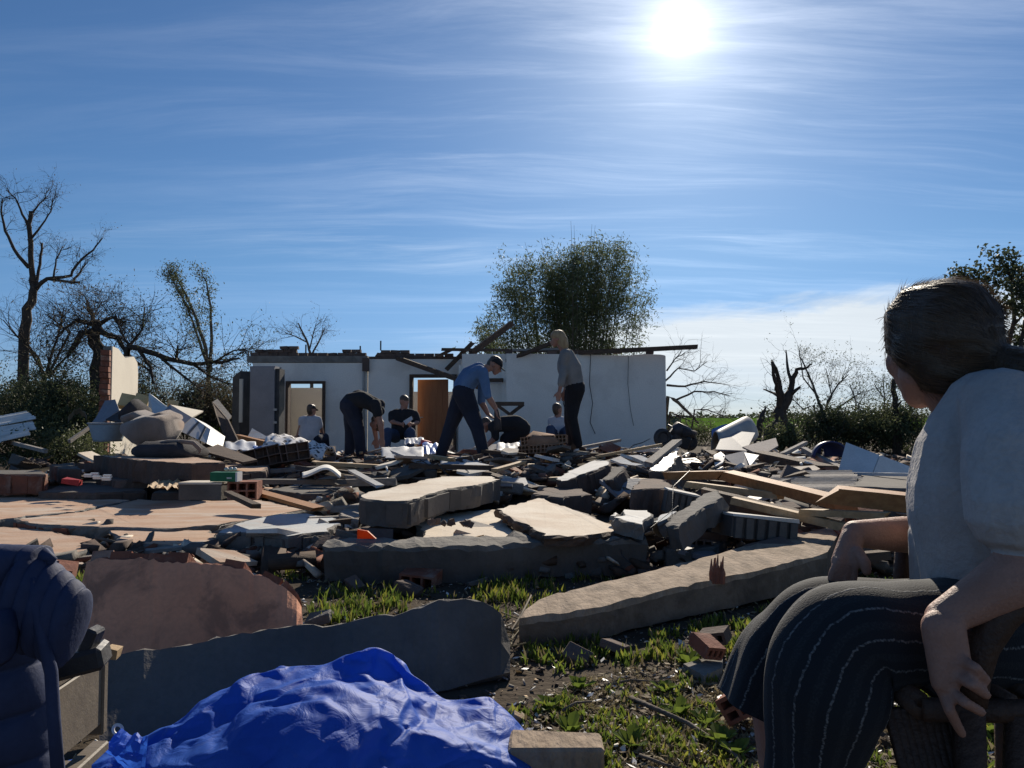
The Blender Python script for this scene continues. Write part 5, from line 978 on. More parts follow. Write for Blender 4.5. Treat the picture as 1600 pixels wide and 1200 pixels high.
# standing woman in grey
Y = 10.5; T = empty('person', at(897, 700, Y), 'standing woman with fair hair, grey sweater and black trousers looking left', 'person')
hd = J(872, 530, Y); sh = J(886, 553, Y); hip = J(897, 604, Y); b = []
b += head(0, None, hd, (-1, .1, -.18), (.12, 0, 1), .95); b += chain(0, (J(876, 540, Y), .048), (J(883, 550, Y), .055))
for s_ in (-.13, .13): b += chain(1, (sh + V((.01, s_, -.02)), .080), (J(893, 575, Y) + V((0, s_ * .9, 0)), .125), (hip + V((0, s_ * .65, .02)), .132))
b += chain(1, (sh + V((-.02, 0, .01)), .08), (J(885, 572, Y), .135), (J(894, 598, Y), .142))
for s_, el, wr in ((-.19, J(878, 592, Y, -.24), J(874, 612, Y, -.25)), (.19, J(888, 592, Y, .22), J(882, 612, Y, .2))):
    b += chain(1, (sh + V((-.02, s_, -.02)), .070), (sh.lerp(el, .5) + V((0, s_ * .2, 0)), .062), (el, .054), (el.lerp(wr, .35), .052)); b += chain(0, (el.lerp(wr, .3), .033), (wr, .026)); b += hand(0, wr, (-.15, 0, -1), (1, .3, 0), 1.0, .4)
for s_, kn, an, ft in ((-.09, J(893, 652, Y, -.1), J(903, 694, Y, -.1), J(895, 699, Y, -.12)), (.09, J(890, 655, Y, .12), J(894, 696, Y, .1), J(884, 701, Y, .08))):
    b += chain(2, (hip + V((.01, s_, -.02)), .140), (hip.lerp(kn, .5) + V((0, s_ * .3, 0)), .110), (kn, .082), (an, .066)); b += chain(3, (an, .045), (ft, .036), (ft + V((-.06, 0, -.005)), .03))
body(T, 'body', b, [skin_m, c_greyknit, c_black, c_boot], .012, 3)
hb = [(0, hd + V((.015, 0, .045)), .088, hd + V((-.03, 0, .05)), .076), (0, hd + V((.045, 0, .0)), .085, hd + V((.075, 0, -.08)), .072), (0, hd + V((.06, 0, -.06)), .06, hd + V((.10, 0, -.17)), .05), (0, hd + V((.10, 0, -.15)), .05, hd + V((.12, -.01, -.26)), .022)]
body(T, 'hair', hb, [hair_blond], .010, 2)

# man in blue shirt, bending
Y = 10.0; T = empty('person', at(730, 718, Y), 'man in blue shirt, dark jeans and dark cap bending over the rubble', 'person')
hd = J(773, 571, Y); ch = J(750, 580, Y); hip = J(724, 614, Y); b = []
b += head(0, 4, hd, (.85, -.1, -.55), (.5, 0, .9), 1.0); b += chain(0, (J(766, 574, Y), .052), (J(757, 577, Y), .058))
for s_ in (-.15, .15): b += chain(1, (ch + V((0, s_, -.01)), .088), (J(738, 590, Y) + V((0, s_ * .8, 0)), .115), (hip + V((-.01, s_ * .6, .05)), .12))
b += chain(1, (J(748, 576, Y), .09), (J(733, 588, Y), .13), (J(722, 604, Y), .125))
for s_, el, wr, dr in ((-.2, J(762, 618, Y, -.26), J(775, 640, Y, -.22), (.2, 0, -1)), (.2, J(752, 628, Y, .22), J(762, 646, Y, .15), (.7, 0, -.6))):
    s0 = J(755, 583, Y) + V((0, s_, 0)); b += chain(1, (s0, .075), (s0.lerp(el, .5), .066), (el, .055)); b += chain(0, (el, .042), (el.lerp(wr, .4), .044), (wr, .03)); b += hand(0, wr, dr, (0, 1, 0), 1.1, .6)
for s_, kn, an, ft in ((-.1, J(746, 670, Y, -.12), J(757, 714, Y, -.12), J(772, 722, Y, -.14)), (.1, J(704, 666, Y, .16), J(688, 712, Y, .2), J(700, 718, Y, .2))):
    b += chain(2, (hip + V((0, s_, 0)), .145), (hip.lerp(kn, .5), .118), (kn, .09), (an, .074)); b += chain(3, (an + V((0, 0, .0)), .055), (ft, .045), (ft + V((.06, 0, -.01)), .035))
body(T, 'body', b, [skin_m, c_blueshirt, c_navy, c_boot, hair_brown], .012, 3)
cap(T, hd, (.85, -.1, -.55), (.5, 0, .9), c_cap, 1.0)
m_ = MB(); q = J(776, 655, Y, -.22); m_.tube([q + V((0, 0, .12)), q + V((.01, 0, -.02)), q + V((.015, 0, -.14))], [.03, .045, .05], 8); m_.build('dark_sack', fabric_dark, smooth=True, label='dark bundle held in the hand of the man in blue', cat='bundle')

# man bent double
Y = 11.5; T = empty('person', at(557, 712, Y), 'man in black shirt and navy trousers bent double, seen from the side', 'person'); b = []
hip = J(549, 634, Y); ch = J(583, 632, Y)
for s_ in (-.14, .14): b += chain(1, (hip + V((.02, s_ * .8, .06)), .135), (J(566, 624, Y) + V((0, s_, 0)), .125), (ch + V((0, s_, 0)), .10), (J(592, 642, Y) + V((0, s_ * .8, 0)), .075))
b += chain(1, (J(560, 622, Y), .13), (J(585, 632, Y), .11)); b += chain(0, (J(590, 646, Y), .055), (J(590, 654, Y), .055)); b += head(0, 4, J(588, 662, Y, .05), (-.2, .2, -.9), (.8, 0, -.5), 1.0)
for s_, el, wr in ((-.2, J(595, 664, Y, -.25), J(597, 684, Y, -.22)), (.2, J(585, 668, Y, .2), J(588, 686, Y, .2))):
    s0 = J(590, 632, Y) + V((0, s_, 0)); m0 = s0.lerp(el, .45); b += chain(1, (s0, .085), (m0, .075)); b += chain(0, (m0, .05), (el, .045), (el.lerp(wr, .4), .042), (wr, .032)); b += hand(0, wr, (.05, 0, -1), (1, .2, 0), 1.1, .4)
for s_, kn, an in ((-.11, J(560, 672, Y, -.12), J(564, 708, Y, -.12)), (.11, J(548, 672, Y, .12), J(546, 708, Y, .14))):
    b += chain(2, (hip + V((0, s_, 0)), .16), (hip.lerp(kn, .5) + V((0, s_ * .2, 0)), .125), (kn, .095), (an, .08)); b += chain(3, (an, .055), (an + V((.1, -.03, -.05)), .042))
body(T, 'body', b, [skin_m, c_blacktee, c_navy, c_boot, hair_brown], .014, 3)

# sitting figures
Y = 15.0; T = empty('person', at(484, 690, Y), 'person in white T-shirt and dark cap seated in the left doorway, back turned', 'person'); b = []; hd = J(487, 641, Y)
b += head(0, 2, hd, (.5, .8, -.1), (0, 0, 1), 1.0); b += chain(0, (J(486, 647, Y), .05), (J(485, 652, Y), .06))
for px in (476, 485, 493): b += chain(1, (J(px, 657, Y), .10), (J(483 + (px - 485) * .7, 684, Y), .13))
for px, el, wr in ((472, J(470, 665, Y, -.05), J(465, 680, Y)), (497, J(501, 668, Y, .1), J(505, 680, Y, .3))): s0 = J(px, 656, Y); b += chain(1, (s0, .075), (s0.lerp(el, .7), .065)); b += chain(0, (s0.lerp(el, .6), .045), (el, .042), (wr, .032)); b += hand(0, wr, (-.1, .1, -1), (1, 0, 0), 1.0, .4)
hp = J(483, 686, Y); 
for s_ in (-.12, .12): b += chain(3, (hp + V((s_, 0, 0)), .12), (hp + V((s_ * 1.6, .45, .02)), .09), (hp + V((s_ * 1.8, .6, -.3)), .06))
body(T, 'body', b, [skin_m, c_whitetee, hair_brown, c_navy], .016, 3); cap(T, hd, (.5, .8, -.1), (0, 0, 1), c_cap, 1.0)

Y = 13.6; T = empty('person', at(630, 694, Y), 'person in black T-shirt sitting beside the orange door reading a paper', 'person'); b = []; hd = J(632, 628, Y)
b += head(0, 2, hd, (.6, -.7, -.35), (.1, -.1, 1), 1.0); b += chain(0, (J(630, 636, Y), .05), (J(630, 641, Y), .06))
for px in (620, 630, 641): b += chain(1, (J(px, 647, Y), .10), (J(630 + (px - 630) * .8, 676, Y), .13))
for px, el, wr in ((613, J(612, 659, Y, -.1), J(628, 663, Y, -.32)), (648, J(653, 660, Y, -.05), J(644, 663, Y, -.32))): s0 = J(px, 648, Y); b += chain(1, (s0, .08), (s0.lerp(el, .7), .068)); b += chain(0, (s0.lerp(el, .6), .045), (el, .042), (wr, .03)); b += hand(0, wr, (.3 if px < 630 else -.3, -.6, .1), (0, 0, 1), 1.0, .5)
hp = J(629, 682, Y)
for s_ in (-.13, .13): b += chain(3, (hp + V((s_, 0, 0)), .12), (hp + V((s_ * 1.5, -.42, .08)), .09), (hp + V((s_ * 1.6, -.5, -.28)), .06)); 
body(T, 'body', b, [skin_m, c_blacktee, hair_brown, c_jeans], .016, 3)
m_ = MB(); plate(m_, [J(630, 658, Y, -.42), J(643, 650, Y, -.40), J(645, 655, Y, -.46), J(634, 664, Y, -.47)], .004); m_.build('paper_sheet', panel_white, label='white paper held by the sitting person in black', cat='paper')

Y = 12.0; T = empty('person', at(795, 692, Y), 'crouching person in black folded low over the rubble, back rounded', 'person'); b = []
for s_ in (-.15, 0, .15): b += chain(1, (J(771, 667, Y) + V((0, s_, 0)), .09), (J(787, 662, Y) + V((0, s_, 0)), .125), (J(805, 662, Y) + V((0, s_, 0)), .14), (J(816, 669, Y) + V((0, s_ * .8, 0)), .135))
b += head(0, 2, J(759, 664, Y), (-.7, -.3, -.6), (-.5, 0, .8), .95); b += chain(0, (J(764, 666, Y), .05), (J(770, 667, Y), .06))
for s_, el, wr in ((-.2, J(775, 684, Y, -.25), J(764, 694, Y, -.25)), (.2, J(773, 684, Y, .2), J(762, 694, Y, .2))): s0 = J(773, 668, Y) + V((0, s_, 0)); b += chain(1, (s0, .075), (el, .055)); b += chain(0, (el, .042), (wr, .032)); b += hand(0, wr, (-.5, 0, -.8), (0, 1, 0), 1.0, .5)
for s_ in (-.13, .13): b += chain(3, (J(815, 674, Y) + V((0, s_, 0)), .13), (J(790, 686, Y) + V((0, s_ * 1.3, 0)), .095), (J(808, 697, Y) + V((0, s_, 0)), .06)); b += chain(1, (J(808, 697, Y) + V((0, s_, 0)), .05), (J(798, 698, Y) + V((0, s_, 0)), .04))
body(T, 'body', b, [skin_m, c_blacktee, hair_brown, c_black], .014, 3)

Y = 12.2; T = empty('person', at(872, 692, Y), 'child with dark hair and white shirt half hidden behind the standing woman’s legs', 'person'); b = []; hd = J(871, 641, Y)
b += head(0, 2, hd, (.6, .7, -.3), (0, 0, 1), .92); b += chain(0, (J(871, 648, Y), .045), (J(871, 653, Y), .05))
for px in (865, 872, 879): b += chain(1, (J(px, 658, Y), .075), (J(872 + (px - 872) * .8, 676, Y), .09))
for px, el, wr in ((861, J(860, 668, Y, -.05), J(866, 678, Y, -.2)), (883, J(886, 668, Y), J(882, 678, Y, -.2))): s0 = J(px, 657, Y); b += chain(1, (s0, .058), (s0.lerp(el, .6), .05)); b += chain(0, (s0.lerp(el, .5), .036), (el, .034), (wr, .026)); b += hand(0, wr, (.2, -.4, -.6), (1, 0, 0), .85, .5)
hp = J(872, 680, Y)
for s_ in (-.09, .09): b += chain(3, (hp + V((s_, 0, 0)), .10), (hp + V((s_ * 1.5, -.3, .10)), .075), (hp + V((s_ * 1.5, -.36, -.2)), .055))
body(T, 'body', b, [skin_m, c_whitetee, hair_brown, c_jeans], .014, 3)
# ------------------------------------------------------------------ the seated woman in the foreground
T = empty('person', V((.75, 1.35, 0)), 'seated woman in grey T-shirt and dark striped trousers, brown hair tied back', 'person')
WY = 1.45
hd = at(1464, 540, WY); fwd = unit(V((-.30, .95, -.06))); up = unit(V((-.06, .0, 1))); sd = fwd.cross(up)   # sd points to her right, away from the camera
b = []
sk = 0
# skull, face, jaw and neck
b += [(sk, hd + up * .022 - fwd * .012, .080, hd + up * .02 + fwd * .014, .078), (sk, hd - up * .012 + fwd * .028, .068, hd - up * .052 + fwd * .036, .052), (sk, hd - up * .05 + fwd * .034, .048, hd - up * .088 + fwd * .052, .028)]
b += [(sk, hd - up * .052 + fwd * .012 - sd * .046, .03, hd - up * .085 + fwd * .042 - sd * .016, .026), (sk, hd - up * .052 + fwd * .012 + sd * .046, .03, hd - up * .085 + fwd * .042 + sd * .016, .026)]
b += [(sk, hd - up * .022 + fwd * .058 - sd * .034, .026, hd - up * .03 + fwd * .06 - sd * .03, .026), (sk, hd - up * .022 + fwd * .058 + sd * .034, .026, hd - up * .03 + fwd * .06 + sd * .03, .026)]
b += [(sk, hd + fwd * .083 + up * .012, .010, hd + fwd * .108 - up * .024, .0125), (sk, hd + fwd * .084 - up * .05 - sd * .016, .009, hd + fwd * .086 - up * .05 + sd * .016, .009)]
for q in (-1, 1): b += [(sk, hd + fwd * .078 + up * .026 + sd * .02 * q, .011, hd + fwd * .068 + up * .024 + sd * .045 * q, .011), (sk, hd - fwd * .004 + sd * .066 * q + up * .004, .012, hd - fwd * .0 + sd * .066 * q - up * .026, .009)]
nb = at(1530, 622, 1.45)
b += chain(sk, (hd - up * .05 - fwd * .012, .056), (at(1498, 622, WY), .055), (nb, .062))
# T-shirt: torso leaning slightly back, short sleeves
def tk(px, py, Y, r_): return (at(px, py, Y), r_)
for dy, s_ in ((-.10, .92), (.0, 1.0), (.10, .92)):
    b += chain(1, tk(1545, 640, 1.42 + dy, .070), tk(1530, 710, 1.42 + dy, .105 * s_), tk(1526, 780, 1.42 + dy, .118 * s_), tk(1540, 860, 1.42 + dy, .118 * s_), tk(1556, 935, 1.42 + dy, .122 * s_))
b += chain(1, tk(1486, 760, 1.36, .072), tk(1486, 800, 1.36, .07)); b += chain(1, tk(1488, 756, 1.53, .07), tk(1492, 800, 1.53, .068))      # chest
b += chain(1, tk(1500, 850, 1.42, .085), tk(1515, 910, 1.42, .10))
ls, rs = at(1568, 640, 1.24), at(1522, 648, 1.62)                     # near shoulder, far shoulder
b += chain(1, (ls.lerp(nb, .75), .055), (ls, .066), (at(1580, 720, 1.17), .072), (at(1592, 800, 1.13), .070)); b += chain(1, (nb, .06), (rs, .062), (at(1480, 730, 1.66), .06), (at(1462, 780, 1.66), .056))
# near arm: elbow just outside the frame, forearm to the chair arm
el = at(1640, 872, 1.12); wr = at(1474, 966, 1.13)
b += chain(sk, (at(1592, 800, 1.13), .046), (el, .040), (el.lerp(wr, .3), .043), (el.lerp(wr, .75), .031), (wr, .0255))
# far arm
el2 = at(1452, 836, 1.64); wr2 = at(1336, 834, 1.52)
b += chain(sk, (at(1464, 790, 1.66), .042), (el2, .038), (el2.lerp(wr2, .35), .038), (wr2, .026))
# hips inside the trousers
b += chain(2, (at(1560, 965, 1.34), .13), (at(1560, 965, 1.52), .13))
# legs inside the trousers
b += chain(sk, (at(1560, 985, 1.33), .08), (at(1400, 992, 1.26), .06), (at(1325, 1010, 1.24), .05), (at(1272, 1160, 1.245), .042), (V((at(1262, 1330, 1.26).x, 1.26, .05)), .032))
b += chain(sk, (at(1560, 980, 1.50), .08), (at(1370, 972, 1.50), .055), (at(1275, 978, 1.48), .048), (at(1207, 1075, 1.47), .045), (V((at(1240, 1200, 1.46).x, 1.46, .05)), .032))
# near hand: back of the hand to the camera, fingers over the chair arm
def finger(k, pts, r0): return chain(k, *[(p, r0 * (1 - .09 * i)) for i, p in enumerate(pts)])
HY = 1.10
for dx, ky in ((0, 12), (16, 4), (30, -10)): b += chain(sk, (at(1466 + dx * .5, 980, HY + .015), .0235), (at(1472 + dx, 1056 + ky, HY), .0148))
b += finger(sk, [at(1502, 1031, HY - .006), at(1524, 1044, HY - .030), at(1540, 1062, HY - .020)], .0086)
b += finger(sk, [at(1495, 1056, HY - .006), at(1519, 1070, HY - .034), at(1541, 1086, HY - .022)], .0086)
b += finger(sk, [at(1485, 1078, HY - .004), at(1508, 1098, HY - .032), at(1533, 1112, HY - .022)], .0085)
b += finger(sk, [at(1474, 1082, HY), at(1484, 1110, HY - .018), at(1496, 1134, HY - .010), at(1503, 1146, HY - .004)], .0088)
b += finger(sk, [at(1492, 1000, HY + .03), at(1515, 1030, HY + .05), at(1520, 1060, HY + .055)], .0125)        # thumb behind the rail
# far hand resting on the knee, fingers spread downward
H2 = 1.48
for dx in (0, 10, 20): b += chain(sk, (at(1330, 842, 1.51), .022), (at(1312 + dx, 878, H2), .0165))
for p in ([(1311, 876), (1302, 893), (1298, 906)], [(1316, 880), (1309, 898), (1306, 912)], [(1324, 882), (1320, 900), (1318, 914)], [(1334, 880), (1334, 898), (1332, 912)]): b += finger(sk, [at(x, y, H2 - .01) for x, y in p], .0088)
b += finger(sk, [at(1340, 862, H2 - .01), at(1352, 880, H2 - .03), at(1354, 892, H2 - .03)], .0115)
wb = body(T, 'body', b, [skin_m, c_greytee, c_black], .0040, 2, .5, 14)
me = wb.data; nv_ = len(me.vertices); co_ = np.empty(nv_ * 3, dtype=np.float32); me.vertices.foreach_get('co', co_); co_ = co_.reshape(-1, 3); nr_ = np.empty(nv_ * 3, dtype=np.float32); me.vertices.foreach_get('normal', nr_); nr_ = nr_.reshape(-1, 3)
skin_v = np.zeros(nv_, dtype=bool)                     # soft pull folds in the shirt cloth
for p in me.polygons:
    if p.material_index != 1: skin_v[list(p.vertices)] = True
for i in np.nonzero(~skin_v)[0]:
    q = co_[i] + np.array(ORG[T.name]); s_ = float(q[2] + q[0] * .9 - q[1] * .3); f_ = noise.noise((q[0] * 5, q[1] * 5, q[2] * 5)); co_[i] += nr_[i] * (.0055 * math.sin(s_ * 42 + f_ * 5) * max(0, noise.noise((q[0] * 6 + 3, q[1] * 6, q[2] * 4))) + .008 * noise.noise((q[0] * 9, q[1] * 9, q[2] * 7)))
me.vertices.foreach_set('co', co_.ravel()); me.update()
# hair: cap of combed strands, low ponytail over the back
hb = [(0, hd + up * .030 - fwd * .028, .093, hd + up * .042 + fwd * .014, .084), (0, hd + up * .02 + fwd * .02, .08, hd + up * .052 + fwd * .044, .050), (0, hd - fwd * .055 + up * .0, .072, hd - fwd * .05 - up * .055, .052),
      (0, hd - sd * .036 + up * .0, .058, hd - sd * .030 - fwd * .03 - up * .045, .050), (0, hd + sd * .036, .058, hd + sd * .030 - fwd * .03 - up * .045, .050)]
hb += chain(0, (hd - fwd * .055 - up * .04, .052), (at(1540, 566, WY - .05), .038), (at(1580, 568, WY - .12), .033), (at(1620, 585, WY - .20), .03), (at(1660, 650, WY - .26), .022))
hair = body(T, 'hair', hb, [hair_brown], .006, 4)
g_ = np.random.default_rng(3); me = hair.data; n = len(me.vertices); co = np.empty(n * 3); me.vertices.foreach_get('co', co); co = co.reshape(-1, 3) + np.array(ORG[T.name]); no = np.empty(n * 3); me.vertices.foreach_get('normal', no); no = no.reshape(-1, 3)
idx = g_.integers(0, n, 9000); root = co[idx] + no[idx] * -.001; flow = np.array(-fwd - up * .35); vs, fs = [], []
tang = flow - no[idx] * (no[idx] @ flow)[:, None]; idx_ok = np.linalg.norm(tang, axis=1) > .55; tang += g_.normal(0, .05, tang.shape); tang /= np.linalg.norm(tang, axis=1)[:, None]; L = np.where(idx_ok, g_.uniform(.02, .06, 9000), .002)[:, None]; side_ = np.cross(tang, no[idx]) * .00055; lift = no[idx] * np.abs(g_.normal(.0008, .0015, 9000))[:, None]
p0, p1, p2 = root, root + tang * L * .5 + lift, root + tang * L + lift * .6; quad = np.stack([p0 - side_, p0 + side_, p1 + side_, p1 - side_, p2], 1).reshape(-1, 3); k5 = np.arange(9000) * 5
tri = np.concatenate([np.stack([k5, k5 + 1, k5 + 2], 1), np.stack([k5, k5 + 2, k5 + 3], 1), np.stack([k5 + 3, k5 + 2, k5 + 4], 1)])
o = mesh_np('hair_strands', quad, tri, mat('hair_strand', (.17, .11, .065), (.10, .065, .04), 30, .45, 0, 160, trans=.3, spec=.5), T); o['kind'] = 'stuff'  # strands paler than the hair beneath: rim light painted into their colour
# trousers: two wide legs swept along hip, knee and hem; stripes run along the cloth
sm_ = bpy.data.materials.new('striped_cloth'); sm_.use_nodes = True; t = NT(sm_.node_tree); uvn = t.new('ShaderNodeUVMap'); uvn.uv_map = 'cloth'; sx = t.new('ShaderNodeSeparateXYZ'); t.link(uvn.outputs[0], sx.inputs[0])
wob = t.math('MULTIPLY', t.math('SUBTRACT', t.noise(t.mapping(uvn.outputs[0], scale=(6, 120, 1)), 1.0, 3), .5), .022)
u = t.math('ADD', sx.outputs[0], wob); ph = t.math('FRACT', t.math('MULTIPLY', u, 12.0)); d1 = t.math('ABSOLUTE', t.math('SUBTRACT', ph, .3)); d2 = t.math('ABSOLUTE', t.math('SUBTRACT', ph, .75))
dash = t.maprange(t.noise(t.mapping(uvn.outputs[0], scale=(30, 330, 1)), 1.0, 3), .34, .62, .1, 1)
thin = t.math('MULTIPLY', t.maprange(d1, .02, .05, 1, 0), dash); wide = t.math('MULTIPLY', t.maprange(d2, .10, .15, 1, 0), t.maprange(t.noise(t.mapping(uvn.outputs[0], scale=(160, 420, 1)), 1.0, 1), .45, .6, .12, .5))
col = t.mix(thin, t.mix(wide, (.006, .009, .014), (.03, .034, .038)), (.15, .15, .15)); bs_ = t.n['Principled BSDF']; t.link(col, bs_.inputs['Base Color']); bs_.inputs['Roughness'].default_value = .9; bs_.inputs['Sheen Weight'].default_value = .04
bp = t.new('ShaderNodeBump'); bp.inputs['Strength'].default_value = .4; bp.inputs['Distance'].default_value = .003; t.link(t.math('ADD', thin, t.noise(t.mapping(uvn.outputs[0], scale=(200, 500, 1)), 1.0, 2)), bp.inputs['Height']); t.link(bp.outputs[0], bs_.inputs['Normal'])
def leg(path, seed):
    """path: (centre, radius across, radius along thickness) from hip to hem"""
    nu, per = 64, 12; P = [];
    for i in range(len(path) - 1):
        for s_ in range(per): P.append([i, s_ / per])
    P.append([len(path) - 2, 1.0]); cs, r1, r2 = [], [], []
    def cr(a, b_, c, d, f): return .5 * ((2 * b_) + (c - a) * f + (2 * a - 5 * b_ + 4 * c - d) * f * f + (3 * b_ - a - 3 * c + d) * f ** 3)
    for i, f in P:
        q = [path[max(0, min(len(path) - 1, i + k))] for k in (-1, 0, 1, 2)]; cs.append(cr(*[x[0] for x in q], f)); r1.append(cr(*[x[1] for x in q], f)); r2.append(cr(*[x[2] for x in q], f))
    mb = MB(); n = len(cs); A = unit(V((.12, 1, 0)))
    def fn(u, v):
        tg = unit(cs[min(v + 1, n - 1)] - cs[max(v - 1, 0)]); a_ = unit(A - tg * A.dot(tg)); bb = tg.cross(a_); th = 2 * math.pi * u / nu; p = cs[v] + a_ * math.cos(th) * r1[v] + bb * math.sin(th) * r2[v]
        f = v / n; fold = .006 * math.sin(th * 5 + 3 * f + seed) * sm(.45, .9, f) + .010 * noise.noise(p * 9 + V((seed, 0, 0))) + .004 * math.sin(f * 26 + 2 * math.cos(th)) * sm(.2, .45, f) * (1 - sm(.5, .75, f)); return p + (p - cs[v]).normalized() * fold
    mb.grid(nu, n, fn, closeu=True); mb.uvl = [((k + .0) / nu, v) for v in range(n) for k in range(nu)]
    o = mb.build('trousers', sm_, T, smooth=True); me = o.data; uvl = me.uv_layers.new(name='cloth')
    ln = [0];
    for i in range(1, n): ln.append(ln[-1] + (cs[i] - cs[i - 1]).length)
    for p in me.polygons:
        us = [v % nu for v in p.vertices]; wrap = max(us) - min(us) > nu / 2
        for li, vi in zip(p.loop_indices, p.vertices):
            uu = vi % nu; uu = uu + nu if wrap and uu < nu / 2 else uu; uvl.data[li].uv = (uu / nu, ln[vi // nu])
    s_ = o.modifiers.new('t', 'SOLIDIFY'); s_.thickness = .003; return o
near_leg = [(at(1610, 990, 1.30), .10, .115), (at(1500, 995, 1.27), .105, .090), (at(1400, 990, 1.25), .095, .083), (at(1325, 1000, 1.24), .085, .088), (at(1290, 1066, 1.23), .086, .090), (at(1276, 1130, 1.24), .082, .082), (at(1268, 1210, 1.25), .07, .07), (at(1262, 1330, 1.26), .062, .064)]
far_leg = [(at(1600, 985, 1.52), .10, .10), (at(1480, 975, 1.52), .10, .085), (at(1370, 970, 1.50), .09, .073), (at(1285, 968, 1.48), .082, .076), (at(1238, 1008, 1.47), .08, .083), (at(1208, 1060, 1.47), .085, .083), (at(1190, 1108, 1.47), .09, .086)]
leg(near_leg, 1.0); leg(far_leg, 4.0)
for c in (at(1262, 1470, 1.26), V((at(1240, 1200, 1.46).x, 1.46, 0))):
    body(T, 'shoe', [(0, V((c.x, c.y, .035)), .034, V((c.x - .10, c.y + .05, .028)), .028), (0, V((c.x - .10, c.y + .05, .028)), .030, V((c.x - .16, c.y + .08, .022)), .022)], [c_boot], .008, 2)
# wicker chair
wick = mat('wicker', (.075, .042, .028), (.045, .027, .02), 12, .6, .4, 80)
T = empty('wicker_chair', V((.80, 1.33, 0)), 'dark brown wicker armchair the seated woman sits in', 'chair')
zs = at(1500, 1100, 1.16).z
def rod(name, pts, r_, n=9): mb = MB(); mb.tube(pts, r_, n); return mb.build(name, wick, T, smooth=True)
rail = [at(1700, 900, 1.12), at(1600, 930, 1.12), at(1560, 965, 1.125), at(1534, 1010, 1.13), at(1522, 1060, 1.135), at(1518, 1100, 1.14)]
rod('arm', rail, [.024, .024, .026, .024, .022, .022])
fl, fr, bl, br = V((at(1440, 1100, 1.14).x, 1.14, zs)), V((at(1440, 1100, 1.14).x + .02, 1.62, zs)), V((1.02, 1.12, zs)), V((1.02, 1.62, zs))
rod('seat_rail', [fl, V((.80, 1.13, zs)), bl], .017); rod('seat_rail', [fl, fr], .017); rod('seat_rail', [fr, br], .017); rod('seat_rail', [bl, br], .017)
lp = at(1514, 1108, 1.13)
rod('leg', [lp, V((lp.x, lp.y, 0))], .022); rod('leg', [at(1590, 1116, 1.13), V((at(1590, 1116, 1.13).x - .03, 1.12, .1)), V((at(1590, 1116, 1.13).x - .06, 1.12, 0))], .017)
rod('leg', [fr, V((fr.x, fr.y, 0))], .02); rod('leg', [br, V((br.x, br.y, 0))], .02)
for k in range(11):
    f = k / 10; o = rod('seat_strand', [fl.lerp(bl, f) + V((0, 0, .012)), fr.lerp(br, f) + V((0, 0, .012))], .012, 6)
a0, a1 = fl + V((-.04, .02, 0)), lp                         # woven apron under the seat front
for k in range(9): f = k / 8; q = fl.lerp(lp, f) ; rod('apron_strand', [q + V((-.035 + .02 * f, .03, -.01)), V((q.x + .085, 1.16, .02))], .0085, 5)
for k in range(7): z = zs - .05 - k * .055; rod('apron_strand', [V((fl.x - .02, 1.175, z)), V((lp.x + .01, 1.155, z - .06))], .0075, 5)
for k in range(5): f = k / 4; rod('back_slat', [bl.lerp(br, f) + V((0, 0, 0)), bl.lerp(br, f) + V((.12, 0, .48))], .014, 6)
rod('back_rail', [bl + V((.12, 0, .48)), br + V((.12, 0, .48))], .02)
rod('arm', [fr + V((.2, .02, 0)), fr + V((.22, .04, .16)), br + V((.05, .02, .2))], .02)

# ------------------------------------------------------------------ blue tarp
def tri(x): return abs((x % 2) - 1)
tarp_m = bpy.data.materials.new('tarp_blue'); tarp_m.use_nodes = True; t = NT(tarp_m.node_tree); co = t.new('ShaderNodeTexCoord').outputs['Object']; bs_ = t.n['Principled BSDF']
cl = t.mix(t.maprange(t.noise(co, 4, 5), .35, .7, 0, 1), (.035, .14, .66), (.05, .18, .74)); cl = t.mix(t.math('MULTIPLY', t.maprange(t.noise(co, 9, 6, .7), .6, .74, 0, 1), .22), cl, (.3, .36, .5)); t.link(cl, bs_.inputs['Base Color']); bs_.inputs['Roughness'].default_value = .58; bs_.inputs['Specular IOR Level'].default_value = .3
tr = t.new('ShaderNodeBsdfTranslucent'); t.link(cl, tr.inputs[0]); mx = t.new('ShaderNodeMixShader'); mx.inputs[0].default_value = .45; t.link(bs_.outputs[0], mx.inputs[1]); t.link(tr.outputs[0], mx.inputs[2]); t.link(mx.outputs[0], t.n['Material Output'].inputs[0])
bp = t.new('ShaderNodeBump'); bp.inputs['Strength'].default_value = .8; bp.inputs['Distance'].default_value = .03
rn = t.new('ShaderNodeTexVoronoi'); rn.feature = 'DISTANCE_TO_EDGE'; rn.inputs['Scale'].default_value = 7; t.link(t.mapping(co, scale=(1, .6, 1.4)), rn.inputs['Vector']); t.link(t.math('ADD', t.math('MINIMUM', rn.outputs[0], .12), t.math('MULTIPLY', t.noise(co, 14, 4, .6, 1.0), .25)), bp.inputs['Height']); t.link(bp.outputs[0], bs_.inputs['Normal']); t.link(bp.outputs[0], tr.inputs[1])
random.seed(5)
topline = [(150, 1196), (172, 1164), (230, 1140), (300, 1106), (380, 1082), (420, 1062), (470, 1048), (520, 1033), (560, 1029), (592, 1030), (625, 1046), (650, 1066), (700, 1084), (735, 1112), (760, 1134), (795, 1146), (815, 1170)]
def tl(x): return next((y0 + (y1 - y0) * (x - x0) / (x1 - x0) for (x0, y0), (x1, y1) in zip(topline, topline[1:]) if x0 <= x <= x1), 1190)
NU, NV = 124, 86
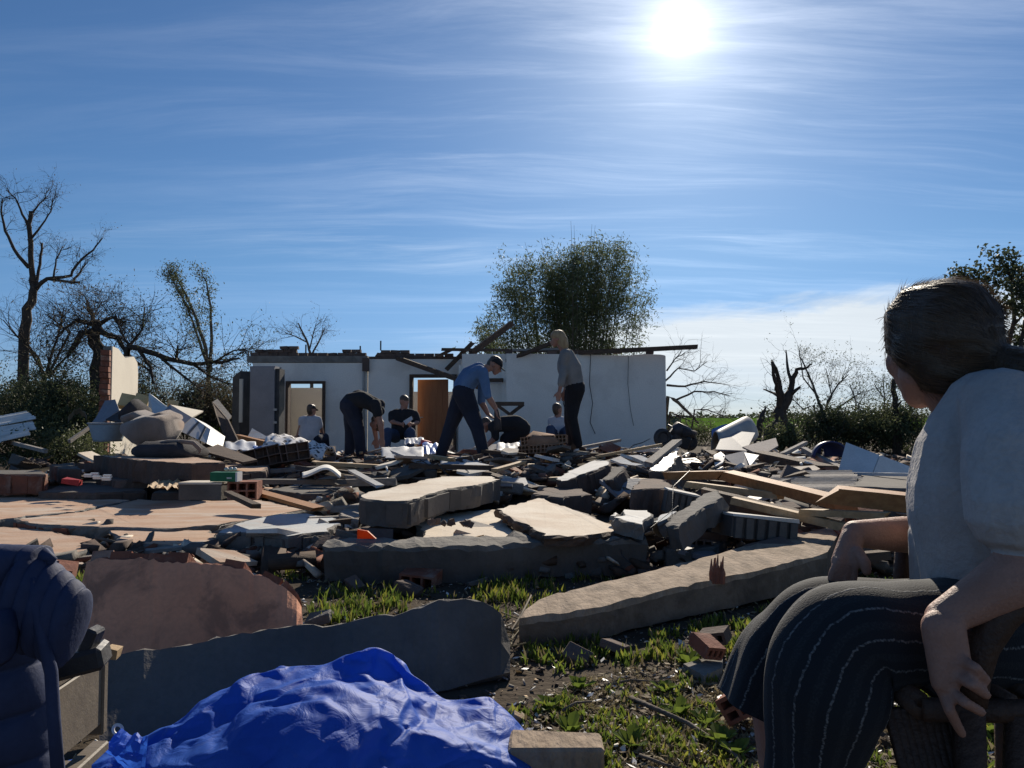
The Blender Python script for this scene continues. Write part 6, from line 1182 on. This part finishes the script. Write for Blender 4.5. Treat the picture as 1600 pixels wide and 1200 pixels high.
def tarp(u, v, lump_=1.0):
    fx = u / (NU - 1); fv = v / (NV - 1); px = 200 + 548 * fx; Yr = 2.02 + .21 * fx; hz_ = max(.02, at(px, tl(px), Yr).z) * .80
    y = Yr + .12 - fv * .52; x = (px - CX) / F * Yr + (fv - .25) * .10 * (fx - .5)
    prof = (sm(0, .24, fv) if fv < .24 else 1 - .95 * ((fv - .24) / .76) ** 1.25)
    return V((x, y, max(.012, hz_ * prof + lump_ * .10 * min(1, hz_ * 6) * noise.noise((x * 4.6, y * 4.6, 3)) * min(1, fv * 5))))
def simulate():
    """the sheet is laid over its heap, its cloth made a quarter too long, and left to buckle into folds under its own weight"""
    m0 = MB(); m0.grid(NU, NV, lambda u, v: tarp(u, v) + V((0, 0, .012)) + noise.noise_vector(V((u * .13, v * .13, 5))) * .012); me = bpy.data.meshes.new('t'); me.from_pydata([tuple(p) for p in m0.v], [], [f_[::-1] for f_ in m0.f]); so = bpy.data.objects.new('t', me); COL.objects.link(so)
    m1 = MB(); m1.grid(NU, NV, lambda u, v: tarp(u, v, 1.0) - V((0, 0, .012))); m1.f = [f_[::-1] for f_ in m1.f]; m1.face([(-3, 0, .0), (3, 0, .0), (3, 5, .0), (-3, 5, .0)]); mc = bpy.data.meshes.new('c'); mc.from_pydata([tuple(p) for p in m1.v], [], m1.f); oc = bpy.data.objects.new('c', mc); COL.objects.link(oc)
    oc.modifiers.new('c', 'COLLISION'); oc.collision.thickness_outer = .004; oc.collision.cloth_friction = 25
    cm = so.modifiers.new('c', 'CLOTH'); cs_ = cm.settings; cs_.quality = 4; cs_.mass = .25; cs_.tension_stiffness = 30; cs_.compression_stiffness = 30; cs_.shear_stiffness = 12; cs_.bending_stiffness = .05; cs_.tension_damping = 8; cs_.compression_damping = 8; cs_.bending_damping = .8; cs_.shrink_min = -.42; cs_.air_damping = 6; cs_.effector_weights.gravity = .42
    cm.collision_settings.collision_quality = 4; cm.collision_settings.distance_min = .008; cm.point_cache.frame_start = 1; cm.point_cache.frame_end = 40
    for f in range(1, 20): S.frame_set(f)
    dg = bpy.context.evaluated_depsgraph_get(); ev = so.evaluated_get(dg); pts = [v.co.copy() for v in ev.data.vertices]; S.frame_set(1)
    for o_ in (so, oc): bpy.data.objects.remove(o_)
    return pts
T = empty('blue_tarp', V((-.5, 2.0, 0)), 'crumpled bright blue tarpaulin heaped in the foreground', 'tarpaulin')
pts = simulate(); mb = MB(); mb.grid(NU, NV, lambda u, v: pts[v * NU + u] if pts[v * NU + u].z > .006 else V((pts[v * NU + u].x, pts[v * NU + u].y, .006)))
o = mb.build('sheet', tarp_m, T, smooth=True, fix=False); s_ = o.modifiers.new('s', 'SUBSURF'); s_.levels = 1; s_.render_levels = 1
m_ = MB(); c = at(184, 1140, 1.95); m_.grid(16, 6, lambda u, v: c + V((math.cos(u * math.pi / 8) * (.012 + .004 * math.cos(v * math.pi / 2.5)), .004 * math.sin(v * math.pi / 2.5), math.sin(u * math.pi / 8) * (.012 + .004 * math.cos(v * math.pi / 2.5)))), closeu=True); m_.build('eyelet', panel_white, T, smooth=True)
def flap(pts, Y, name='fold'):                            # a corner of the sheet that stands up from the heap
    mb = MB(); n = 12; A_, B_, C__, D_ = [at(*p) for p in pts]
    mb.grid(n, n, lambda u, v: A_.lerp(B_, u / (n - 1)).lerp(D_.lerp(C__, u / (n - 1)), v / (n - 1)) + V((0, -.035 * math.sin(math.pi * u / (n - 1)) * (1 - v / n), .012 * noise.noise((u * .5, v * .5, pts[0][0] * .1))))); mb.build(name, tarp_m, T)
flap([(170, 1175, 1.86), (186, 1140, 1.90), (232, 1150, 1.84), (225, 1230, 1.72)], 0)
random.seed(31)

# ------------------------------------------------------------------ quilted jacket and drawer at the left
jk = mat('jacket_navy', (.034, .048, .105), (.026, .037, .085), 8, .72, .10, 90, spec=.2)
T = empty('puffer_jacket', V((-.80, 1.05, 0)), 'navy quilted puffer jacket draped at the left edge', 'jacket'); JY = 1.08
m_ = MB(); nu, nv = 40, 120
def jacket(u, v):
    f = v / (nv - 1); py = 893 + 400 * f; edge = 58 + 26 * sm(0, .5, f) + 8 * sm(.5, 1, f); c = at(-70, py, JY + .02); half = (edge + 70) / F * JY; th = 2 * math.pi * u / nu
    bq = abs(math.sin(f * math.pi * 5.5 + .5 * math.cos(th))) ** .4; rr = 1 + .0 * bq; yy = .066 * (.70 + .36 * bq)
    p = c + V((half * math.copysign(abs(math.cos(th)) ** .6, math.cos(th)) * (.955 + .045 * bq), math.sin(th) * yy, 0)); return p + noise.noise_vector(V((p.x * 9, p.y * 6, p.z * 3.5))) * .014
m_.grid(nu, nv, jacket, closeu=True); m_.f.append(tuple(range(nu))); m_.m.append(0); m_.build('body_panel', jk, T, smooth=True)
m_ = MB()
def sleeve(u, v):
    f = v / 119; th = 2 * math.pi * u / 36; c = at(30 + 92 * f, 935 + 34 * f + 20 * f * f, JY - .05); r_ = .066 * (1 - .28 * f) * (math.sqrt(max(0, 1 - ((f - .9) / .1) ** 2)) * .95 + .05 if f > .9 else 1) * (.90 + .11 * abs(math.sin(f * math.pi * 5.5 + 1.1 * math.sin(th + .6))) ** .30)
    p = c + V((.22 * r_ * math.cos(th), r_ * .8 * math.sin(th), r_ * math.cos(th))); return p + noise.noise_vector(p * 12) * .006
m_.grid(36, 120, sleeve, closeu=True); m_.f.append(tuple(119 * 36 + k for k in range(36))); m_.m.append(0); m_.build('sleeve', jk, T, smooth=True)
m_ = MB()
def collar(u, v):
    f = u / 60; th = 2 * math.pi * v / 20; c = at(-75 + 148 * f, 880 + 4 * f, JY - .035 - .02 * math.sin(f * 3)); pad = .72 + .34 * abs(math.sin(f * math.pi * 5.0 + .4)) ** .3; hh = (.026 if f < .93 else .026 * max(.1, (1 - f) / .07)); return c + V((.10 * hh * math.cos(th), .030 * pad * math.sin(th), hh * math.copysign(abs(math.cos(th)) ** .6, math.cos(th))))
m_.grid(181, 21, lambda u, v: collar(u / 3, v)); m_.build('collar', jk, T, smooth=True)
m_ = MB(); m_.tube([at(50, 905, JY - .075), at(56, 950, JY - .085), at(70, 1010, JY - .085), at(80, 1050, JY - .085), at(84, 1120, JY - .085), at(92, 1230, JY - .085)], [.008] * 6, 8); m_.build('zip_piping', jk, T, smooth=True)
m_ = MB(); m_.tube([at(66, 868, JY - .05), at(82, 873, JY - .05), at(66, 888, JY - .045)], [.012, .006, .010], 7); m_.build('collar_tip', jk, T, smooth=True)
lump('jacket_sleeve_end', [(at(-14, 985, JY - .12), V((.004, .02, 0)), V((0, 0, .02))), (at(-6, 1000, JY - .12), V((.01, .03, 0)), V((0, 0, .035))), (at(2, 1010, JY - .12), V((.004, .02, 0)), V((0, 0, .02)))], 12, jk, None, None, T, 3, .004, 9)
wd = mat('drawer_wood', (.20, .165, .125), (.16, .13, .10), 3, .6, .12, 50, stretch=(1, 6, 6))
T = empty('wooden_crate', V((-.72, 1.3, 0)), 'open wooden crate standing under the navy jacket', 'crate'); DY = 1.28
A, B = at(60, 1090, DY - .10), at(165, 1045, DY + .12); hgt = .17; d = unit(V((B.x - A.x, B.y - A.y, 0))); nn = V((-d.y, d.x, 0))
def board(name, o0, L, D_, H_, off=V()): 
    m_ = MB(); c = o0 + d * L / 2 + nn * D_ / 2 + V((0, 0, -H_ / 2)) + off; m_.box(c, (L, D_, H_), Matrix((d, nn, Z)).transposed()); return m_.build(name, wd, T, bevel=.003)
o0 = V((A.x, A.y, at(120, 1062, DY).z)) - d * .10; L = (B - A).length + .10
board('front_panel', o0, L, .014, .115); board('top_edge', o0, L + .004, .03, .014, V((0, 0, .0145))); board('side_panel', o0 + d * (L - .016), .018, .30, .135, V((0, 0, .002)) - nn * .004); board('lower_rail', o0 - V((0, 0, .155)), L + .02, .03, .018); board('carcass', o0 - V((0, 0, .18)) + nn * .02, L, .28, .20)
board('back_panel', o0 + nn * .3, L, .014, .30); board('top_board', o0 + V((0, 0, .06)) + d * .02 + nn * .12, L + .03, .16, .012)
T = empty('black_bracket', at(130, 1040, 1.22), 'black plastic clamp lying on the wooden crate', 'clamp'); m_ = MB(); m_.box(at(112, 1035, 1.20), (.10, .06, .035), rotm(0, -12, 14)); m_.build('base', metal_dark, T, bevel=.006)
m_ = MB(); m_.box(at(138, 1012, 1.20), (.018, .03, .065), rotm(0, 22, 0)); m_.build('lever', metal_dark, T, bevel=.003)
m_ = MB(); m_.box(at(150, 1024, 1.24), (.03, .05, .02), rotm(0, -20, 10)); m_.build('pad', metal_dark, T, bevel=.004)
m_ = MB(); m_.box(at(176, 1019, 1.30), (.022, .03, .016), rotm(0, 14, 8), jit=.002); m_.build('wood_offcut', wood_pale, label='small pale wood offcut at the corner of the wooden crate', cat='offcut')

# ------------------------------------------------------------------ grass, weeds and small things on the ground
grass_y = mat('grass_yellow', (.30, .30, .05), (.20, .22, .04), 9, .55, 0, 60, trans=.5)
def litter(name, n, poly, label, seed):
    g_ = np.random.default_rng(seed); pts = []; xs_ = [p[0] for p in poly]; ys_ = [p[1] for p in poly]
    while len(pts) < n:
        x, y = g_.uniform(min(xs_), max(xs_)), g_.uniform(min(ys_), max(ys_))
        if inpoly(poly, x, y): q = onz(x, y, 0); q.z = (gz(q.x, q.y) if q.y > 1 else 0) + g_.uniform(.003, .02); pts.append(q)
    P = np.array([tuple(p) for p in pts]); a_ = g_.uniform(0, 6.283, n); d_ = np.stack([np.cos(a_), np.sin(a_), g_.normal(0, .35, n)], 1); s_ = np.cross(d_, np.array([0, 0, 1.0]) + g_.normal(0, .4, (n, 3))); L = g_.uniform(.006, .02, n)[:, None]; W_ = L * g_.uniform(.15, .5, n)[:, None]
    v = np.stack([P - d_ * L, P + s_ * W_, P + d_ * L, P - s_ * W_], 1).reshape(-1, 3); o = mesh_np(name, v, np.arange(n * 4).reshape(-1, 4), [leaf_litter, grass_dry, panel_white, wood_dark], mi=g_.choice(4, n, p=(.42, .3, .1, .18))); return props(o, label, 'leaf litter', kind='stuff')
litter('leaf_litter', 5200, [(740, 1240), (760, 1120), (900, 1070), (1060, 1030), (1230, 1070), (1260, 1240)], 'dead leaves and straw bits covering the sunlit patch beside the tarp', 41)
litter('leaf_litter', 2600, [(1300, 1240), (1330, 1080), (1640, 1060), (1640, 1240)], 'dead leaves and straw bits under the wicker chair', 42)
litter('leaf_litter', 2600, [(-60, 1000), (60, 890), (500, 890), (900, 880), (1300, 880), (1300, 1000), (820, 1060), (480, 990)], 'dead leaves and straw bits between the foreground slabs', 43)
def blades(name, n, poly, hmin, hmax, m, label, seed, clump=.6, wid=.0045, lean=.5):
    g_ = np.random.default_rng(seed); pts = []; xs_ = [p[0] for p in poly]; ys_ = [p[1] for p in poly]
    def ins(x, y):
        c = False; j = len(poly) - 1
        for i in range(len(poly)):
            if (ys_[i] > y) != (ys_[j] > y) and x < (xs_[j] - xs_[i]) * (y - ys_[i]) / (ys_[j] - ys_[i]) + xs_[i]: c = not c
            j = i
        return c
    while len(pts) < n:
        x, y = g_.uniform(min(xs_), max(xs_)), g_.uniform(min(ys_), max(ys_))
        if ins(x, y):
            q = onz(x, y, 0); q0 = q.copy(); nb_ = int(g_.integers(3, 16))
            if noise.noise((q.x * 5, q.y * 5, seed)) > g_.uniform(-.5, .5) * (1 - clump) - .05 * clump:
                for _ in range(nb_): q = q0 + V((g_.normal(0, .012), g_.normal(0, .012), 0)); pts.append((q.x, q.y, gz(q.x, q.y) if q.y > 1 else 0))
    pts = pts[:n]; P = np.array(pts); h = g_.uniform(hmin, hmax, n) * g_.uniform(.5, 1, n); a_ = g_.uniform(0, 2 * math.pi, n); dx = np.stack([np.cos(a_), np.sin(a_), np.zeros(n)], 1); b2 = g_.uniform(0, 2 * math.pi, n); ld = np.stack([np.cos(b2), np.sin(b2), np.zeros(n)], 1) * (h * g_.uniform(.1, lean, n))[:, None]; wv = dx * (wid * g_.uniform(.6, 1.5, n))[:, None]; up_ = np.array([0, 0, 1.0])
    p0 = P; p1 = P + up_ * (h * .55)[:, None] + ld * .3; p2 = P + up_ * (h * .95)[:, None] + ld
    v = np.stack([p0 - wv * .7, p0 + wv * .7, p1 + wv, p1 - wv, p2], 1).reshape(-1, 3); k = np.arange(n) * 5; tri_ = np.concatenate([np.stack([k, k + 1, k + 2], 1), np.stack([k, k + 2, k + 3], 1), np.stack([k + 3, k + 2, k + 4], 1)])
    mi = g_.choice(3, n, p=(.62, .2, .18)) if m is grass_m else np.zeros(n, int); o = mesh_np(name, v, tri_, [m, grass_y, grass_dry], mi=np.concatenate([mi, mi, mi])); return props(o, label, 'grass', kind='stuff')
blades('grass', 3800, [(760, 1230), (770, 1130), (900, 1085), (1060, 1050), (1200, 1090), (1240, 1240)], .015, .05, grass_m, 'short green grass in the sunlit patch right of the blue tarp', 1, .7)
blades('grass', 3600, [(760, 1230), (800, 1100), (1010, 1040), (1200, 1080), (1240, 1240)], .01, .045, grass_dry, 'dry straw lying in the sunlit patch right of the tarp', 2, .3, .002, 1.4)
blades('grass', 2600, [(1330, 1240), (1330, 1090), (1460, 1060), (1640, 1060), (1640, 1240)], .015, .05, grass_m, 'green grass under the wicker chair', 3, .7)
blades('grass', 700, [(470, 975), (480, 935), (620, 925), (640, 960), (560, 985)], .03, .10, grass_m, 'green grass tuft between the pink slab and the centre beam', 4, .8)
blades('grass', 700, [(700, 950), (720, 915), (800, 905), (910, 905), (880, 930), (800, 965)], .03, .10, grass_m, 'green grass tuft left of the long rough beam', 5, .8)
blades('grass', 900, [(70, 945), (80, 905), (140, 900), (140, 950)], .03, .10, grass_m, 'green grass tuft above the jacket sleeve', 6, .6)
blades('grass', 2600, [(800, 1060), (830, 1005), (1000, 1000), (1280, 930), (1300, 970), (1100, 1040)], .015, .07, grass_m, 'shaded grass under and before the long rough beam', 7, .6)
blades('grass', 3500, [(-60, 1000), (-60, 890), (500, 890), (900, 870), (1300, 860), (1300, 930), (760, 930), (480, 960)], .015, .06, grass_m, 'thin grass between the foreground slabs', 8, .5)
blades('grass', 6000, [(1250, 900), (1300, 740), (1700, 740), (1700, 1060), (1330, 1000)], .015, .07, grass_m, 'grass behind the seated woman', 9, .6)
blades('grass', 11000, [(-900, 1500), (-500, 800), (-80, 890), (-80, 1300), (760, 1300), (1300, 1180), (1640, 1240), (1660, 900), (1480, 800), (2100, 760), (2500, 1500)], .015, .06, grass_m, 'sparse grass over the yard beyond both sides', 10, .6)
litter('leaf_litter', 6000, [(-900, 1500), (-500, 800), (-80, 890), (-80, 1300), (1640, 1300), (1660, 900), (1480, 800), (2100, 760), (2500, 1500)], 'dead leaves and straw bits over the yard beyond both sides', 44)
# broad leaved weeds
def weed(px, py, label, s_=.05, n=9):
    c = onz(px, py, 0); T = empty('weed', c, label, 'weed', 'broad leaved weeds in the grass')
    for k in range(n):
        a_ = 6.283 * k / n + random.uniform(-.3, .3); L = s_ * random.uniform(.6, 1.2); d_ = V((math.cos(a_), math.sin(a_), random.uniform(.4, 1.3))).normalized(); sd_ = unit(d_.cross(Z)); q = MB(); b0 = c + V((0, 0, .004)); nrm_ = sd_.cross(d_)
        q.face([b0, b0 + d_ * L * .35 + sd_ * L * .2, b0 + d_ * L * .7 + sd_ * L * .22 + nrm_ * .002, b0 + d_ * L - Z * L * .12]); q.face([b0, b0 + d_ * L - Z * L * .12, b0 + d_ * L * .7 - sd_ * L * .22 + nrm_ * .002, b0 + d_ * L * .35 - sd_ * L * .2]); q.build('leaf', grass_m, T, fix=False)
for px, py, lab in ((1105, 1135, 'leafy weed left of the skirt hem'), (1128, 1165, 'leafy weed lowest beside the skirt hem'), (1062, 1120, 'leafy weed in the middle of the sunlit grass'), (860, 1110, 'leafy weed behind the block at the bottom'), (890, 1150, 'leafy weed just right of the bottom block'), (1075, 1040, 'small weed near the red bricks'), (985, 1170, 'leafy weed at the bottom of the sunlit grass'), (1040, 1085, 'small weed among the dry sticks'), (905, 1080, 'small weed at the shade edge right of the tarp'), (1150, 1185, 'leafy weed in the bottom right of the grass patch'), (1425, 1180, 'leafy weed under the wicker chair'), (1545, 1150, 'leafy weed right of the wicker chair leg')): weed(px, py, lab, .07 if py > 1060 else .08, 13)
# sticks and straw
def stick(pts, r_, label, m=bark_grey, z=.012): mb = MB(); mb.tube([onz(x, y, z + .02 * random.random()) for x, y in pts], [r_ * (1 - .5 * k / (len(pts) - 1)) for k in range(len(pts))], 6); return mb.build('fallen_twig', m, smooth=True, label=label, cat='twig', group='twigs on the grass')
stick([(985, 1090), (1030, 1110), (1075, 1130), (1120, 1160), (1150, 1180), (1165, 1215)], .009, 'long crooked twig winding toward the bottom right of the grass')
stick([(880, 1110), (900, 1098), (925, 1096)], .006, 'short pale twig in the middle of the grass'); stick([(945, 1072), (985, 1062), (1040, 1066)], .005, 'straight pale stick at the shade edge'); stick([(1000, 1050), (1025, 1062)], .004, 'tiny stick above the straight one'); stick([(1000, 1180), (1040, 1195), (1080, 1205)], .006, 'twig at the bottom edge of the grass'); stick([(760, 970), (800, 985), (815, 960), (830, 930)], .007, 'dry twig between the dark slab and the long beam', z=.06)
dry = MB()
for k in range(16): a_ = random.uniform(0, 6.28); px, py = 790 + random.uniform(-25, 30), 985 + random.uniform(-20, 30); dry.tube([onz(px, py, .05), onz(px + 40 * math.cos(a_), py + 25 * math.sin(a_), .06)], .003, 5)
dry.build('dry_straw', grass_dry, label='dry straw in the gap between the dark slab and the long beam', cat='straw', kind='stuff')
m_ = MB(); m_.box(onz(868, 1185, .05), (.25, .11, .10), rotm(2, 1, -4), jit=.006); m_.build('cement_block', cement_warm, label='rough tan block at the bottom edge beside the tarp', cat='block', bevel=.008)
m_ = MB(); m_.box(onz(806, 1124, .02), (.035, .02, .04), rotm(20, 30, 10)); m_.build('wood_offcut', wood_pale, label='small yellow wood offcut at the right tip of the tarp', cat='offcut')
m_ = MB(); m_.hexa([onz(x, y, .0) for x, y in ((1068, 1052), (1100, 1072), (1128, 1058), (1130, 1040), (1112, 1030), (1104, 1042))], [onz(x, y, .0) + V((0, 0, .035)) for x, y in ((1068, 1052), (1100, 1072), (1128, 1058), (1130, 1040), (1112, 1030), (1104, 1042))]); m_.build('cement_piece', cement, label='flat grey cement piece beside the red bricks', cat='rubble chunk')
for px, py, s_, m, lab in ((660, 900, .10, cement, 'rough mortar covered brick behind the grass tuft'), (640, 920, .12, brick_dark, 'reddish brick piece below the mortar covered one'), (555, 915, .09, brick_dark, 'dark square brick left of the grass, centre'), (745, 912, .09, cement, 'flat grey stone in the grass left of the long beam'), (500, 965, .10, cement, 'grey cement lump beside the pink slab corner'), (960, 1012, .08, brick_dark, 'dark brick under the left part of the long beam'), (1130, 1000, .06, cement, 'round grey stone by the red bricks'), (905, 1026, .09, brick_dark, 'brownish brick in shade under the long beam')):
    m_ = MB(); c = onz(px, py, s_ * .3); s_ *= .72; m_.box(c, (s_ * 1.6, s_ * 1.1, s_ * .6), rotm(random.uniform(-22, 22), random.uniform(-22, 22), random.uniform(-40, 40)), jit=s_ * .17); m_.build('loose_brick', m, label=lab, cat='brick', group='loose bricks in the foreground', bevel=s_ * .06)
# wires over the slabs
def wire(pts, label, r_=.0025): mb = MB(); mb.tube([at(*p) for p in pts], r_, 5); mb.build('wire', metal_dark, smooth=True, label=label, cat='wire')
wire([(335, 838, 4.9), (345, 822, 5.1), (420, 806, 5.6), (500, 792, 6.1)], 'thin bent wire running over the blue grey slab'); wire([(965, 840, 4.75), (972, 868, 4.6), (985, 880, 4.5)], 'thin wire hanging over the right end of the centre beam'); wire([(1052, 850, 4.6), (1050, 800, 4.9), (1052, 760, 5.2), (1078, 735, 5.6)], 'thin vertical wire in front of the tilted cement slab'); wire([(940, 850, 4.6), (1010, 830, 4.7), (1060, 790, 5.0)], 'thin wire stretched below the bright white slab')
m_ = MB(); m_.tube([onz(x, y, .12) + V((0, 0, .02 * i)) for i, (x, y) in enumerate(((1040, 862), (1062, 850), (1072, 838), (1084, 832)))], [.012, .014, .012, .01], 7); m_.build('fallen_twig', bark_grey, smooth=True, label='grey knotted branch right of the centre beam', cat='twig')
